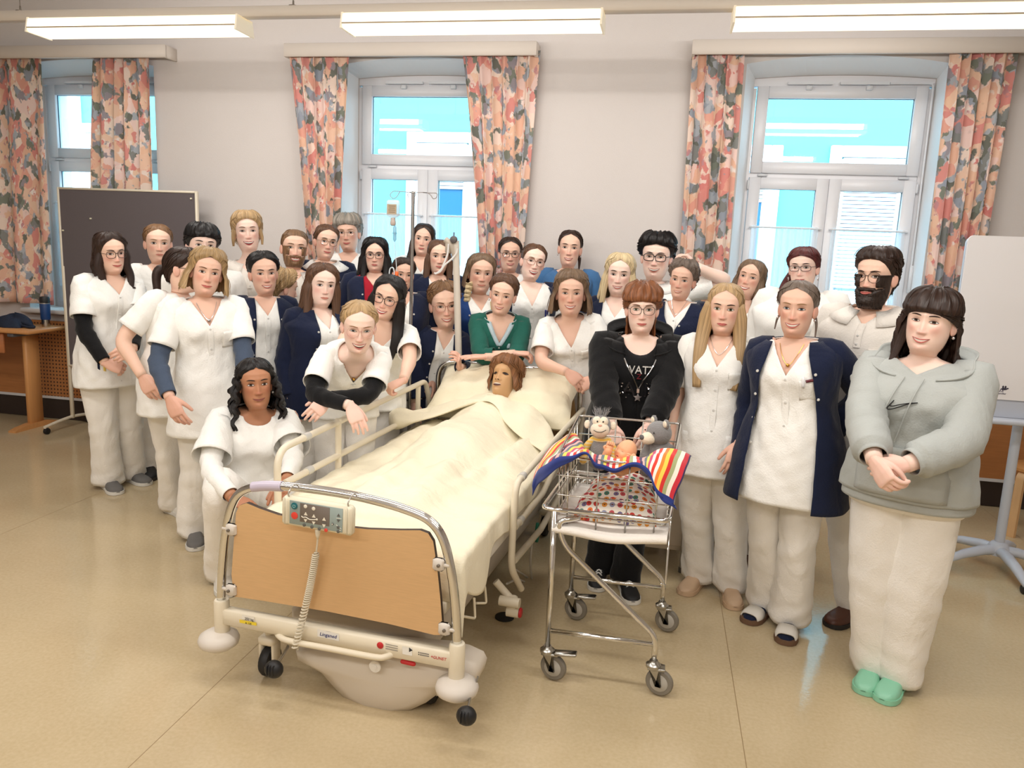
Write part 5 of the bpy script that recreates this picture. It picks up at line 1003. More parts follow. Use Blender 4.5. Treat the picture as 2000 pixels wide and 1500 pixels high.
# torso (t: 0 hip joints, 1 base of the neck): half width, front depth, back depth
_tt = [-.5, -.35, -.1, .05, .2, .38, .55, .68, .78, .86, .91, .95, .985, 1.03, 1.12]
T_A = table(_tt, [.180, .178, .175, .172, .160, .143, .149, .158, .166, .168, .160, .131, .096, .060, .047], 4)
T_F = table(_tt, [.118, .118, .115, .113, .108, .102, .107, .113, .108, .093, .080, .066, .054, .047, .043], 4)
T_K = table(_tt, [.118, .120, .126, .126, .112, .095, .096, .102, .104, .098, .090, .082, .073, .062, .056], 4)

# ---- hands: four poses built once, fused with a voxel remesh
def _voxel(mb, vox, smooth=2):
    me = bpy.data.meshes.new('tmp'); me.from_pydata(np.concatenate(mb.v).tolist(), [], mb.f); o = bpy.data.objects.new('tmp', me); COL.objects.link(o)
    bm = bmesh.new(); bm.from_mesh(me); bmesh.ops.recalc_face_normals(bm, faces=bm.faces); bm.to_mesh(me); bm.free()
    md = o.modifiers.new('r', 'REMESH'); md.mode = 'VOXEL'; md.voxel_size = vox
    if smooth: s = o.modifiers.new('s', 'SMOOTH'); s.iterations = smooth; s.factor = .4
    dg = bpy.context.evaluated_depsgraph_get(); ev = o.evaluated_get(dg); m2 = ev.to_mesh()
    V = np.zeros(len(m2.vertices)*3); m2.vertices.foreach_get('co', V); F = [list(p.vertices) for p in m2.polygons]
    ev.to_mesh_clear(); bpy.data.objects.remove(o); bpy.data.meshes.remove(me)
    return V.reshape(-1, 3), F
def _hand(curl, spread=.06, thumb=.5, tcurl=.3):
    # u fingers, s thumb side, n back of the hand
    mb = MB()
    secs = [(-.02, .024, .019), (.0, .026, .019), (.03, .037, .017), (.06, .043, .0155), (.088, .042, .013), (.096, .036, .010)]
    A = np.linspace(0, 2*pi, 14, endpoint=False); rows = []
    for u, a, b in secs: rows.append(np.stack([np.full(14, u), np.sign(np.cos(A))*np.abs(np.cos(A))**.8*a, np.sin(A)*b+.002*(u > .05)], 1))
    mb.grid(np.array(rows), cv=True, cap0=True, cap1=True)
    for i, (s0, L, r) in enumerate([(.031, .072, .0090), (.0105, .082, .0093), (-.0105, .076, .0088), (-.030, .060, .0080)]):
        p = V3(.084, s0, .001); a = 0.0; dirs = s0*spread/.03; pts = [p-V3(.02, 0, 0), p]
        for k, seg in enumerate((.46, .30, .24)):
            a += curl[min(i, len(curl)-1)]*(1.0, 1.15, .8)[k]
            p = p+L*seg*V3(cos(a)*cos(dirs), sin(dirs)*cos(a), -sin(a)); pts.append(p)
        mb.tube(bez(pts, 16), np.linspace(r*1.08, r*.82, len(bez(pts, 16))), n=9, dome=True)
    p = V3(.012, .020, -.004); a = thumb; pts = [p]
    for k, seg in enumerate((.036, .030, .026)):
        p = p+seg*V3(cos(a), sin(a)*.9, -.35-.3*tcurl*k); pts.append(p); a -= tcurl
    q = bez(pts, 14); mb.tube(q, np.linspace(.0145, .0088, len(q)), n=10, dome=True)
    return _voxel(mb, .0034, 3)
HANDS = {'relax': _hand([.22, .28, .33, .38], .05, .62, .18), 'curl': _hand([.62, .66, .70, .74], .03, .55, .5),
         'flat': _hand([.06, .05, .06, .09], .12, .8, .1), 'grip': _hand([.95, 1.0, 1.0, 1.05], .02, .5, .75)}

# ---- materials of people
def skin_mat(name, col, rosy=(214, 128, 108)):
    if name in MATS: return MATS[name]
    m = mat(name, col, rough=.48, spec=.35, bump=.05, bscale=300)
    nt = m.node_tree; N = nt.nodes; L = nt.links; b = N['Principled BSDF']
    at = N.new('ShaderNodeAttribute'); at.attribute_name = 'rosy'
    mx = N.new('ShaderNodeMix'); mx.data_type = 'RGBA'; mx.inputs['A'].default_value = srgb(*col); mx.inputs['B'].default_value = srgb(*rosy)
    L.new(at.outputs['Fac'], mx.inputs['Factor']); L.new(mx.outputs['Result'], b.inputs['Base Color'])
    b.inputs['Subsurface Weight'].default_value = 0.12; b.inputs['Subsurface Radius'].default_value = (.012, .004, .002); b.inputs['Subsurface Scale'].default_value = .6
    return m
SKINS = {'fair': skin_mat('skin_fair', (240, 200, 178), (222, 140, 124)), 'pale': skin_mat('skin_pale', (246, 214, 198), (232, 158, 144)),
         'warm': skin_mat('skin_warm', (230, 188, 166), (214, 128, 110)), 'tan': skin_mat('skin_tan', (186, 132, 100), (172, 100, 78)),
         'dummy': skin_mat('skin_dummy', (208, 164, 118), (184, 128, 92)), 'doll': skin_mat('skin_doll', (232, 160, 112), (226, 130, 96))}
def hair_mat(name, col, tip=None):
    if name in MATS: return MATS[name]
    m = bpy.data.materials.new(name); m.use_nodes = True; nt = m.node_tree; N = nt.nodes; L = nt.links; b = N['Principled BSDF']
    c = srgb(*col); d = srgb(*(tip or col))
    uv = N.new('ShaderNodeUVMap'); mp = N.new('ShaderNodeMapping'); mp.inputs['Scale'].default_value = (110, 2.0, 1); L.new(uv.outputs['UV'], mp.inputs['Vector'])
    n = N.new('ShaderNodeTexNoise'); n.inputs['Scale'].default_value = 1.0; n.inputs['Detail'].default_value = 3; L.new(mp.outputs['Vector'], n.inputs['Vector'])
    rp = N.new('ShaderNodeValToRGB'); rp.color_ramp.elements[0].position = .3; rp.color_ramp.elements[1].position = .72
    rp.color_ramp.elements[0].color = tuple(v*.5 for v in c[:3])+(1,); rp.color_ramp.elements[1].color = tuple(min(1, v*1.55) for v in d[:3])+(1,)
    L.new(n.outputs['Fac'], rp.inputs['Fac']); L.new(rp.outputs['Color'], b.inputs['Base Color'])
    bp = N.new('ShaderNodeBump'); bp.inputs['Strength'].default_value = .55; bp.inputs['Distance'].default_value = .004
    L.new(n.outputs['Fac'], bp.inputs['Height']); L.new(bp.outputs['Normal'], b.inputs['Normal'])
    b.inputs['Roughness'].default_value = .42; b.inputs['Specular IOR Level'].default_value = .35
    MATS[name] = m; return m
HAIRS = dict(black=(24, 20, 20), darkbrown=(50, 34, 27), brown=(92, 64, 46), lightbrown=(126, 94, 66), mousy=(112, 90, 70), blond=(178, 148, 108), ashblond=(158, 130, 92),
             platinum=(214, 190, 150), grey=(150, 142, 132), greybrown=(108, 94, 84), auburn=(134, 84, 52), redbrown=(84, 36, 36), wig=(128, 86, 54), buzz=(120, 92, 66), beard=(48, 36, 30))
def hairm(k): return hair_mat('hair_'+k, HAIRS[k])
WHITE = cloth('cloth_white', (247, 246, 242)); OFFW = cloth('cloth_polo', (232, 226, 218)); NAVY = cloth('cloth_navy', (24, 32, 58)); BLK = cloth('cloth_black', (17, 17, 19), .2)
STEEL_BLUE = cloth('cloth_slate', (72, 84, 104)); GREEN = cloth('cloth_green', (36, 98, 86)); SCRUB = cloth('cloth_scrub', (72, 116, 164)); MIST = cloth('cloth_mist', (176, 180, 177), .2)
ICE = cloth('cloth_ice', (188, 208, 216)); REDCHECK = cloth('cloth_red', (170, 30, 48)); COBALT = cloth('cloth_cobalt', (30, 62, 120)); PANTS = cloth('cloth_pants', (247, 244, 239))
WHITEM = mat('eye_white', (238, 234, 230), rough=.25); TEETH = mat('teeth', (244, 238, 228), rough=.25); LASH = mat('lash', (38, 28, 24), rough=.6); PUPIL = mat('pupil', (12, 10, 10), rough=.15)
MOUTHD = mat('mouth_dark', (90, 34, 32), rough=.6)
IRIS = {'brown': mat('iris_brown', (74, 46, 30), rough=.2), 'blue': mat('iris_blue', (96, 122, 140), rough=.2), 'green': mat('iris_green', (100, 104, 76), rough=.2)}
LIPS = {'rose': mat('lip_rose', (196, 108, 100), rough=.4), 'red': mat('lip_red', (178, 72, 74), rough=.38), 'brown': mat('lip_brown', (146, 84, 70), rough=.4), 'pale': mat('lip_pale', (206, 136, 118), rough=.45)}
BROW = {'dark': mat('brow_dark', (58, 40, 32), rough=.8), 'mid': mat('brow_mid', (112, 80, 58), rough=.8), 'light': mat('brow_light', (160, 124, 90), rough=.8), 'black': mat('brow_black', (32, 24, 22), rough=.8)}
BUTTON = mat('button_pearl', (214, 212, 208), rough=.35); GOLD = mat('gold', (214, 168, 84), rough=.25, metal=1); SILVER = mat('silver', (214, 214, 216), rough=.2, metal=1)
LENS = None
def lens_mat():
    global LENS
    if LENS: return LENS
    m = bpy.data.materials.new('spectacle_lens'); m.use_nodes = True; nt = m.node_tree; N = nt.nodes; L = nt.links
    for n in list(N):
        if n.type != 'OUTPUT_MATERIAL': N.remove(n)
    t = N.new('ShaderNodeBsdfTransparent'); g = N.new('ShaderNodeBsdfGlossy'); g.inputs['Roughness'].default_value = .03; f = N.new('ShaderNodeLayerWeight'); f.inputs['Blend'].default_value = .5; pw_ = N.new('ShaderNodeMath'); pw_.operation = 'POWER'; pw_.inputs[1].default_value = 4.0; L.new(f.outputs['Facing'], pw_.inputs[0]); ma_ = N.new('ShaderNodeMath'); ma_.operation = 'MULTIPLY_ADD'; ma_.inputs[1].default_value = .9; ma_.inputs[2].default_value = .03; L.new(pw_.outputs[0], ma_.inputs[0])
    x = N.new('ShaderNodeMixShader'); L.new(ma_.outputs[0], x.inputs[0]); L.new(t.outputs[0], x.inputs[1]); L.new(g.outputs[0], x.inputs[2]); L.new(x.outputs[0], N['Material Output'].inputs['Surface'])
    LENS = m; return m

def spow(v, e): return np.sign(v)*np.abs(v)**e
class Person:
    def __init__(s, px, top, chin, dep, label, yaw=0, h=(0, 0, 0), lean=(0, 0, 0), wt=1.0, bust=.6, stature=None, hs=1.0, fw=1.0, smile=.5, teeth=.0, skin='fair', brow='mid', iris='brown', lip='rose', nose=.92, pelvis=None, upz=1.0, neck=.143, nf=.028, male=False, sh=1.0, feet=None, extra=0):
        s.k = dict(fw=fw*1.0, smile=smile, nose=nose)
        hc = at_d(px, (top+chin)/2, dep); s.Hc = hc
        s.hs = (chin-top)*dep/FPX/.236*hs
        cam2 = unit(V3(-hc[0], -hc[1], 0))
        def rot(v, deg): c, q = cos(radians(deg)), sin(radians(deg)); return V3(c*v[0]-q*v[1], q*v[0]+c*v[1], v[2])
        s.Rf = rot(cam2, yaw); s.Rx = V3(-s.Rf[1], s.Rf[0], 0)
        hy, hp, hr = h
        f = rot(cam2, hy); x = V3(-f[1], f[0], 0); z = V3(0, 0, 1)
        a = radians(hp); f, z = f*cos(a)-z*sin(a), z*cos(a)+f*sin(a)          # nod forward
        a = radians(hr); x, z = x*cos(a)-z*sin(a), z*cos(a)+x*sin(a)          # tilt, crown towards +x
        s.HX, s.HF, s.HZ = x, f, z
        up = unit(V3(0, 0, 1)*.6+z*.4)
        s.N = hc-up*neck*s.hs-s.Rf*nf
        s.s = stature if stature else float(np.clip(s.N[2]/1.405, .9, 1.07))
        s.wt = wt; s.bust = bust; s.male = male; s.sh = sh
        s.L = .5*s.s*upz
        s.P = s.N-V3(0, 0, 1)*s.L+s.Rx*lean[0]+s.Rf*lean[1]+V3(0, 0, 1)*lean[2] if pelvis is None else np.asarray(pelvis, float)
        s.L = np.linalg.norm(s.N-s.P)
        s.foot = V3(s.P[0], s.P[1], 0)
        s.root = thing('person', s.foot, label, 'person', 'people posing around the bed')
        s.skin = SKINS[skin]; s.face = (brow, iris, lip, teeth); s.smilev = smile
        s.arms = {}; s.feet = feet
    # ---- frames
    def hd(s, x, f, z): return s.Hc+s.hs*(np.multiply.outer(x, s.HX)+np.multiply.outer(f, s.HF)+np.multiply.outer(z, s.HZ))
    def pl(s, x, f, z): return s.foot+x*s.Rx+f*s.Rf+V3(0, 0, 1)*z
    def centre(s, t):
        P, Nn = s.P, s.N; Q = P+V3(0, 0, 1)*s.L*.55+(Nn-P)*.0
        Q = .5*Q+.5*(P+(Nn-P)*.5)+s.Rf*(-.0)
        def c(t):
            if t < 0: return P+V3(0, 0, 1)*s.L*t
            if t > 1: return c(1)+(c(1)-c(.97))/.03*(t-1)
            return (1-t)**2*P+2*t*(1-t)*Q+t*t*Nn
        return c(t)
    def frame(s, t):
        T = unit(s.centre(t+.03)-s.centre(t-.03)); X = unit(s.Rx-T*(s.Rx@T)); F = np.cross(T, X)
        if F@s.Rf < 0 and abs(F@s.Rf) > .05: F = -F
        elif F@s.Rf <= 0: F = unit(s.Rf-T*(s.Rf@T))
        return s.centre(t), X, F, T
    def dims(s, t, off=0.0):
        k = s.s; w = np.interp(t, [-.5, .8, .9, 1], [s.wt, s.wt, 1, 1]); belly = np.interp(t, [-.2, .25, .6, .85], [1, 1+.25*(s.wt-1), 1, 1])
        m = np.interp(t, [.3, .6, .86, .95], [1, 1.03, 1.10, 1.02]) if s.male else 1
        sh = np.interp(t, [.6, .84, .93, 1.0], [1, s.sh, s.sh, 1])
        hip = np.interp(t, [-.1, .1, .3], [.93, .95, 1.05]) if s.male else 1
        return float(T_A(t))*k*w*m*hip*sh+off, float(T_F(t))*k*(1+(w-1)*1.25)*belly+off, float(T_K(t))*k*(1+(w-1)*.9)+off
    def ring(s, t, phi, off=0.0, e=2.35):
        a, bf, bk = s.dims(t, off); C, X, F, T = s.frame(t)
        x = a*spow(np.sin(phi), 2/e); c = spow(np.cos(phi), 2/e); f = np.where(c > 0, bf*c, bk*c)
        if s.bust > 0:
            f = f+np.where(c > 0, s.bust*.036*s.s*np.exp(-((t-.665)/.115)**2)*(G(np.abs(x)-.075*s.s*s.wt, .055*s.s*s.wt)+.35*G(x, .06)), 0)
        return C+np.outer(x, X)+np.outer(f, F)
    def at(s, t, x, off=.0):
        # point on the front of the torso at height t, sideways x
        a, bf, bk = s.dims(t, off); q = np.clip(abs(x)/a, 0, .98); phi = math.asin(q**(2.35/2))*np.sign(x)
        return s.ring(t, np.array([phi]), off)[0]
    # ---- arms
    def arm(s, side, W, pole=(0, -.6, -.4), fd=None, pn=None, hand='relax', hscale=1.0, show=True):
        C, X, F, T = s.frame(.885); a, bf, bk = s.dims(.885)
        S = C+X*side*(a-.008*s.s)-F*.008; l1, l2 = .285*s.s, .245*s.s
        W = np.asarray(W, float); d = W-S; D = np.linalg.norm(d)
        if D > (l1+l2)*.995: W = S+d*(l1+l2)*.995/D; d = W-S; D = np.linalg.norm(d)
        D = max(D, .12); dn = d/D; p = s.Rx*pole[0]*side+s.Rf*pole[1]+V3(0, 0, pole[2]); p = unit(p-dn*(p@dn))
        ca = np.clip((l1*l1+D*D-l2*l2)/(2*l1*D), -1, 1); E = S+dn*l1*ca+p*l1*sqrt(1-ca*ca)
        inn = C+X*side*a*.52+T*(.035*s.s)-F*.01
        fa = unit(W-E)
        fd = fa if fd is None else unit(s.Rx*fd[0]*side+s.Rf*fd[1]+V3(0, 0, fd[2]))
        if pn is None: q = -s.Rx*side*.8-s.Rf*.5
        else: q = s.Rx*pn[0]*side+s.Rf*pn[1]+V3(0, 0, pn[2])
        q = unit(q-fd*(q@fd))
        s.arms[side] = dict(S=S, E=E, W=W, inn=inn, fd=fd, pn=q, hand=hand, hs=hscale*s.s*(1.08 if s.male else 1.0), show=show)
    def armpath(s, side, n1=9, n2=9):
        A = s.arms[side]; S, E, W = A['S'], A['E'], A['W']; e1, e2 = E+(S-E)*.22, E+(W-E)*.22; out = []; par = []
        for t in np.linspace(0, .78, n1): out.append(S+(E-S)*t); par.append(t*.5)
        for t in (.25, .5, .75): out.append((1-t)**2*e1+2*t*(1-t)*E+t*t*e2); par.append(.5+(t-.5)*.22)
        for t in np.linspace(.22, 1, n2): out.append(E+(W-E)*t); par.append(.5+t*.5)
        return np.array(out), np.array(par)
    def arm_r(s, par): return np.interp(par, [0, .15, .3, .45, .52, .62, .8, 1], [.050, .047, .043, .039, .040, .040, .031, .0265])*s.s*(.45+.55*s.wt)*(1.1 if s.male else 1)
    def sleeve(s, mb, side, end, r0=.066, r1=.07, off=.008, m=0, start=True, tail=0.0, cuff=False, amp=.004):
        A = s.arms[side]; P, par = s.armpath(side, 14, 18); k = par <= end+1e-6; P, par = P[k], par[k]
        base = s.arm_r(par)+off; w = .5+.5*s.wt
        want = np.interp(par, [0, end*.5, end], [r0*s.s*w, (r0*.55+r1*.45)*s.s*w, r1*s.s*w]); r = np.maximum(base, want)
        if cuff: r = np.where(par > end-.07, s.arm_r(par)+off*.7+.004, r)
        if start:
            q = A['inn']; P = np.vstack([q, q*.45+P[0]*.55, P]); r = np.concatenate([[.034*s.s, .055*s.s*w], r]); par = np.concatenate([[-.1, -.05], par])
        if tail: P[-1] = P[-1]+unit(P[-1]-P[-2])*tail
        n = 20; mb0 = MB(); mb0.tube(P, r, n=n, caps=False, ref=s.Rf); V = mb0.v[0].reshape(len(P), n, 3)
        ph = rng.uniform(0, 6, 4); ang = np.linspace(0, 2*pi, n, endpoint=False)
        for i in range(len(P)):
            bend = np.exp(-((par[i]-.5)/.14)**2) if end > .6 else .3
            d = amp*(.25+1.5*bend)*(np.sin(par[i]*46+ph[0]+2.6*np.sin(ang+ph[1]))*.6+np.sin(3*ang+par[i]*20+ph[2])*.4)*(par[i] > 0)
            V[i] += (V[i]-P[i])/np.maximum(np.linalg.norm(V[i]-P[i], axis=1, keepdims=True), 1e-6)*d[:, None]
        mb.grid(V, cv=True, m=m, cap1=False)
    # ---- body
    def body(s, legs=True):
        mb = MB(); rows, rosy = head_rows(**s.k); n = rows.shape[1]
        W = s.hd(rows[..., 0], rows[..., 1], rows[..., 2])
        u = np.concatenate([_u*pi/2, _alpha])
        ts = [1.10, 1.06, 1.02, .985, .95, .91, .86, .80, .72, .64, .55, .45, .35, .25, .15, .05, -.05, -.12]
        low = []
        for i, t in enumerate(ts):
            R = s.ring(t, u, -.003)
            if i < 3:   # blend the neck out of the head frame
                k = (i+1)/4; Hn = s.hd(rows[0, :, 0], rows[0, :, 1]-.0, rows[0, :, 2]-.010*(i+1)); R = Hn*(1-k)+R*k
            low.append(R)
        allr = np.concatenate([np.array(low)[::-1], W]); mb.grid(allr, cv=True, cap0=True, cap1=True)
        ro = np.concatenate([np.zeros(len(low)*n)+.0, rosy.ravel()])
        for sd in (-1, 1):   # ears
            E = MB(); E.ball((0, 0, 0), (.0085, .0185, .031), 12, 9)
            V = E.v[0]; V = V*np.array([1, 1-.25*(V[:, 2:3].ravel().mean()), 1]); V[:, 0] += .004*np.abs(V[:, 1])/.018
            a = .42; X = V[:, 0]*cos(a)-V[:, 1]*sin(a)*1.0; Y = V[:, 0]*sin(a)+V[:, 1]*cos(a)
            V = s.hd(sd*(float(H_W(-.01))*s.k['fw']+.0045+X), -.012+Y-.10*V[:, 2], -.012+V[:, 2]); mb.add(V, E.f)
            ro = np.concatenate([ro, np.full(len(V), .35)])
        for sd in s.arms:
            A = s.arms[sd]; P, par = s.armpath(sd); r = s.arm_r(par); P2 = np.vstack([A['inn'], P])
            rr = np.concatenate([[.03*s.s], r]); rr = np.stack([rr, rr], 1)
            mb.tube(P2, rr, n=12, ref=s.Rf); c = len(P2)*12
            ro = np.concatenate([ro, np.zeros(c)])
            if A['show']:
                V, F = HANDS[A['hand']]; td = np.cross(A['fd'], A['pn'])*(1 if sd < 0 else -1)
                V = V*A['hs']; V = A['W']+np.outer(V[:, 0], A['fd'])+np.outer(V[:, 1], td)-np.outer(V[:, 2], A['pn'])
                mb.add(V, F); ro = np.concatenate([ro, np.full(len(V), .22)])
        if legs and hasattr(s, 'legs'):
            for sd in (-1, 1):
                P = s.legs[sd]; P = bez(P, 16); r = np.interp(np.linspace(0, 1, len(P)), [0, .5, 1], [.078, .052, .036])*s.s
                mb.tube(P, r, n=10); ro = np.concatenate([ro, np.zeros(len(P)*10)])
        s.bodyo = mb.build('body', s.skin, s.root, attrs={'rosy': ro}, angle=180)
        s.facebits()
    def patch(s, mb, X, Z, lift, m):
        f = head_surf(X, Z, **s.k)+lift
        mb.grid(s.hd(X, f, Z), m=m)
    def facebits(s):
        brow, iris, lip, teeth = s.face; sm = s.smilev
        t = np.linspace(-1, 1, 15)[:, None]
        for sd in (-1, 1):
            mb = MB(); X = np.linspace(.0135, .052, 12)[:, None]; q = (X-.0135)/.0385
            zc = .0250+.0040*np.sin(q*pi*.8)-.002*q**3; th = .0028*np.sin(np.clip(q*.9+.12, 0, 1)*pi)**.6
            Z = zc+th*np.linspace(-1, 1, 4)[None, :]; s.patch(mb, sd*(X+0*Z), Z, .0016, 0); mb.build('eyebrow', BROW[brow], s.root, angle=180)
            mb = MB(); ex, ez, hw = .0320, .0035, .0158; up, lo = .0064-.0016*sm, .0046-.0018*sm
            V = np.linspace(-1, 1, 6)[None, :]
            zu = ez+up*(1-np.abs(t)**2.2); zl = ez-lo*(1-t**2)
            Z = zl+(zu-zl)*(V+1)/2; X = sd*(ex+hw*t)+0*Z; lift = .0022+.0035*(1-t**2)*(1-.3*V**2); s.patch(mb, X, Z, lift, 0)
            for r, m, l in ((.0068, 1, .0058), (.0036, 2, .0064)):
                tt = np.linspace(-1, 1, 9)[:, None]; xx = r*np.sin(tt*pi/2); hh = np.sqrt(np.maximum(r*r-xx**2, 1e-9)); tq = xx/hw
                z1 = np.minimum(ez+.0008+hh, ez+up*(1-np.abs(tq)**2.2)-.0002); z0 = np.maximum(ez+.0008-hh, ez-lo*(1-tq**2)+.0002)
                Z = z0+(z1-z0)*np.linspace(0, 1, 4)[None, :]; s.patch(mb, sd*ex+xx+0*Z, Z, l+0*Z, m)
            Z = zu+np.linspace(-.0005, .0018, 3)[None, :]*(1.2-.5*t**2); s.patch(mb, sd*(ex+(hw+.001)*t)+0*Z, Z, .0052+.0018*(1-t**2)+0*Z, 3)
            Z = zl+np.linspace(-.0006, .0002, 3)[None, :]; s.patch(mb, sd*(ex+hw*t)+0*Z, Z, .0040+.002*(1-t**2)+0*Z, 3)
            mb.build('eye', [WHITEM, IRIS[iris], PUPIL, LASH], s.root, angle=180)
        mb = MB(); mw = .0235+.0105*sm; zm = -.0665; tx = np.linspace(-1, 1, 25)[:, None]; x = mw*tx
        bl = getattr(s, 'liplift', 0.0)
        zc = zm+.0125*sm*tx**2-.003*sm; op = .0145*teeth
        zu = zc+op*.45*(1-tx**2); zl = zc-op*.65*(1-tx**2)-.0003
        u2 = zu+(.0058-.0012*sm)*(1-np.abs(tx)**2.6)*(1-.22*G(tx, .13)); l2 = zl-(.0078-.0016*sm)*(1-tx**2)**.8
        V = np.linspace(0, 1, 5)[None, :]
        prof = np.sin(V*pi*.8+.25)
        lf = lambda k: bl+.0010+k*prof*(1-.75*tx**4)
        s.patch(mb, x+0*V, zu+(u2-zu)*V, lf(.0042), 0); s.patch(mb, x+0*V, zl+(l2-zl)*V, lf(.0052), 0)
        if teeth > 0:
            s.patch(mb, x*.97+0*V, zl+(zu-zl)*V, bl+.0006+0*V+0*x, 2)
            lim = zu-np.minimum(zu-zl, .0072*(1-.25*tx**2)); s.patch(mb, x*.90+0*V, lim+(zu-lim)*V, bl+.0022+0*V+0*x, 1)
        else:
            s.patch(mb, x+0*V[:, :3], zc-.0007+.0014*V[:, :3]*2, bl+.0026+0*V[:, :3]+0*x, 2)
        mb.build('mouth', [LIPS[lip], TEETH, MOUTHD], s.root, angle=180)
    # ---- hair
    def hair(s, col, zs, L, R=None, t=.012, hang=None, part=None, ridge=.10, edge=.1, back=None, wave=0.0, top=.0, name='hair', locks=(), tail=None, curl=0, strands=60):
        mb = MB(); R = R or L; fw = s.k['fw']; nc = 72; uvs = []
        zz = np.concatenate([.1149-.035*np.linspace(0, 1, 10)[:]**2.2, np.linspace(.075, zs, max(8, int((.075-zs)/.007)))]); zz = np.minimum(zz, .11495)
        rows = []; ph = rng.uniform(0, 6, 6); prm = np.linspace(0, 1, nc)
        for z in zz:
            aL, aR = radians(np.interp(-z, [-p[0] for p in L], [p[1] for p in L])), radians(np.interp(-z, [-p[0] for p in R], [p[1] for p in R]))
            phi = aR+(2*pi-aL-aR)*prm
            dist = np.minimum(prm, 1-prm)*(2*pi-aL-aR); tap = np.clip(dist/.30, 0, 1)**.7 if (aL+aR) > .15 else np.ones(nc)
            zc = max(z, -.128); w, F, Bk = float(H_W(zc))*fw, float(H_F(zc)), float(H_B(zc))
            if hang and z < .03:
                wv, bv = hang; k = np.clip((.03-z)/.05, 0, 1); w = max(w, (wv[0]*fw/1.0+wv[1]*(.03-z))*k+w*(1-k)); Bk = max(Bk, (bv[0]+bv[1]*(.03-z))*k+Bk*(1-k))
                if z < -.11: F = .07
            fa = np.degrees(np.minimum(phi, 2*pi-phi)); zl = np.where(phi < pi, np.interp(fa, [p[1] for p in R], [p[0] for p in R]), np.interp(fa, [p[1] for p in L], [p[0] for p in L]))
            tap = tap*np.where(fa < 100, np.clip((z-zl)/.022, 0, 1)**.7*(1-edge)+edge, 1)
            th = t*(edge+(1-edge)*tap)*(1+ridge*np.sin(13*phi+ph[0]+3*np.sin(z*20+ph[1]))+ridge*.8*np.sin(29*phi+ph[2]+5*z*10)+ridge*.5*np.sin(53*phi+ph[3]))+.0012
            if top: th = th+top*np.clip((z-.03)/.06, 0, 1)*tap
            if part is not None:
                xx = w*np.sin(phi); th = th-.5*np.minimum(th, .007)*np.exp(-((xx-part)/.006)**2)*(np.cos(phi) > -.3)*np.clip((z-.05)/.03, 0, 1)
            if wave: th = th+wave*np.sin(z*75+2.2*np.sin(phi*3+ph[3])+ph[4])*np.clip(-z/.06+.3, 0, 1)
            e = 2/2.15; x = (w+th)*spow(np.sin(phi), e); c = spow(np.cos(phi), e); f = np.where(c > 0, (F+th)*c, (Bk+th)*c)
            zt = z+np.clip((z-.06)/.055, 0, 1)*th*.9
            if z == zz[-1] or z < zs+.02: zt = zt+.006*np.sin(9*phi+ph[5])+.004*np.sin(23*phi)
            rows.append(np.stack([x, f, zt+0*x], 1)); uvs.append(np.stack([phi/6.28, np.full(nc, z*4)], 1))
        P = np.array(rows)
        if curl:
            q = P.copy(); nn = q*np.array([1, 1, .3]); nn /= np.maximum(np.linalg.norm(nn, axis=-1, keepdims=True), 1e-6)
            P = q+nn*(curl*(np.sin(q[..., 0:1]*95+ph[0])*np.sin(q[..., 2:3]*105+ph[1])+.7*np.sin(q[..., 1:2]*120+q[..., 2:3]*70)))*np.clip((.075-q[..., 2:3])/.05, 0, 1)
        HPt = P; mb.grid(s.hd(P[..., 0], P[..., 1], P[..., 2]), cap0=True); uv = [np.concatenate(uvs)]
        for lk in locks:
            pts, r0, r1, fl = lk[:4]; pts = np.array(pts, float); sp = lk[4] if len(lk) > 4 else 'h'
            P = bez([s.hd(*p) for p in pts] if sp == 'h' else [np.asarray(p) for p in pts], 22)
            rr = np.interp(np.linspace(0, 1, len(P)), [0, .15, .6, 1], [r0*.7, r0, (r0+r1)/2, r1])*s.hs
            if wave: P = P+np.outer(np.sin(np.linspace(0, 14, len(P))+ph[0])*.006, s.HX)
            k0 = mb.n; mb.tube(P, rr, n=14, flat=fl, ref=s.HX if fl else None)
            A = np.linspace(0, .6, 14); uv.append(np.stack(np.broadcast_arrays(A[None, :], np.linspace(0, .8, len(P))[:, None]), -1).reshape(-1, 2))
            if fl:  # ribbed strands
                V = mb.v[-1].reshape(len(P), 14, 3); V += ((V-P[:, None, :])*(.10*np.sin(np.arange(14)*2.4+ph[1])[None, :, None]))
        if strands:
            rs = np.random.default_rng(len(mb.v)+int(abs(s.Hc[0]*1000))); k0 = 3
            for i in range(strands):
                c_ = rs.integers(6, nc-6); a_ = rs.integers(k0, max(k0+1, len(HPt)-6)); b_ = min(len(HPt)-1, a_+rs.integers(6, 26)); row = HPt[a_:b_+1, c_].copy()
                if len(row) < 4: continue
                nn = row*np.array([1, 1, .25]); nn /= np.maximum(np.linalg.norm(nn, axis=1, keepdims=True), 1e-6); q_ = np.linspace(0, 1, len(row)); row = row+nn*(.0008+rs.uniform(0, .0035)*np.sin(q_*pi*.9+.1))[:, None]; row[:, 0] += rs.normal()*.004*q_**2; row[:, 2] -= rs.uniform(0, .012)*q_**2
                mb.tube(s.hd(row[:, 0], row[:, 1], row[:, 2]), np.maximum((.0019)*np.sin(q_*pi*.85+.35), .0004)*s.hs*rs.uniform(.7, 1.5), n=4, caps=False); uv.append(np.stack([np.full(len(row)*4, rs.random()), np.repeat(q_*.3, 4)], 1))
        if tail:
            for c, r in tail:
                mb.ball(s.hd(*c), np.array(r)*s.hs, 16, 12, R=np.array([s.HX, s.HF, s.HZ]).T); uv.append(np.stack([np.tile(np.linspace(0, 1, 16), 12), np.repeat(np.linspace(0, .2, 12), 16)], 1))
        mb.uv = np.concatenate(uv)
        return mb.build(name, hairm(col), s.root, angle=180)
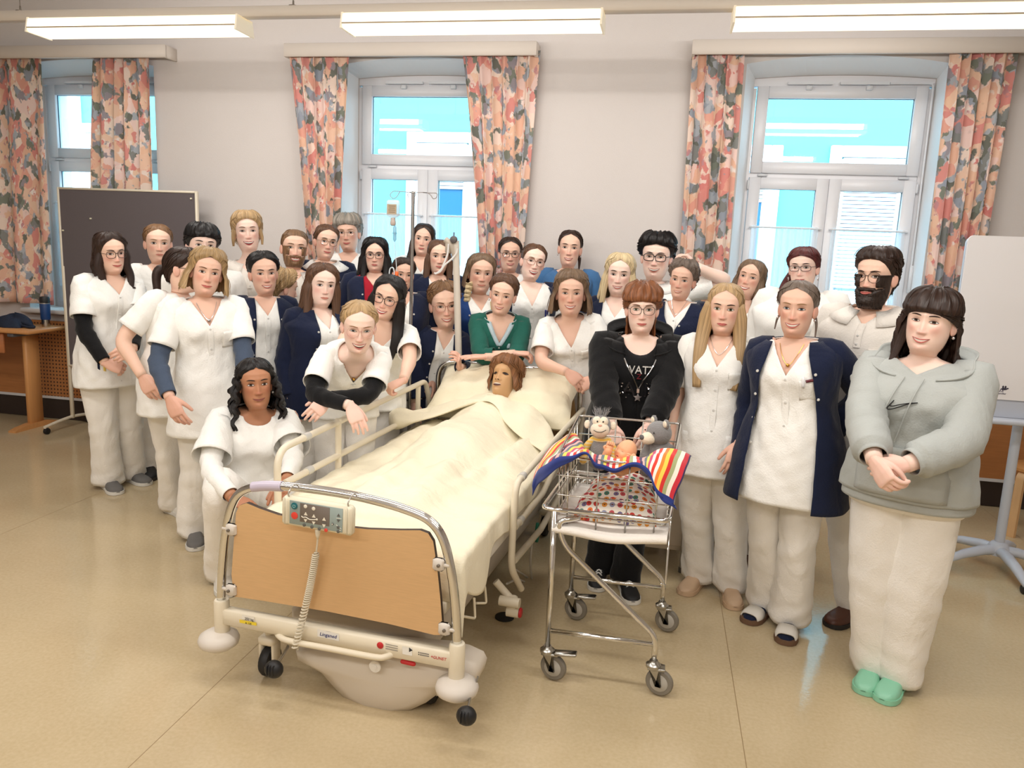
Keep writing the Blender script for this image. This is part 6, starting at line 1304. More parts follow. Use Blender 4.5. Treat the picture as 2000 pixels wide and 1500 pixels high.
    def beard(s, col, t=.010, full=True, name='beard'):
        zz = np.linspace(-.128 if full else -.12, .012, 38); u = _u*pi/2*1.0; rows = []; uvs = []
        for z in zz:
            w, F = float(H_W(z))*s.k['fw'], float(H_F(z)); x = w*np.sin(u); f = head_surf(x, z, **s.k); ax = np.abs(x)
            line = -.058+.012*np.clip((ax-.026)/.02, 0, 1)+.060*np.clip((ax-.057)/.013, 0, 1)**1.2                       # cheek line up to the sideburn
            m = np.clip((line-z)/.012, -1, 1); must = np.clip(1.25-np.abs(z+.0525)/.0062, -1, 1)*np.clip((.036-ax)/.006, -1, 1)
            m = np.maximum(m, must); hole = 1-((x/.027)**2+((z+.0675)/.0082)**2)
            m = np.where(hole > 0, -1, m); th = np.where(m > 0, (t*(1-.75*np.clip((ax-.046)/.02, 0, 1))+.0015)*m**.6*(1+.2*np.sin(x*900)+.15*np.sin(z*700+x*300)), -.004)
            grow = (t*1.1*np.clip((-.085-z)/.03, 0, 1)) if full else 0
            rows.append(np.stack([x*(1+th/.07), f+th+grow*(m > 0), z-grow*.9*(m > 0)+0*x], 1)); uvs.append(np.stack([x*3, np.full_like(x, z*4)], 1))
        P = np.array(rows); mb = MB(); mb.grid(s.hd(P[..., 0], P[..., 1], P[..., 2])); mb.uv = np.concatenate(uvs)
        return mb.build(name, hairm(col), s.root, angle=180)
    def glasses(s, col=(40, 34, 32), w=.027, h=.021, e=2.6, r=.0016, z=.001, metal=0.0, drop=.0):
        m = mat('spectacles_%d_%d_%d' % col, col, rough=.3, metal=metal); mb = MB(); A = np.linspace(0, 2*pi, 28, endpoint=False); le = MB()
        for sd in (-1, 1):
            cx = sd*.0325; x = cx+w*spow(np.cos(A), 2/e); zq = z-drop+h*spow(np.sin(A), 2/e); f = np.full_like(x, .0905)-.9*np.maximum(np.abs(x)-.034, 0)**1.35
            P = s.hd(x, f, zq); mb.tube(P, r*s.hs, n=6, closed=True); c = P.mean(0); le.add(np.vstack([c, P]), [(0, i+1, (i+1) % 28+1) for i in range(28)])
            a = s.hd(sd*(.0325+w), .0905-.9*(w-.0015)**1.35, z+.006); b = s.hd(sd*.074*s.k['fw'], .045, z+.008); c2 = s.hd(sd*.0775*s.k['fw'], -.012, z+.004)
            mb.tube(bez([a, b, c2], 10), r*.9*s.hs, n=6)
        B = [s.hd(-.0325+w*.93, .0905, z+.006), s.hd(0, .094, z+.0085), s.hd(.0325-w*.93, .0905, z+.006)]; mb.tube(bez(B, 8), r*s.hs, n=6)
        g = mb.build('glasses', m, s.root); le.build('lens', lens_mat(), g, smooth=False)
    # ---- clothing
    def necktop(s, phi, neck, off):
        kind = neck[0]; tb = neck[3] if len(neck) > 3 else 1.0
        if kind == 'high': return np.full(len(phi), neck[1])
        tv, wn = neck[1], neck[2]*s.s; tn = tb; out = np.full(len(phi), tn); T = np.linspace(tv, tn, 60)
        aa = np.array([s.dims(t, off)[0] for t in T])
        line = wn*(T-tv)/(tn-tv) if kind == 'v' else wn*np.sqrt(np.clip(1-((tn-T)/(tn-tv))**2, 0, 1))
        for i, p in enumerate(phi):
            if cos(p) > 0.02:
                x = aa*abs(sin(p))**(2/2.35); k = np.nonzero(x <= line+1e-4)[0]
                out[i] = T[k[0]] if len(k) else tn
        return out
    def shell(s, name, m, t0, neck, off=.012, flare=.0, opening=None, sleeves=None, amp=.0035, hem=0.0, label=None, collar=None, rows=44, drape=.0):
        mb = MB(); nc = 84; prm = np.linspace(-1, 1, nc+1)
        if opening is None:
            phi = pi*(np.sign(prm)*(np.abs(prm)*.75+.25*np.abs(prm)**2))[:-1]; tops = s.necktop(phi, neck, off)
        ph = rng.uniform(0, 6, 8); R = []
        for i in range(rows):
            q = i/(rows-1)
            if opening is None: t = t0+(tops-t0)*q; P = np.zeros((nc, 3)); ang = phi
            else:
                tt = t0+(neck[1]-t0)*q; a = s.dims(tt, off)[0]; x0 = opening(tt)*s.s; f0 = math.asin(min(.97, max(.0, x0/a))**(2.35/2))
                ang = f0+(2*pi-2*f0)*(prm+1)/2; t = np.full(nc+1, tt); P = np.zeros((nc+1, 3))
            for tv in np.unique(np.round(t, 4)):
                k = np.abs(t-tv) < 6e-5; fl = flare*max(0, .45-tv)/.8; P[k] = s.ring(tv, ang[k], off+fl)
            C = np.array([s.centre(float(v)) for v in (t if opening is None else [t[0]])]); C = C if len(C) > 1 else np.repeat(C, len(P), 0)
            d = P-C; d[:, 2] = 0; d /= np.maximum(np.linalg.norm(d, axis=1, keepdims=True), 1e-6)
            fold = amp*(np.sin(5*ang+t*9+ph[0])*.5+np.sin(11*ang-t*6+ph[1])*.35+np.sin(t*22+4*np.sin(ang*1.5+ph[2])+6*ang+ph[3])*.35+np.sin(t*41-9*ang+ph[5])*.18)*np.clip((.97-t)/.12, 0, 1)
            fold = fold+drape*np.sin(9*ang+ph[4])*np.clip((.35-t)/.6, 0, 1)
            R.append(P+d*fold[:, None])
        mb.grid(np.array(R), cv=opening is None)
        if sleeves:
            for sd in s.arms: s.sleeve(mb, sd, **sleeves)
        o = mb.build(name, m, s.root, solid=.004, angle=180)
        if label: o['label'] = label
        s.last = np.array(R); return o
    def band(s, name, m, off, t0, ts, xs, w=.02, lift=.006, label=None):
        # strip along a neckline: x position xs at heights ts on the front, both sides
        mb = MB()
        for sd in (-1, 1):
            rows = []
            for t, x in zip(ts, xs):
                rows.append([s.at(t, sd*x*s.s, off+lift), s.at(t, sd*(x*s.s+w), off+lift+.002)])
            mb.grid(np.array(rows))
        return mb.build(name, m, s.root, solid=.004)
    def placket(s, m, off, t0, t1, nb=6, x=0.0, buttons=True, w=.014):
        mb = MB(); T = np.linspace(t0, t1, 26); mb.grid(np.array([[s.at(t, x-w, off+.001), s.at(t, x-w*.9, off+.006), s.at(t, x+w*.9, off+.006), s.at(t, x+w, off+.001)] for t in T])); mb.build('placket', m, s.root)
        if buttons:
            b = MB()
            for t in np.linspace(t0+.03, t1-.02, nb):
                P = s.at(t, x, off+.006); C, X, F, Tn = s.frame(t); b.lathe([(.0055, -.002), (.0055, .003), (.004, .0035)], P, F, 10)
            tag(b.build('buttons', BUTTON, s.root), kind='stuff')
    def pocket(s, m, off, t0, t1, x0, x1, name='pocket'):
        mb = MB(); T = np.linspace(t1, t0, 8); X = np.linspace(x0, x1, 8); rows = []
        for i, t in enumerate(T):
            rows.append([s.at(t, x, off+(.0065 if 0 < j < 7 and i < 7 else .001)) for j, x in enumerate(X)])
        mb.grid(np.array(rows)); o = mb.build(name, m, s.root, solid=.003); return o
    def collar(s, m, off, spread=.05, h=.05):
        # folded polo collar: two wings and a stand
        mb = MB(); phi = np.linspace(radians(12), radians(348), 40); rows = []
        for k, (dt, o) in enumerate([(0.0, .002), (.03, .002), (.045, .005), (.01, .011), (-.04, .013)]):
            row = []
            for p in phi:
                fr = max(0, cos(p)); t = .985+dt-.05*fr**2-(.04*fr**3 if k >= 3 else 0)
                row.append(s.ring(t, np.array([p*1.0]), off+o)[0])
            rows.append(row)
        mb.grid(np.array(rows)); return mb.build('collar', m, s.root, solid=.004, angle=180)
    # ---- legs
    def stand(s, fl=None, fr=None, gap=.088, knee=.0, toe=8):
        s.legs = {}; s.ft = {}
        for sd, fp in ((-1, fl), (1, fr)):
            hip = s.P+s.Rx*sd*gap*s.s; ank = fp if fp is not None else V3(hip[0], hip[1], 0)+s.Rx*sd*.012; ank = V3(ank[0], ank[1], .085)
            kn = hip*.47+ank*.53+s.Rf*(.025+knee); s.legs[sd] = [hip, kn, ank]; a = radians(toe)*sd
            s.ft[sd] = s.Rf*cos(a)+s.Rx*sin(a)
    def trousers(s, m, t1=.16, off=.012, thigh=.096, kneer=.078, hem=.086, hemz=.052, name='trousers', wt=None):
        mb = MB(); phi = np.linspace(-pi, pi, 48, endpoint=False)
        T = np.linspace(-.17, t1, 11); mb.grid(np.array([s.ring(t, phi, off-.004-max(0, -.12-t)*.22) for t in T]), cv=True, cap0=True)
        w = (.4+.6*(wt or s.wt)); ph = rng.uniform(0, 6, 4)
        for sd in (-1, 1):
            P = s.legs[sd]; hip = P[0]+V3(0, 0, .02); d = unit(P[2]-P[1]); end = P[2]+d*(P[2][2]-hemz)/max(.15, -d[2])
            C = bez([hip, hip*.5+P[1]*.5, P[1], P[1]*.5+end*.5, end], 40); q = np.linspace(0, 1, len(C)); n = 22
            r = np.interp(q, [0, .12, .5, .75, 1], [thigh*.96, thigh, kneer, (kneer+hem)/2*.98, hem])*s.s*np.interp(q, [0, .6, 1], [w, w*.6+.4, w*.3+.7])
            b = MB(); b.tube(C, r, n=n, caps=False, ref=s.Rf); V = b.v[0].reshape(len(C), n, 3); A = np.linspace(0, 2*pi, n, endpoint=False)
            for i in range(len(C)):
                a = .0035*np.sin(q[i]*44+2.6*np.sin(A+ph[0])+ph[1])*(.12+.9*np.exp(-((q[i]-.52)/.1)**2)+.8*np.exp(-((q[i]-.92)/.10)**2))+.006*np.sin(2*A+q[i]*7+ph[2])+.003*np.sin(5*A+q[i]*6)+.006*np.exp(-((((A-pi/2+pi) % (2*pi))-pi)/.22)**2)
                dd = V[i]-C[i]; V[i] += dd/np.maximum(np.linalg.norm(dd, axis=1, keepdims=True), 1e-6)*a[:, None]
            mb.grid(V, cv=True)
        return mb.build(name, m, s.root, solid=.003, angle=180)
    def shoes(s, m, sole, kind='sneaker', L=.28, wd=.05, hgt=.085):
        for sd in (-1, 1):
            P = s.legs[sd][2]; F = s.ft[sd]; X = V3(-F[1], F[0], 0); heel = V3(P[0], P[1], 0)-F*.075*s.s
            u = np.array([0, .03, .10, .22, .36, .5, .64, .78, .9, .97, 1.0]); k = s.s*L
            wv = np.array([.012, .024, .032, .035, .034, .036, .043, .046, .040, .026, .010])*wd/.046*s.s; hv = np.array([.05, .062, hgt, hgt, hgt*.95, .078, .064, .055, .048, .040, .024])*s.s
            A = np.linspace(0, pi, 11); rows = []; rs = []
            for a, w, h in zip(u, wv, hv):
                c = heel+F*k*a; rows.append([c+X*w*np.sign(cos(t))*abs(cos(t))**.6+V3(0, 0, 1)*(.018+(h-.018)*sin(t)**.8) for t in A])
                w2 = w+.004; rs.append([c+X*w2*x+V3(0, 0, z) for x, z in ((-1, .002), (-1.03, .012), (-1, .024), (1, .024), (1.03, .012), (1, .002))])
            mb = MB()
            if kind == 'sandal':
                rows = [rows[i] for i in (6, 7, 8)]; rows2 = np.array(rows); mb.grid(rows2)
                o = mb.build('shoe', m, s.root, solid=.006)
                fo = MB(); rr = []
                for a, w, h in zip(u[1:], wv[1:], hv[1:]):
                    c = heel+F*k*a*.97; rr.append([c+X*w*.82*np.sign(cos(t))*abs(cos(t))**.6+V3(0, 0, 1)*(.022+(h*.78-.02)*sin(t)**.8) for t in A])
                fo.grid(np.array(rr), cap0=True, cap1=True); tag(fo.build('sock', NAVY, s.root), 'dark sock')
            else:
                mb.grid(np.array(rows), cap0=True, cap1=True); o = mb.build('shoe', m, s.root)
            so = MB(); so.grid(np.array(rs), cv=True, cap0=True, cap1=True); so.build('sole', sole, o)
            if kind == 'lace':
                l = MB()
                for a in (.34, .42, .5, .58):
                    i = a; h = np.interp(a, u, hv); w = np.interp(a, u, wv); c = heel+F*k*a
                    for sg in (-1, 1): l.tube([c+X*sg*w*.55+V3(0, 0, h*.86), c+F*.012+V3(0, 0, h+.003), c-X*sg*w*.55+F*.02+V3(0, 0, h*.86-.003)], .003, n=6)
                tag(l.build('laces', mat('lace_white', (232, 230, 225)), o), kind='stuff')
SH_GREY = mat('shoe_grey', (110, 108, 106), rough=.8, bump=.2); SOLE_W = mat('sole_white', (222, 220, 214), rough=.6); SOLE_D = mat('sole_dark', (40, 38, 38), rough=.6)
SH_BLK = mat('shoe_black', (24, 24, 26), rough=.6); SH_WHT = mat('shoe_white', (226, 222, 214), rough=.5); SH_SAND = mat('shoe_sand', (206, 176, 146), rough=.55); SH_MINT = mat('shoe_mint', (142, 206, 176), rough=.4); SH_BRN = mat('shoe_brown', (84, 48, 34), rough=.4); SOLE_CORK = mat('sole_cork', (110, 82, 62), rough=.8)

# hairline tables: (z, opening angle from the front in degrees)
PULLED = [(.115, 0), (.090, 0), (.087, 18), (.077, 36), (.062, 52), (.040, 66), (.015, 80), (-.005, 100), (-.03, 116), (-.06, 132), (-.08, 155)]
LONG = [(.115, 0), (.092, 0), (.086, 16), (.072, 36), (.052, 50), (.025, 62), (.0, 70), (-.05, 75), (-.1, 76), (-.15, 82), (-.3, 96)]
CURTAIN = [(.115, 0), (.092, 0), (.085, 16), (.066, 34), (.04, 50), (.01, 62), (-.03, 68), (-.1, 68), (-.3, 80)]
BANGS = [(.115, 0), (.036, 0), (.033, 30), (.028, 50), (.0, 66), (-.05, 74), (-.1, 76), (-.3, 90)]
SHORT = [(.115, 0), (.080, 0), (.076, 28), (.062, 48), (.04, 64), (.015, 80), (-.01, 98), (-.035, 114), (-.06, 130), (-.085, 150)]
CROPFR = [(.115, 0), (.05, 0), (.046, 36), (.035, 58), (.015, 74), (-.01, 88), (-.035, 112), (-.06, 128), (-.085, 150)]
# ================================================================== TRAINING DUMMY IN THE BED
def dummy():
    P = Person(990, 694, 766, 4.18, 'training dummy with brown wig lying in the hospital bed', smile=0, skin='dummy', brow='mid', lip='brown', bust=0, fw=.86, pelvis=bl(0, 1.15, .70))
    P.root['category'] = 'mannequin'; P.root['group'] = ''; del P.root['group']; P.root.name = 'training_dummy'; ABS['training_dummy'] = ABS.pop('person', None) or tuple(P.root.location)
    hc = bl(.06, 1.955, .955)
    P.Hc = hc; P.hs = 1.06; up = unit(BB*.50+V3(0, 0, .84)+BA*.04); f = unit(-BB*.84+V3(0, 0, .5)-BA*.14); f = unit(f-up*(f@up)); x = np.cross(f, up)
    if x@BA < 0: x = -x
    P.HX, P.HF, P.HZ = x, f, up
    rows, rosy = head_rows(**P.k); W = P.hd(rows[..., 0], rows[..., 1], rows[..., 2]); n = rows.shape[1]
    low = [P.hd(rows[0, :, 0]*k, rows[0, :, 1]*k, rows[0, :, 2]-dz) for k, dz in ((1.0, .02), (1.05, .05))]
    u = np.concatenate([_u*pi/2, _alpha]); tor = []
    for b_, w, h, z in ((1.74, .07, .05, .86), (1.66, .10, .06, .79), (1.60, .17, .075, .76), (1.45, .19, .10, .75), (1.2, .15, .085, .72), (.98, .16, .08, .71), (.9, .14, .07, .70)):
        tor.append(np.array([bl(w*sin(a), b_, z-.09+h*cos(a)*.7) for a in u]))
    mb = MB(); mb.grid(np.concatenate([np.array(tor[::-1]), np.array(low[::-1]), W]), cv=True, cap0=True, cap1=True); ro = np.zeros(mb.n)
    for sd in (-1, 1):
        pts = bez([bl(sd*.10, 1.0, .60), bl(sd*.10, .7, .595), bl(sd*.09, .48, .59), bl(sd*.09, .44, .60)], 16); mb.tube(pts, np.linspace(.05, .025, len(pts)), n=10)
        pts = bez([bl(sd*.18, 1.58, .66), bl(sd*.26, 1.35, .61), bl(sd*.26, 1.15, .60)], 14); mb.tube(pts, np.linspace(.035, .022, len(pts)), n=10)
    mb.build('body', SKINS['dummy'], P.root, attrs={'rosy': np.concatenate([ro, np.zeros(mb.n-len(ro))])}, angle=180)
    # simple moulded eyes, open mouth, nostrils
    t = np.linspace(-1, 1, 13)[:, None]; V = np.linspace(-1, 1, 4)[None, :]
    DK = mat('dummy_dark', (44, 28, 22), rough=.5)
    for sd in (-1, 1):
        f2 = MB(); zu, zl = .006+.0055*(1-t**2), .004-.0045*(1-t**2); P.patch(f2, sd*(.031+.015*t)+0*V, zl+(zu-zl)*(V+1)/2, .0045+0*V+0*t, 0); f2.build('eye', DK, P.root, angle=180); f2 = MB()
        P.patch(f2, sd*(.0085+.0035*t)+0*V, -.0415+.002*V*(1-t**2), .004+0*V+0*t, 0); f2.build('nostril', DK, P.root, angle=180)
    f2 = MB(); P.patch(f2, .024*t+0*V, -.0665+.0085*V*(1-t**2), .0045+0*V+0*t, 0); P.patch(f2, .022*t+0*V, -.062+.0030*V*(1-t**2), .0065+0*V+0*t, 1)
    f2.build('mouth', [mat('dummy_mouth', (98, 56, 46), rough=.5), mat('dummy_teeth', (232, 220, 204), rough=.4)], P.root, angle=180)
    P.hair('wig', -.07, [(.115, 0), (.062, 0), (.055, 26), (.035, 48), (.0, 62), (-.04, 72), (-.08, 84)], t=.022, hang=((.082, .02), (.10, .05)), part=-.03, top=.008, ridge=.12, strands=120)
dummy()
# ------------------------------------------------------------------ outfits
def hang(p, sd, out=.05, fwd=.07, drop=.50, **k):
    C, X, F, T = p.frame(.885); a = p.dims(.885)[0]
    p.arm(sd, C+X*sd*a+p.Rx*sd*out*p.s+p.Rf*fwd*p.s-V3(0, 0, 1)*drop*p.s, pole=(.35, -1, -.1), **k)
def behind(p, sd): p.arm(sd, p.P+p.Rx*sd*.12-p.Rf*.17+V3(0, 0, .07), pole=(.8, -.6, -.2), show=False)
VN = ('v', .79, .074)
def tunic(p, neck=VN, t0=-.36, placket=True, pockets=(), m=None, sleeve=True, off=.013, flare=.012, end=.38, name='tunic', r1=.070, label=None):
    m = m or WHITE
    p.shell(name, m, t0, neck, off, flare=flare, amp=.0055, sleeves=dict(end=end, r0=.061, r1=r1, off=.009) if sleeve else None, label=label)
    if placket: p.placket(m, off, t0+.05, neck[1]-.01, 6)
    for q in pockets: p.pocket(m, off, *q)
CHEST = (.50, .68, .055, .125); HEML = (-.24, .06, .055, .15); HEMR = (-.24, .06, -.15, -.055)
def undersleeves(p, m, end=.97, label=None):
    mb = MB()
    for sd in p.arms: p.sleeve(mb, sd, end, .050, .036, .006, start=False)
    o = mb.build('undershirt_sleeves', m, p.root, solid=.003, angle=180)
    if label: o['label'] = label
def jacket(p, m=None, t0=-.34, op=None, end=.96, off=.023, name='cardigan', buttons=True, top=1.0, r1=.048, flare=.02):
    m = m or NAVY
    op = op or (lambda t: np.interp(t, [-.4, .3, .7, .9, 1.0], [.085, .075, .07, .066, .066]))
    p.shell(name, m, t0, ('high', top), off, flare=flare, opening=op, sleeves=dict(end=end, r0=.064, r1=r1, off=.012))
    if buttons:
        b = MB()
        for sd in (-1, 1):
            for t in (.74, .52, .3, .08):
                x = sd*(op(t)*p.s+.012); P = p.at(t, x, off+.006); C, X, F, T = p.frame(t); b.lathe([(.006, -.004), (.006, .002), (.004, .003)], P, F, 10)
        tag(b.build('buttons', BUTTON, p.root), kind='stuff')
def polo(p, m=None, t0=-.25, buttons=True):
    m = m or OFFW
    p.shell('polo_shirt', m, t0, ('v', .86, .07, 1.0), .013, flare=.012, sleeves=dict(end=.34, r0=.062, r1=.068, off=.010))
    p.collar(m, .014)
    mb = MB(); T = np.linspace(.68, .88, 10); mb.grid(np.array([[p.at(t, -.016, .016), p.at(t, -.012, .020), p.at(t, .012, .020), p.at(t, .016, .016)] for t in T])); mb.build('placket', m, p.root)
    b = MB()
    for t in (.71, .78): b.lathe([(.005, -.002), (.005, .003), (.004, .0035)], p.at(t, 0, .020), p.frame(t)[2], 10)
    tag(b.build('buttons', BUTTON, p.root), kind='stuff')
def necklace(p, m, t=.80, w=.055, pend=True):
    X = np.linspace(-1, 1, 17); pts = [p.at(t+.18*abs(x)**1.6, x*w, .003) for x in X]; mb = MB(); mb.tube(pts, .0012, n=6)
    if pend: mb.ball(p.at(t, 0, .006), .008, 10, 6)
    mb.build('necklace', m, p.root)
def earring(p, m=None, drop=.0, sides=(-1, 1), hoop=0):
    mb = MB()
    for sd in sides:
        c = p.hd(sd*(.080*p.k['fw']), -.006, -.048-drop)
        if hoop: A = np.linspace(0, 2*pi, 20, endpoint=False); mb.tube([p.hd(sd*.081*p.k['fw']+.0*a, -.006+hoop*cos(a), -.052-hoop+hoop*sin(a)) for a in A], .0016, n=6, closed=True)
        else: mb.ball(c, .006, 10, 7)
    mb.build('earring', m or SILVER, p.root)
def hood(p, m, off=.03, big=1.0):
    # folded-back hood: thick crescent round the nape
    mb = MB(); phi = np.linspace(radians(14), radians(346), 52); rows = []
    for k in np.linspace(0, 1, 10):
        a = k*pi*1.15; row = []
        for q in phi:
            bk = (1-cos(q))/2; t = .97+.02*bk-.10*max(0, cos(q))**1.5
            fk = .2+.8*min(1, bk*1.5); o = off+.003+(.010+.034*bk*big)*fk*sin(a)**.8+.008*k*fk; dt = (.03+.075*bk*big)*fk*sin(min(a, pi*.62))*(1 if a < pi*.62 else 1-.55*(a-pi*.62)/(pi*.53)); row.append(p.ring(t, np.array([q]), o)[0]+V3(0, 0, dt*.55))
        rows.append(row)
    mb.grid(np.array(rows)); return mb.build('hood', m, p.root, solid=.006, angle=180)
def finish(p, pants=None, shoes=('plain',), fl=None, fr=None, toe=8, tw=None, **k):
    if not hasattr(p, 'legs'): p.stand(fl, fr, toe=toe)
    p.body(); p.trousers(pants or PANTS, wt=tw, **k)
    kind = shoes[0]
    if kind == 'plain': p.shoes(SH_WHT, SOLE_W)
    else: p.shoes(shoes[1], shoes[2], kind)
def fp(x, y): return at_z(x, y, 0)
LOCK = lambda sd, z1=-.26, x0=.068, f0=.02, x1=.085, f1=.055, r0=.030, r1=.012: ([(sd*x0, f0, .02), (sd*(x0+.012), f0+.003, -.06), (sd*(x0+.016), f0+.015, -.13), (sd*x1, f1, (z1-.13)/2-.03), (sd*x1, f1+.012, z1)], r0, r1, .55)

def crowd():
    # 1 far left, glasses, black sleeves
    p = Person(216, 457, 532, 4.85, 'woman with dark wavy hair, glasses and black sleeves under white tunic, beside the pinboard', yaw=24, h=(22, 4, -5), lean=(-.02, -.02, 0), brow='dark', smile=.55, lip='rose', bust=.7, wt=1.05)
    p.arm(-1, at_d(205, 708, 4.72), (.7, -.5, -.5), fd=(-.75, .3, -.35), pn=(-.1, -.9, -.4), hand='curl'); p.arm(1, at_d(258, 712, 4.66), (.8, -.5, -.3), fd=(-.9, .2, -.3), pn=(.1, -.9, -.3), hand='curl')
    tunic(p, pockets=(HEML, HEMR), label='white button tunic with navy and yellow pocket stripes'); undersleeves(p, BLK, .98, 'black long sleeves'); finish(p, shoes=('sneaker', SH_GREY, SOLE_W), fl=fp(212, 952), fr=fp(255, 938), hem=.096, kneer=.086, thigh=.104)
    p.hair('darkbrown', -.235, LONG, t=.016, hang=((.082, .10), (.098, .02)), part=.012, wave=.006, locks=(LOCK(-1, -.25), LOCK(1, -.22)))
    p.glasses((34, 28, 28), .026, .021, 2.8)
    mb = MB()
    for sd, c in ((-1, 0),):
        mb.grid(np.array([[p.at(t, -.125+.012*j-.006, .022) for j in range(2)] for t in np.linspace(-.2, .06, 8)]))
    tag(mb.build('pocket_stripe', NAVY, p.root, solid=.003), 'navy pocket stripe')
    mb = MB(); mb.grid(np.array([[p.at(t, -.095+.014*j-.006, .022) for j in range(2)] for t in np.linspace(-.2, .06, 8)])); tag(mb.build('pocket_stripe', cloth('cloth_yellow', (236, 206, 110)), p.root, solid=.003), 'yellow pocket stripe')
    # 2
    p = Person(309, 440, 511, 5.35, 'unsmiling woman with brown tied-back hair in white tunic, before the dark pinboard', yaw=6, h=(4, 2, 0), smile=0, lip='pale', brow='light', fw=1.02)
    for sd in (-1, 1): hang(p, sd)
    tunic(p); finish(p, shoes=('sneaker', SH_BLK, SOLE_D), fr=None)
    p.hair('lightbrown', -.08, PULLED, t=.010, part=-.004)
    # 3
    p = Person(395, 441, 522, 4.85, 'person with short dark fringe in white sweatshirt, half hidden behind the blond bob', yaw=8, h=(10, -2, 4), smile=.4, brow='black', skin='pale', male=True, bust=0)
    for sd in (-1, 1): hang(p, sd)
    p.shell('sweatshirt', WHITE, -.2, ('round', .90, .075), .02, flare=.01, sleeves=dict(end=.96, r0=.075, r1=.05, off=.014)); finish(p)
    mb = MB(); C, X, F, T = p.frame(.66)
    for dx, dz, r in ((.145, 0, .030), (.122, .026, .010), (.168, .026, .010)): q = p.at(.66+dz/.5, dx, .024); mb.ball(q, (r, .006, r), 14, 8)
    tag(mb.build('bear_print', mat('bear_grey', (70, 66, 66), rough=.9), p.root), 'grey printed bear head')
    p.hair('black', -.085, CROPFR, t=.015, top=.006, ridge=.3)
    # 4
    p = Person(360, 485, 568, 4.38, 'woman with long dark ponytail and glasses in white tunic, face turned away', yaw=38, h=(68, 6, 4), lean=(-.06, 0, 0), smile=.2, brow='dark', bust=.75, wt=1.08)
    p.arm(-1, at_d(278, 735, 4.2), (.6, -.9, 0), fd=(-.2, .4, -.8)); hang(p, 1)
    tunic(p, pockets=(HEML, HEMR)); finish(p, shoes=('sneaker', SH_WHT, SOLE_W), fl=fp(338, 1000), fr=fp(375, 985), toe=4)
    mb = MB(); mb.grid(np.array([[p.at(t, -.10+.012*j-.006+.06*t, .024) for j in range(2)] for t in np.linspace(-.22, .06, 8)])); tag(mb.build('pocket_stripe', NAVY, p.root, solid=.003), 'navy pocket stripe')
    p.hair('darkbrown', -.08, PULLED, t=.012, locks=(([(0, -.10, .0), (-.02, -.135, -.04), (-.03, -.125, -.12), (-.035, -.10, -.2), (-.03, -.09, -.27)], .034, .012, .8),)); p.glasses((28, 24, 26), .027, .018, 2.6)
    # 5 blond bob
    p = Person(404, 489, 575, 4.0, 'woman with blond chin-length bob in white tunic over slate-blue long sleeves', yaw=6, h=(6, 2, 9), lean=(.02, -.03, 0), smile=.35, lip='rose', brow='mid', skin='warm', bust=.6)
    p.arm(-1, at_d(332, 778, 3.82), (.7, -.8, 0), fd=(-.35, .25, -.9), pn=(-.5, -.7, 0), hand='relax'); p.arm(1, at_d(480, 775, 3.95), (.6, -.9, 0), show=True)
    tunic(p, neck=('v', .74, .078), t0=-.46, pockets=(CHEST, HEML, HEMR), flare=.03); undersleeves(p, STEEL_BLUE, .97, 'slate-blue long sleeves'); finish(p, shoes=('sneaker', SH_GREY, SOLE_W), fl=fp(383, 1052), fr=fp(428, 1035), toe=6, hem=.092)
    BOB = [(.115, 0), (.085, 0), (.078, 22), (.06, 46), (.03, 60), (0, 68), (-.05, 66), (-.1, 60), (-.3, 60)]
    p.hair('ashblond', -.105, BOB, t=.020, hang=((.084, .16), (.10, .05)), part=.02, top=.004); necklace(p, SILVER, .80, .05)
    # 6
    p = Person(483, 417, 490, 5.15, 'smiling woman with blond pinned-up hair in white polo, tallest at back left', yaw=2, h=(2, -2, -4), smile=1, teeth=.8, lip='red', brow='mid', skin='pale', neck=.19)
    for sd in (-1, 1): hang(p, sd)
    polo(p); finish(p); L6 = [(.115, 0), (.080, 0), (.074, 24), (.055, 46), (.03, 62), (0, 76), (-.04, 96), (-.07, 120), (-.09, 150)]
    p.hair('blond', -.09, L6, t=.018, part=.006, top=.006, locks=(([(-.07, .02, .03), (-.085, .02, -.03), (-.09, .02, -.085)], .016, .006, .6), ([(.07, .02, .03), (.084, .02, -.03), (.083, .022, -.08)], .014, .006, .6)))
    # 7
    p = Person(515, 495, 573, 4.62, 'woman with black pinned-up hair in navy cardigan, left of the buzz-cut man', yaw=10, h=(10, 2, -4), smile=.75, teeth=.4, brow='black', skin='warm', iris='brown')
    for sd in (-1, 1): hang(p, sd)
    tunic(p, neck=('v', .78, .07), sleeve=False); jacket(p); finish(p); p.hair('black', -.08, PULLED, t=.014, part=-.008, top=.004)
    # 8 hidden, turned away
    p = Person(553, 529, 598, 4.92, 'person with blond pinned-up hair, turned away and mostly hidden behind others', yaw=60, h=(112, 8, 0), brow='light')
    for sd in (-1, 1): hang(p, sd)
    tunic(p, placket=False); finish(p); p.hair('blond', -.08, PULLED, t=.02, ridge=.35, tail=(((0, -.115, .0), (.045, .038, .05)),))
    # 9
    p = Person(575, 449, 521, 5.25, 'man with buzz cut and short beard in white polo, smiling', yaw=6, h=(6, 0, 3), smile=.9, teeth=.6, brow='mid', male=True, bust=0, fw=1.03, iris='green')
    for sd in (-1, 1): hang(p, sd)
    polo(p); finish(p); p.hair('buzz', -.085, SHORT, t=.004, ridge=.05); p.beard('lightbrown', .004, full=False)
    # 10
    p = Person(637, 441, 505, 5.45, 'woman with dark tied hair, thin round glasses, navy cardigan and white collar', yaw=10, h=(12, 2, 7), smile=.45, brow='dark', skin='fair')
    for sd in (-1, 1): hang(p, sd)
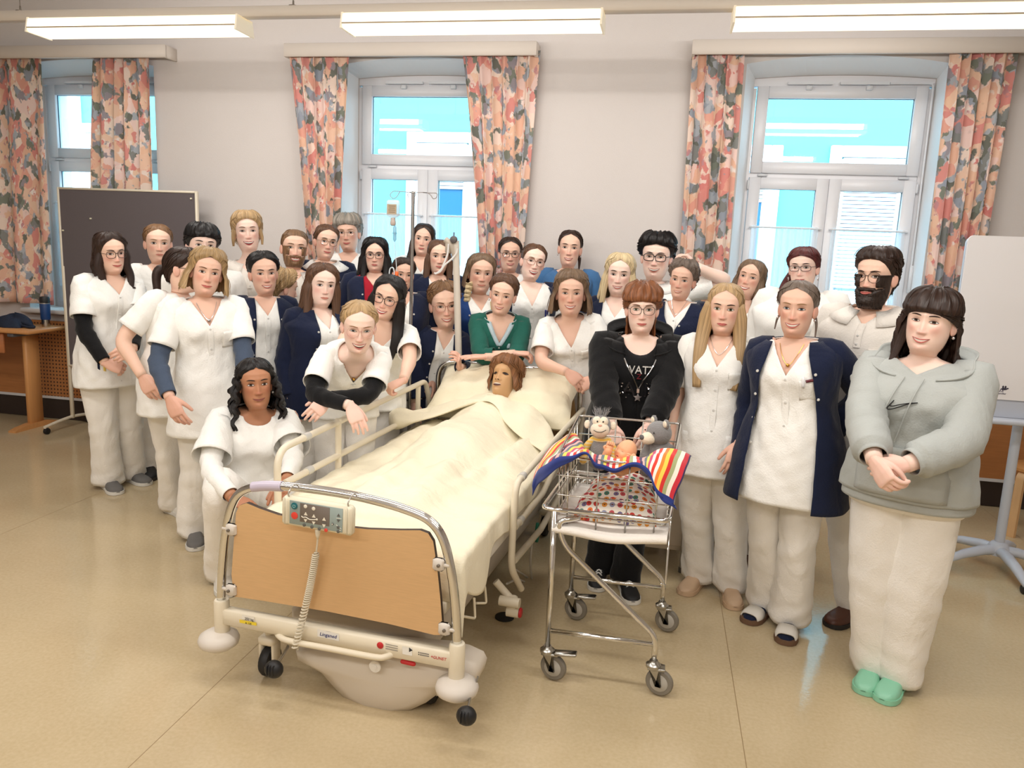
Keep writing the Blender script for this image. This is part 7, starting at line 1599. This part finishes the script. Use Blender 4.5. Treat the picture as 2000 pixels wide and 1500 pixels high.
    polo(p, WHITE); jacket(p, op=lambda t: np.interp(t, [-.4, .6, .8, .9, .96], [.03, .04, .07, .085, .085]), top=.955); finish(p); p.hair('brown', -.08, PULLED, t=.012, part=-.02); p.glasses((172, 130, 96), .027, .022, 2.1, r=.0013, metal=1)
    # 11
    p = Person(680, 423, 488, 5.85, 'woman with short grey hair and rimless glasses in white tunic', yaw=-8, h=(-10, 2, -3), smile=.4, brow='light', skin='warm')
    for sd in (-1, 1): hang(p, sd)
    tunic(p); finish(p); p.hair('grey', -.08, [(.115, 0), (.062, 0), (.056, 40), (.04, 62), (.015, 78), (-.005, 94), (-.035, 114), (-.06, 130), (-.085, 150)], t=.020, top=.008, ridge=.25); p.glasses((200, 190, 180), .026, .016, 2.6, r=.0009, metal=1)
    # 12
    p = Person(629, 518, 596, 4.55, 'unsmiling woman with long light brown hair in navy cardigan, left of the bed', yaw=22, h=(14, 2, 4), smile=.12, lip='pale', brow='mid', skin='pale', wt=1.2, bust=.9, fw=1.04)
    for sd in (-1, 1): hang(p, sd)
    tunic(p, neck=('v', .76, .072), sleeve=False); jacket(p, off=.03, end=.96); finish(p)
    p.hair('brown', -.27, LONG, t=.018, hang=((.084, .10), (.10, .02)), part=.004, locks=(LOCK(-1, -.26, r0=.034), LOCK(1, -.31, r0=.032)))
    # 13
    p = Person(733, 468, 529, 5.3, 'unsmiling woman with black hair and glasses, navy jacket over red checked shirt', yaw=-4, h=(-4, 2, 0), smile=.0, lip='rose', brow='black', skin='fair', fw=1.05)
    for sd in (-1, 1): hang(p, sd)
    p.shell('checked_shirt', REDCHECK, -.2, ('v', .84, .066), .014); jacket(p, op=lambda t: np.interp(t, [-.4, .5, .8, .96], [.05, .05, .06, .07]), top=.97); finish(p)
    p.hair('black', -.20, CURTAIN, t=.020, hang=((.083, .18), (.10, .03)), top=.004, locks=(LOCK(-1, -.2), LOCK(1, -.2))); p.glasses((38, 34, 36), .027, .020, 3.0)
    # 14
    p = Person(758, 541, 622, 4.3, 'smiling woman with long black hair and dark glasses in white tunic, gripping bed rail', yaw=-16, h=(-16, 6, 15), lean=(-.14, -.20, .08), smile=.9, teeth=.55, lip='red', brow='black', skin='fair', bust=.8, wt=1.1)
    p.arm(-1, at_d(665, 690, 3.95), (.9, -.2, -.5), fd=(.3, .9, .1), pn=(-.1, .2, -1), hand='flat'); p.arm(1, at_d(786, 755, 3.98), (.8, -.3, -.4), fd=(-.75, .45, -.45), pn=(-.2, -.1, -1), hand='grip')
    tunic(p, neck=('v', .72, .078)); finish(p)
    p.hair('black', -.24, LONG, t=.016, hang=((.081, .08), (.10, .02)), part=.01, locks=(LOCK(-1, -.17), ([(.070, .02, .02), (.086, .02, -.06), (.1, .03, -.14), (.115, .06, -.22), (.115, .07, -.30), (.105, .075, -.36)], .036, .014, .55), ([(.072, .0, .0), (.095, .0, -.08), (.125, .03, -.18), (.145, .06, -.28)], .03, .01, .55)))
    p.glasses((52, 34, 34), .0275, .0225, 2.5, r=.0018)
    # 15
    p = Person(788, 507, 566, 4.95, 'woman with dark tied-up hair, face partly hidden behind orange infusion port', yaw=4, h=(8, 4, 4), smile=.5, brow='dark', skin='warm')
    for sd in (-1, 1): hang(p, sd)
    tunic(p, sleeve=False); jacket(p, op=lambda t: np.interp(t, [-.4, .6, .96], [.03, .045, .066])); finish(p); p.hair('darkbrown', -.08, PULLED, t=.014, top=.006)
    # 16 leaning on the rail
    p = Person(701, 589, 686, 3.66, 'laughing young woman with clear glasses, black sleeves crossed on the bed rail', yaw=6, h=(4, 14, 2), lean=(-.02, -.36, .16), smile=1.0, teeth=.9, brow='light', skin='pale', iris='blue', lip='rose', neck=.15, nf=.085)
    p.arm(1, at_d(640, 778, 3.60), (1, .0, -.45), fd=(-.75, .25, -.75), pn=(-.4, -.2, -.5), hand='relax'); p.arm(-1, at_d(684, 792, 3.54), (1, .1, -.5), fd=(-.35, .45, -.8), pn=(0, -.7, -.5), hand='relax')
    tunic(p, neck=('v', .76, .072), t0=-.2); undersleeves(p, BLK, .97, 'black long sleeves'); finish(p, shoes=('sneaker', SH_WHT, SOLE_W))
    p.hair('blond', -.08, PULLED, t=.010, part=.0); p.glasses((206, 160, 150), .0275, .024, 2.2, r=.0012); necklace(p, GOLD, .80, .06)
    # 17 crouching
    p = Person(499, 703, 797, 3.78, 'woman with dark curly hair and pearl earrings crouching beside the bed', yaw=10, h=(8, -4, -3), lean=(-.03, -.10, .03), smile=.6, brow='black', skin='tan', lip='brown', iris='brown', stature=1.0, bust=.7, wt=1.08, pelvis=None)
    p.arm(-1, at_d(455, 972, 3.45), (.9, -.2, -.5), fd=(-.5, .8, -.2), pn=(0, -.2, -1)); p.arm(1, at_d(560, 940, 3.5), (.9, -.2, -.5), fd=(-.5, .8, -.3), pn=(0, -.2, -1))
    p.legs = {}; p.ft = {}
    for sd in (-1, 1):
        hip = p.P+p.Rx*sd*.09; kn = p.P+p.Rx*sd*.17+p.Rf*.36+V3(0, 0, .17 if sd < 0 else .05); an = V3(p.P[0], p.P[1], .09)+p.Rx*sd*.15+p.Rf*.10; p.legs[sd] = [hip, kn, an]; p.ft[sd] = p.Rf
    tunic(p, neck=('round', .93, .068), t0=-.12, placket=False, flare=.012, end=.42, r1=.09); undersleeves(p, WHITE, .97); finish(p, shoes=('sneaker', SH_WHT, SOLE_W))
    CURL = [(.115, 0), (.082, 0), (.074, 28), (.055, 50), (.03, 66), (0, 80), (-.05, 86), (-.1, 84), (-.3, 96)]
    lk = []
    for sd in (-1, 1):
        for i in range(9):
            a = .2+i*.21; x = (.074+.012*(i % 2))*cos(a*.7); f = .035-.028*i; pts = []
            for q in np.linspace(0, 1, 16):
                z = .03-q*(.19+.07*((i*7) % 3)/2+(.05 if sd < 0 else 0)); sp = q*22+i*1.7
                pts.append((sd*(abs(x)+.012+.035*q+.010*cos(sp)), f+.010*sin(sp)+.02*q, z))
            lk.append((pts, .013, .006, None))
    p.hair('black', -.16, CURL, t=.014, hang=((.086, .22), (.10, .05)), part=.0, curl=.010, locks=lk); earring(p, BUTTON)
    # 18
    p = Person(827, 439, 497, 5.8, 'woman with dark hair half hidden behind the infusion stand pole', yaw=-6, h=(-6, 2, 6), smile=.2, brow='dark', lip='rose')
    for sd in (-1, 1): hang(p, sd)
    tunic(p); finish(p); p.hair('darkbrown', -.2, CURTAIN, t=.012, hang=((.078, .1), (.10, .02)), part=-.01, locks=(LOCK(-1, -.2, r0=.024),))
    # 19
    p = Person(857, 470, 533, 5.35, 'woman with long straight brown hair in navy cardigan, behind the white grab strap', yaw=8, h=(6, 2, 2), smile=.35, brow='dark', lip='rose')
    for sd in (-1, 1): hang(p, sd)
    tunic(p, sleeve=False); jacket(p); finish(p); p.hair('brown', -.28, LONG, t=.010, hang=((.079, .09), (.10, .02)), part=.0, locks=(LOCK(-1, -.30, r0=.028), LOCK(1, -.28, r0=.028)))
    # 20
    p = Person(868, 554, 637, 4.98, 'young woman with round glasses in dark navy cardigan holding the trapeze pole', yaw=14, h=(8, 6, -5), lean=(-.05, -.08, .02), smile=.8, teeth=.45, brow='mid', skin='fair')
    p.arm(1, at_d(897, 716, 4.80), (.7, -.4, -.6), fd=(-.2, .5, .6), pn=(-.8, -.1, .3), hand='curl'); hang(p, -1)
    tunic(p, neck=('v', .76, .068), sleeve=False); jacket(p, op=lambda t: np.interp(t, [-.4, .3, .7, .9, 1.0], [.075, .07, .07, .066, .066])); finish(p); p.hair('lightbrown', -.08, PULLED, t=.013, top=.005, ridge=.3); p.glasses((186, 128, 112), .027, .023, 2.1, r=.0013)
    # 21
    p = Person(939, 498, 570, 5.25, 'woman with blond braid over her shoulder in blue jacket with yellow strap', yaw=8, h=(8, 3, 3), smile=.35, brow='light', skin='warm', fw=1.07, wt=1.2, lip='pale')
    for sd in (-1, 1): hang(p, sd)
    tunic(p, neck=('v', .80, .07), sleeve=False); jacket(p, COBALT, op=lambda t: np.interp(t, [-.4, .6, .9, 1], [.04, .06, .085, .085])); finish(p)
    br = MB(); p.hair('mousy', -.09, LONG, t=.014, hang=((.08, .08), (.10, .02)), part=-.02)
    rows = [p.hd(-.072-.010*q, .03+.03*q, -.06-.2*q)+p.HX*.004*sin(q*40) for q in np.linspace(0, 1, 40)]; br.tube(rows, [.024*p.hs*(1+.18*sin(i*1.2))*(1-.35*i/40) for i in range(40)], n=12); A = np.linspace(0, 1, 12)
    br.uv = np.stack(np.broadcast_arrays(A[None, :], np.linspace(0, 1, 40)[:, None]), -1).reshape(-1, 2); tag(br.build('braid', hairm('platinum'), p.root, angle=180), 'blond braid')
    mb = MB(); mb.grid(np.array([[p.at(t, .065+.022*j, .036) for j in range(2)] for t in np.linspace(.78, .93, 6)])); tag(mb.build('strap', cloth('cloth_mustard', (190, 160, 60)), p.root, solid=.003), 'yellow shoulder strap')
    # 22 green jacket
    p = Person(982, 539, 613, 4.84, 'smiling woman in green jacket, arms folded on the bed head', yaw=2, h=(-8, 6, 9), lean=(-.01, -.14, .03), smile=.7, teeth=.3, brow='mid', lip='rose', bust=.6)
    p.arm(1, at_d(948, 697, 4.70), (.9, -.1, -.5), fd=(-1, .15, -.02), pn=(0, -.1, -1), hand='flat'); p.arm(-1, at_d(1006, 690, 4.74), (.9, -.1, -.5), fd=(-1, .1, 0), pn=(0, -.1, -1), hand='curl')
    p.shell('jacket', GREEN, -.3, ('v', .70, .082), .026, sleeves=dict(end=.72, r0=.066, r1=.054, off=.016), amp=.006)
    p.shell('collar', ICE, .66, ('v', .735, .066), .022, rows=14, amp=0); p.placket(GREEN, .026, -.1, .69, 3); finish(p)
    T = np.linspace(.70, .985, 14); p.band('collar', ICE, .026, 0, T, .082*(T-.70)/.30-.012, w=.026, lift=.004, label='pale blue knitted collar'); p.hair('brown', -.08, PULLED, t=.013, top=.006, tail=(((.05, -.10, .01), (.03, .03, .03)),)); earring(p)
    # 23
    p = Person(996, 465, 528, 5.8, 'woman with dark pulled-back hair and dark glasses, before the middle curtain', yaw=2, h=(4, 2, 0), smile=.7, teeth=.2, brow='black', skin='warm')
    for sd in (-1, 1): hang(p, sd)
    tunic(p); finish(p); p.hair('darkbrown', -.08, PULLED, t=.010); p.glasses((44, 34, 34), .026, .018, 2.6)
    # 24
    p = Person(1041, 478, 546, 5.35, 'laughing woman with brown glasses and blue pen in white tunic, navy cardigan', yaw=8, h=(12, 0, 9), smile=1, teeth=.75, brow='mid', skin='pale', lip='red')
    for sd in (-1, 1): hang(p, sd)
    tunic(p, neck=('v', .70, .078)); jacket(p, op=lambda t: np.interp(t, [-.4, .6, .8, .9, .97], [.12, .13, .13, .125, .11]), top=.955, buttons=False); finish(p); p.hair('brown', -.08, PULLED, t=.009, part=.0); p.glasses((150, 92, 66), .0275, .0215, 2.4, r=.0014)
    mb = MB(); mb.tube([p.at(.56, .10, .02), p.at(.66, .095, .022)], .005, n=8); mb.tube([p.at(.60, .112, .02), p.at(.655, .108, .022)], .004, n=8); tag(mb.build('pen', mat('pen_blue', (40, 50, 140), rough=.3), p.root), 'blue pen in the tunic')
    # 25
    p = Person(1113, 451, 520, 5.7, 'smiling woman in blue scrub top with dark tied hair against the wall', yaw=-2, h=(-2, 0, 3), smile=.75, teeth=.35, brow='dark', skin='fair', fw=.95, sh=1.08, lip='rose')
    for sd in (-1, 1): hang(p, sd)
    tunic(p, neck=('v', .84, .09), m=SCRUB, placket=False, name='scrub_top'); finish(p, SCRUB); p.hair('darkbrown', -.08, PULLED, t=.008, part=.0, locks=(([(.05, -.08, .0), (.07, -.06, -.06), (.075, -.02, -.13)], .016, .005, .7),)); earring(p)
    # 26
    p = Person(1115, 531, 614, 4.68, 'smiling woman with brown bob in white tunic leaning over the bed head', yaw=2, h=(0, 2, 0), lean=(.05, -.15, .03), smile=.9, teeth=.5, brow='mid', skin='warm', fw=1.04, wt=1.15, bust=.8, lip='rose')
    p.arm(-1, at_d(1108, 727, 4.5), (.9, -.2, -.5), fd=(-.75, .3, -.6), pn=(-.2, -.6, -.6)); p.arm(1, at_d(1160, 740, 4.5), (.7, -.3, -.5), fd=(-.8, .2, -.5), pn=(0, -.7, -.5), hand='curl')
    tunic(p, neck=('v', .72, .082), pockets=(CHEST,)); finish(p); p.hair('mousy', -.11, BOB, t=.017, hang=((.083, .14), (.10, .04)), part=.02, top=.003)
    # 27
    p = Person(1210, 499, 575, 4.95, 'young woman with long platinum blond hair in navy cardigan', yaw=-6, h=(-4, 2, 3), smile=.8, teeth=.35, brow='dark', skin='pale', lip='rose')
    for sd in (-1, 1): hang(p, sd)
    tunic(p, neck=('v', .76, .08), sleeve=False); jacket(p, op=lambda t: np.interp(t, [-.4, .5, .8, .97], [.03, .05, .085, .085])); finish(p)
    p.hair('platinum', -.27, LONG, t=.016, hang=((.082, .14), (.10, .03)), part=.0, top=.004, locks=(LOCK(-1, -.30, r0=.022), LOCK(1, -.32, r0=.032, x1=.06)))
    # 28
    p = Person(1282, 462, 543, 5.3, 'man with black hair and black glasses, one hand raised to his head', yaw=-8, h=(-6, 2, 2), smile=1, teeth=.8, brow='black', male=True, bust=0, skin='pale', wt=1.25, fw=1.08, lip='pale')
    hang(p, -1); p.arm(1, at_d(1360, 522, 5.16), (1, -.1, .3), fd=(-.72, .05, .75), pn=(-.7, .1, -.5), hand='curl')
    polo(p, WHITE); finish(p); p.hair('black', -.085, [(.115, 0), (.074, 0), (.068, 20), (.06, 50), (.04, 66), (.01, 80), (-.015, 100), (-.035, 114), (-.06, 130), (-.085, 150)], t=.018, top=.014, ridge=.3); p.glasses((20, 18, 20), .0285, .019, 3.4, r=.0022)
    # 29
    p = Person(1333, 512, 583, 4.55, 'woman with grey-brown tied hair in dark blue cardigan buttoned below the neck', yaw=-16, h=(-14, 2, 6), smile=.6, teeth=.2, brow='mid', skin='warm', lip='pale')
    for sd in (-1, 1): hang(p, sd)
    tunic(p, neck=('v', .82, .07), sleeve=False); jacket(p, op=lambda t: np.interp(t, [-.4, .62, .7, .85, .98], [.004, .008, .02, .06, .075]), off=.028); finish(p); p.hair('greybrown', -.08, PULLED, t=.017, top=.006, ridge=.3); necklace(p, SILVER, .86, .05, False)
    # 30 black hoodie
    p = Person(1254, 558, 649, 3.74, 'person with reddish-brown fringe and thin glasses in black hoodie behind the bassinet trolley', yaw=4, h=(2, 2, -1), lean=(0, -.06, .0), smile=.2, brow='mid', skin='pale', iris='green', bust=.35, wt=1.22, sh=1.14, lip='rose')
    p.arm(-1, at_d(1196, 842, 3.52), (.9, -.6, -.2), fd=(-.2, .5, -.85), pn=(-.3, -.6, -.2), hand='curl'); p.arm(1, at_d(1262, 850, 3.50), (.9, -.6, -.2), fd=(-.2, .5, -.85), pn=(-.3, -.6, -.2), hand='curl')
    p.shell('t_shirt', BLK, -.15, ('round', .86, .085), .014, rows=30)
    op30 = lambda t: np.interp(t, [-.4, .53, .62, .74, .86, .97], [.0, .001, .02, .055, .085, .085])
    p.shell('hoodie', BLK, -.2, ('high', .975), .032, opening=op30, flare=.02, sleeves=dict(end=.97, r0=.072, r1=.056, off=.016, amp=.004, cuff=True), amp=.005); hood(p, BLK, .034, .9)
    zp = MB()
    for sd in (-1, 1): zp.tube([p.at(t, sd*op30(t)*p.s, .038) for t in np.linspace(.53, .84, 16)], .004, n=6)
    q = p.at(.52, 0, .042); zp.box(q-V3(0, 0, .008), (.006, .003, .010)); F = p.frame(.5)[2]; X = p.frame(.5)[1]
    A = np.linspace(pi/2, pi/2+2*pi, 10, endpoint=False); st = [(.022*(1 if i % 2 == 0 else .45)*cos(a), .022*(1 if i % 2 == 0 else .45)*sin(a)) for i, a in enumerate(A)]
    zp.prism(st, 0, .004, M=lambda L: q+V3(0, 0, -.04)+np.outer(L[:, 0], X)+np.outer(L[:, 1], V3(0, 0, 1))+np.outer(L[:, 2], F)); tag(zp.build('zip', SILVER, p.root), 'silver zip with star pull')
    lettering(p, 'WATT', .73, .0, .042, .019, mat('print_grey', (206, 202, 196), rough=.7), 'shirt_print')
    lettering(p, 'Z', .655, .0, .03, .019, mat('print_red', (120, 28, 40), rough=.7), 'shirt_print')
    sq = mat('sequin', (60, 60, 64), rough=.25, metal=.7)
    lettering(p, 'VA', .52, -.075, .085, .040, sq, 'sequin_letters'); lettering(p, 'IES', .52, .085, .085, .040, sq, 'sequin_letters')
    rr = np.random.default_rng(3); g = MB()
    for i in range(70):
        x = rr.uniform(-.14, .15); t = .52+rr.uniform(-.10, .09)
        if abs(x) > .03: g.lathe([(.0035, 0), (.0035, .0015)], p.at(t, x, .041), p.frame(t)[2]+rr.normal(size=3)*.3, 7)
    tag(g.build('sequins', SILVER, p.root, smooth=False), 'glittering sequins', kind='stuff')
    finish(p, BLK, shoes=('lace', SH_BLK, SOLE_W), fl=fp(1172, 1128), fr=fp(1222, 1150), hem=.072, kneer=.07)
    p.hair('auburn', -.165, [(.115, 0), (.046, 0), (.042, 28), (.034, 48), (.012, 70), (-.01, 92), (-.04, 112), (-.08, 112), (-.2, 112)], t=.018, hang=((.070, .0), (.09, .02)), top=.006, ridge=.35)
    p.glasses((74, 62, 58), .0275, .0215, 2.5, r=.0013, metal=.6); earring(p, SH_BLK, hoop=.009); 
    # 31 long blond
    p = Person(1416, 556, 650, 3.6, 'young woman with very long straight blond hair in white tunic', yaw=-6, h=(-4, 2, 2), smile=.1, brow='dark', skin='fair', lip='rose', bust=.7, iris='green')
    p.arm(1, at_d(1443, 868, 3.5), (.6, -.9, 0), fd=(-.2, .25, -.95), pn=(-.3, -.8, 0), hand='relax'); hang(p, -1)
    tunic(p, neck=('v', .72, .080), t0=-.38, pockets=(CHEST, HEML, HEMR)); finish(p, shoes=('sneaker', SH_SAND, SH_SAND), fl=fp(1362, 1140), fr=fp(1424, 1160), toe=14, hem=.090, kneer=.084)
    p.hair('blond', -.30, LONG, t=.011, hang=((.078, .07), (.098, .02)), part=.0, locks=(([(-.066, .025, .03), (-.079, .025, -.06), (-.088, .04, -.14), (-.09, .075, -.22), (-.088, .095, -.30), (-.082, .105, -.385)], .038, .02, .55), ([(.066, .025, .03), (.080, .025, -.06), (.09, .04, -.14), (.098, .075, -.22), (.098, .095, -.30), (.092, .105, -.38)], .036, .018, .55)))
    necklace(p, SILVER, .84, .055, False)
    # 32
    p = Person(1465, 510, 582, 4.4, 'woman with long grey-brown hair, head tilted back laughing by the right window', yaw=-14, h=(-12, -10, 10), smile=.9, teeth=.5, brow='mid', skin='warm', lip='rose')
    for sd in (-1, 1): hang(p, sd)
    tunic(p); finish(p, shoes=('sneaker', SH_BLK, SOLE_W)); p.hair('mousy', -.24, CURTAIN, t=.014, hang=((.08, .1), (.10, .03)), part=-.01, locks=(LOCK(-1, -.2, r0=.022), LOCK(1, -.24)))
    # 33
    p = Person(1569, 485, 562, 4.05, 'woman with dark red ponytail, dark glasses and hoop earring in white top', yaw=-8, h=(-12, 2, -3), smile=.4, brow='dark', skin='pale', wt=1.3, fw=1.05, lip='rose', bust=.9)
    for sd in (-1, 1): hang(p, sd)
    tunic(p, neck=('round', .86, .09), placket=False); finish(p, shoes=('sneaker', SH_BRN, SOLE_D), tw=1.15)
    p.hair('redbrown', -.08, [(.115, 0), (.072, 0), (.066, 26), (.05, 50), (.03, 66), (.0, 82), (-.03, 108), (-.06, 130), (-.08, 150)], t=.013, part=.01, locks=(([(-.05, -.09, .0), (-.09, -.07, -.05), (-.12, -.02, -.12), (-.13, .02, -.2), (-.125, .03, -.27)], .026, .012, .7),)); p.glasses((52, 34, 52), .028, .016, 3.2); earring(p, SILVER, hoop=.012)
    # 34 older woman
    p = Person(1557, 551, 654, 3.27, 'older smiling woman with greying ponytail, open navy cardigan over white tunic, sandals', yaw=-14, h=(-10, 2, 1), lean=(.02, -.02, 0), smile=.95, teeth=.55, brow='light', skin='warm', iris='blue', lip='rose', bust=.6)
    behind(p, 1); hang(p, -1, out=.02, fwd=.0)
    tunic(p, neck=('v', .71, .080), t0=-.44, sleeve=False, flare=.03, pockets=(CHEST, HEML)); jacket(p, t0=-.45, op=lambda t: np.interp(t, [-.5, .2, .7, .9, 1.0], [.125, .13, .115, .085, .078]), off=.034, top=1.0, r1=.06, flare=.05)
    finish(p, shoes=('sandal', SH_WHT, SOLE_CORK), fl=fp(1495, 1195), fr=fp(1540, 1225), toe=10, hem=.092, kneer=.086)
    p.hair('greybrown', -.08, PULLED, t=.010, part=None, locks=(([(.06, -.06, -.01), (.085, -.02, -.06), (.092, .01, -.12)], .008, .003, .6), ([(-.06, -.06, -.01), (-.082, -.02, -.05), (-.085, .01, -.10)], .007, .003, .6))); earring(p, SILVER); necklace(p, GOLD, .80, .05)
    mb = MB(); mb.grid(np.array([[p.at(t, .07+.010*j, .026) for j in range(2)] for t in np.linspace(.62, .72, 5)])); tag(mb.build('card', mat('card_white', (236, 236, 240), rough=.4), p.root, solid=.003), 'white card in the chest pocket')
    mb = MB(); mb.tube([p.at(.68, .085, .024), p.at(.69, .11, .024)], .006, n=8); tag(mb.build('pen', mat('pen_red', (96, 24, 34), rough=.3), p.root), 'dark red pen in the chest pocket')
    # 35 bearded man
    p = Person(1712, 488, 594, 3.38, 'man with full dark beard and round glasses in white polo', yaw=-22, h=(-26, 2, 0), smile=.25, brow='dark', male=True, bust=0, skin='fair', wt=1.12, hs=.97, lip='rose')
    for sd in (-1, 1): hang(p, sd)
    p.liplift = .006
    polo(p, t0=-.3); p.pocket(OFFW, .014, .50, .68, .05, .13); finish(p, shoes=('sneaker', SH_BRN, SOLE_D), fl=fp(1668, 1205), fr=fp(1725, 1190))
    p.hair('darkbrown', -.085, SHORT, t=.012, top=.012, ridge=.25); p.beard('beard', .013); p.glasses((70, 58, 52), .0265, .0235, 2.0, r=.0013, metal=.7)
    # 36 grey hoodie
    p = Person(1817, 565, 691, 2.86, 'smiling woman with dark brown fringe in pale grey hoodie and mint shoes', yaw=-10, h=(-14, 0, 5), smile=.85, teeth=.4, brow='dark', skin='pale', wt=1.22, bust=.75, fw=1.12, hs=.95, lip='rose', sh=1.08, neck=.152)
    p.arm(-1, at_d(1708, 900, 2.68), (1.0, -.5, -.2), fd=(-.6, .35, -.6), pn=(-.2, -.8, .2), hand='curl'); p.arm(1, at_d(1768, 908, 2.66), (1.0, -.5, -.2), fd=(-.9, .25, -.35), pn=(0, -.9, -.1), hand='curl')
    p.shell('hoodie', MIST, -.06, ('v', .90, .085), .034, flare=.0, sleeves=dict(end=.97, r0=.072, r1=.060, off=.018, amp=.004, cuff=True), amp=.006); hood(p, MIST, .036, 1.0)
    mb = MB(); T = np.linspace(-.13, -.05, 5); ph = np.linspace(-pi, pi, 60, endpoint=False); mb.grid(np.array([p.ring(t, ph, .024) for t in T]), cv=True); tag(mb.build('waistband', MIST, p.root, solid=.006, angle=180), 'ribbed hem')
    mb = MB(); rows = []
    for t in np.linspace(-.03, .34, 10): w = .16 if t < .2 else .16-.05*((t-.2)/.14); rows.append([p.at(t, x*w, .044 if abs(x) < .99 else .036) for x in np.linspace(-1, 1, 14)])
    mb.grid(np.array(rows)); mb.build('pouch_pocket', MIST, p.root, solid=.004, angle=180)
    for x0, x1, t1 in ((-.035, -.10, .46), (.03, -.035, .38)):
        mb = MB(); T = np.linspace(.88, t1, 16); mb.tube([p.at(t, x0+(x1-x0)*q, .048) for t, q in zip(T, np.linspace(0, 1, 16))], .0026, n=8); mb.build('drawstring', MIST, p.root)
    # chest swoosh-like embroidery: thin outline
    mb = MB(); pts = [(.115, .703), (.06, .692), (.0, .676), (-.035, .664), (-.055, .665), (-.050, .678), (-.034, .700)]; low = [(.115, .703), (.05, .684), (.0, .662), (-.04, .645), (-.068, .640), (-.070, .652), (-.034, .700)]
    for L in (pts, low): mb.tube(bez([p.at(.672+(t-.672)*1.25, x*.52-.03, .043) for x, t in L], 40), .0018, n=6)
    tag(mb.build('chest_emblem', mat('thread_black', (22, 22, 24), rough=.7), p.root), 'black stitched curved tick outline')
    finish(p, t1=.2, shoes=('sneaker', SH_MINT, SH_MINT), fl=fp(1703, 1318), fr=fp(1752, 1338), toe=-4, hem=.098, kneer=.098, thigh=.112, tw=1.1)
    p.hair('darkbrown', -.185, [(.115, 0), (.036, 0), (.032, 30), (.026, 46), (0, 64), (-.04, 74), (-.1, 82), (-.2, 86)], R=[(.115, 0), (.036, 0), (.032, 30), (.026, 46), (.012, 66), (-.01, 96), (-.06, 100), (-.2, 92)], t=.016, hang=((.080, .10), (.10, .03)), part=-.01, top=.003, ridge=.3, locks=(([(-.07, .015, .0), (-.085, .015, -.08), (-.093, .03, -.15), (-.098, .05, -.2)], .022, .008, .55),)); earring(p, SILVER, sides=(1,))

def lettering(p, txt, t, x, size, off, m, name):
    # real raised letters wrapped on the garment
    cu = bpy.data.curves.new('tmp', 'FONT'); cu.body = txt; cu.size = size*1.35; cu.align_x = 'CENTER'; cu.extrude = .0012; cu.resolution_u = 2
    o = bpy.data.objects.new('tmp', cu); COL.objects.link(o); dg = bpy.context.evaluated_depsgraph_get(); me = o.evaluated_get(dg).to_mesh()
    V = [v.co.copy() for v in me.vertices]; F = [list(f.vertices) for f in me.polygons]; o.evaluated_get(dg).to_mesh_clear(); bpy.data.objects.remove(o); bpy.data.curves.remove(cu)
    mb = MB(); C, X, Fw, T = p.frame(t)
    pts = [p.at(t+(v.y-size*.47)/p.L, x+v.x*.9, off+.001)+Fw*v.z for v in V]
    mb.add(pts, F); return tag(mb.build(name, m, p.root, smooth=False), 'printed letters '+txt)
crowd()
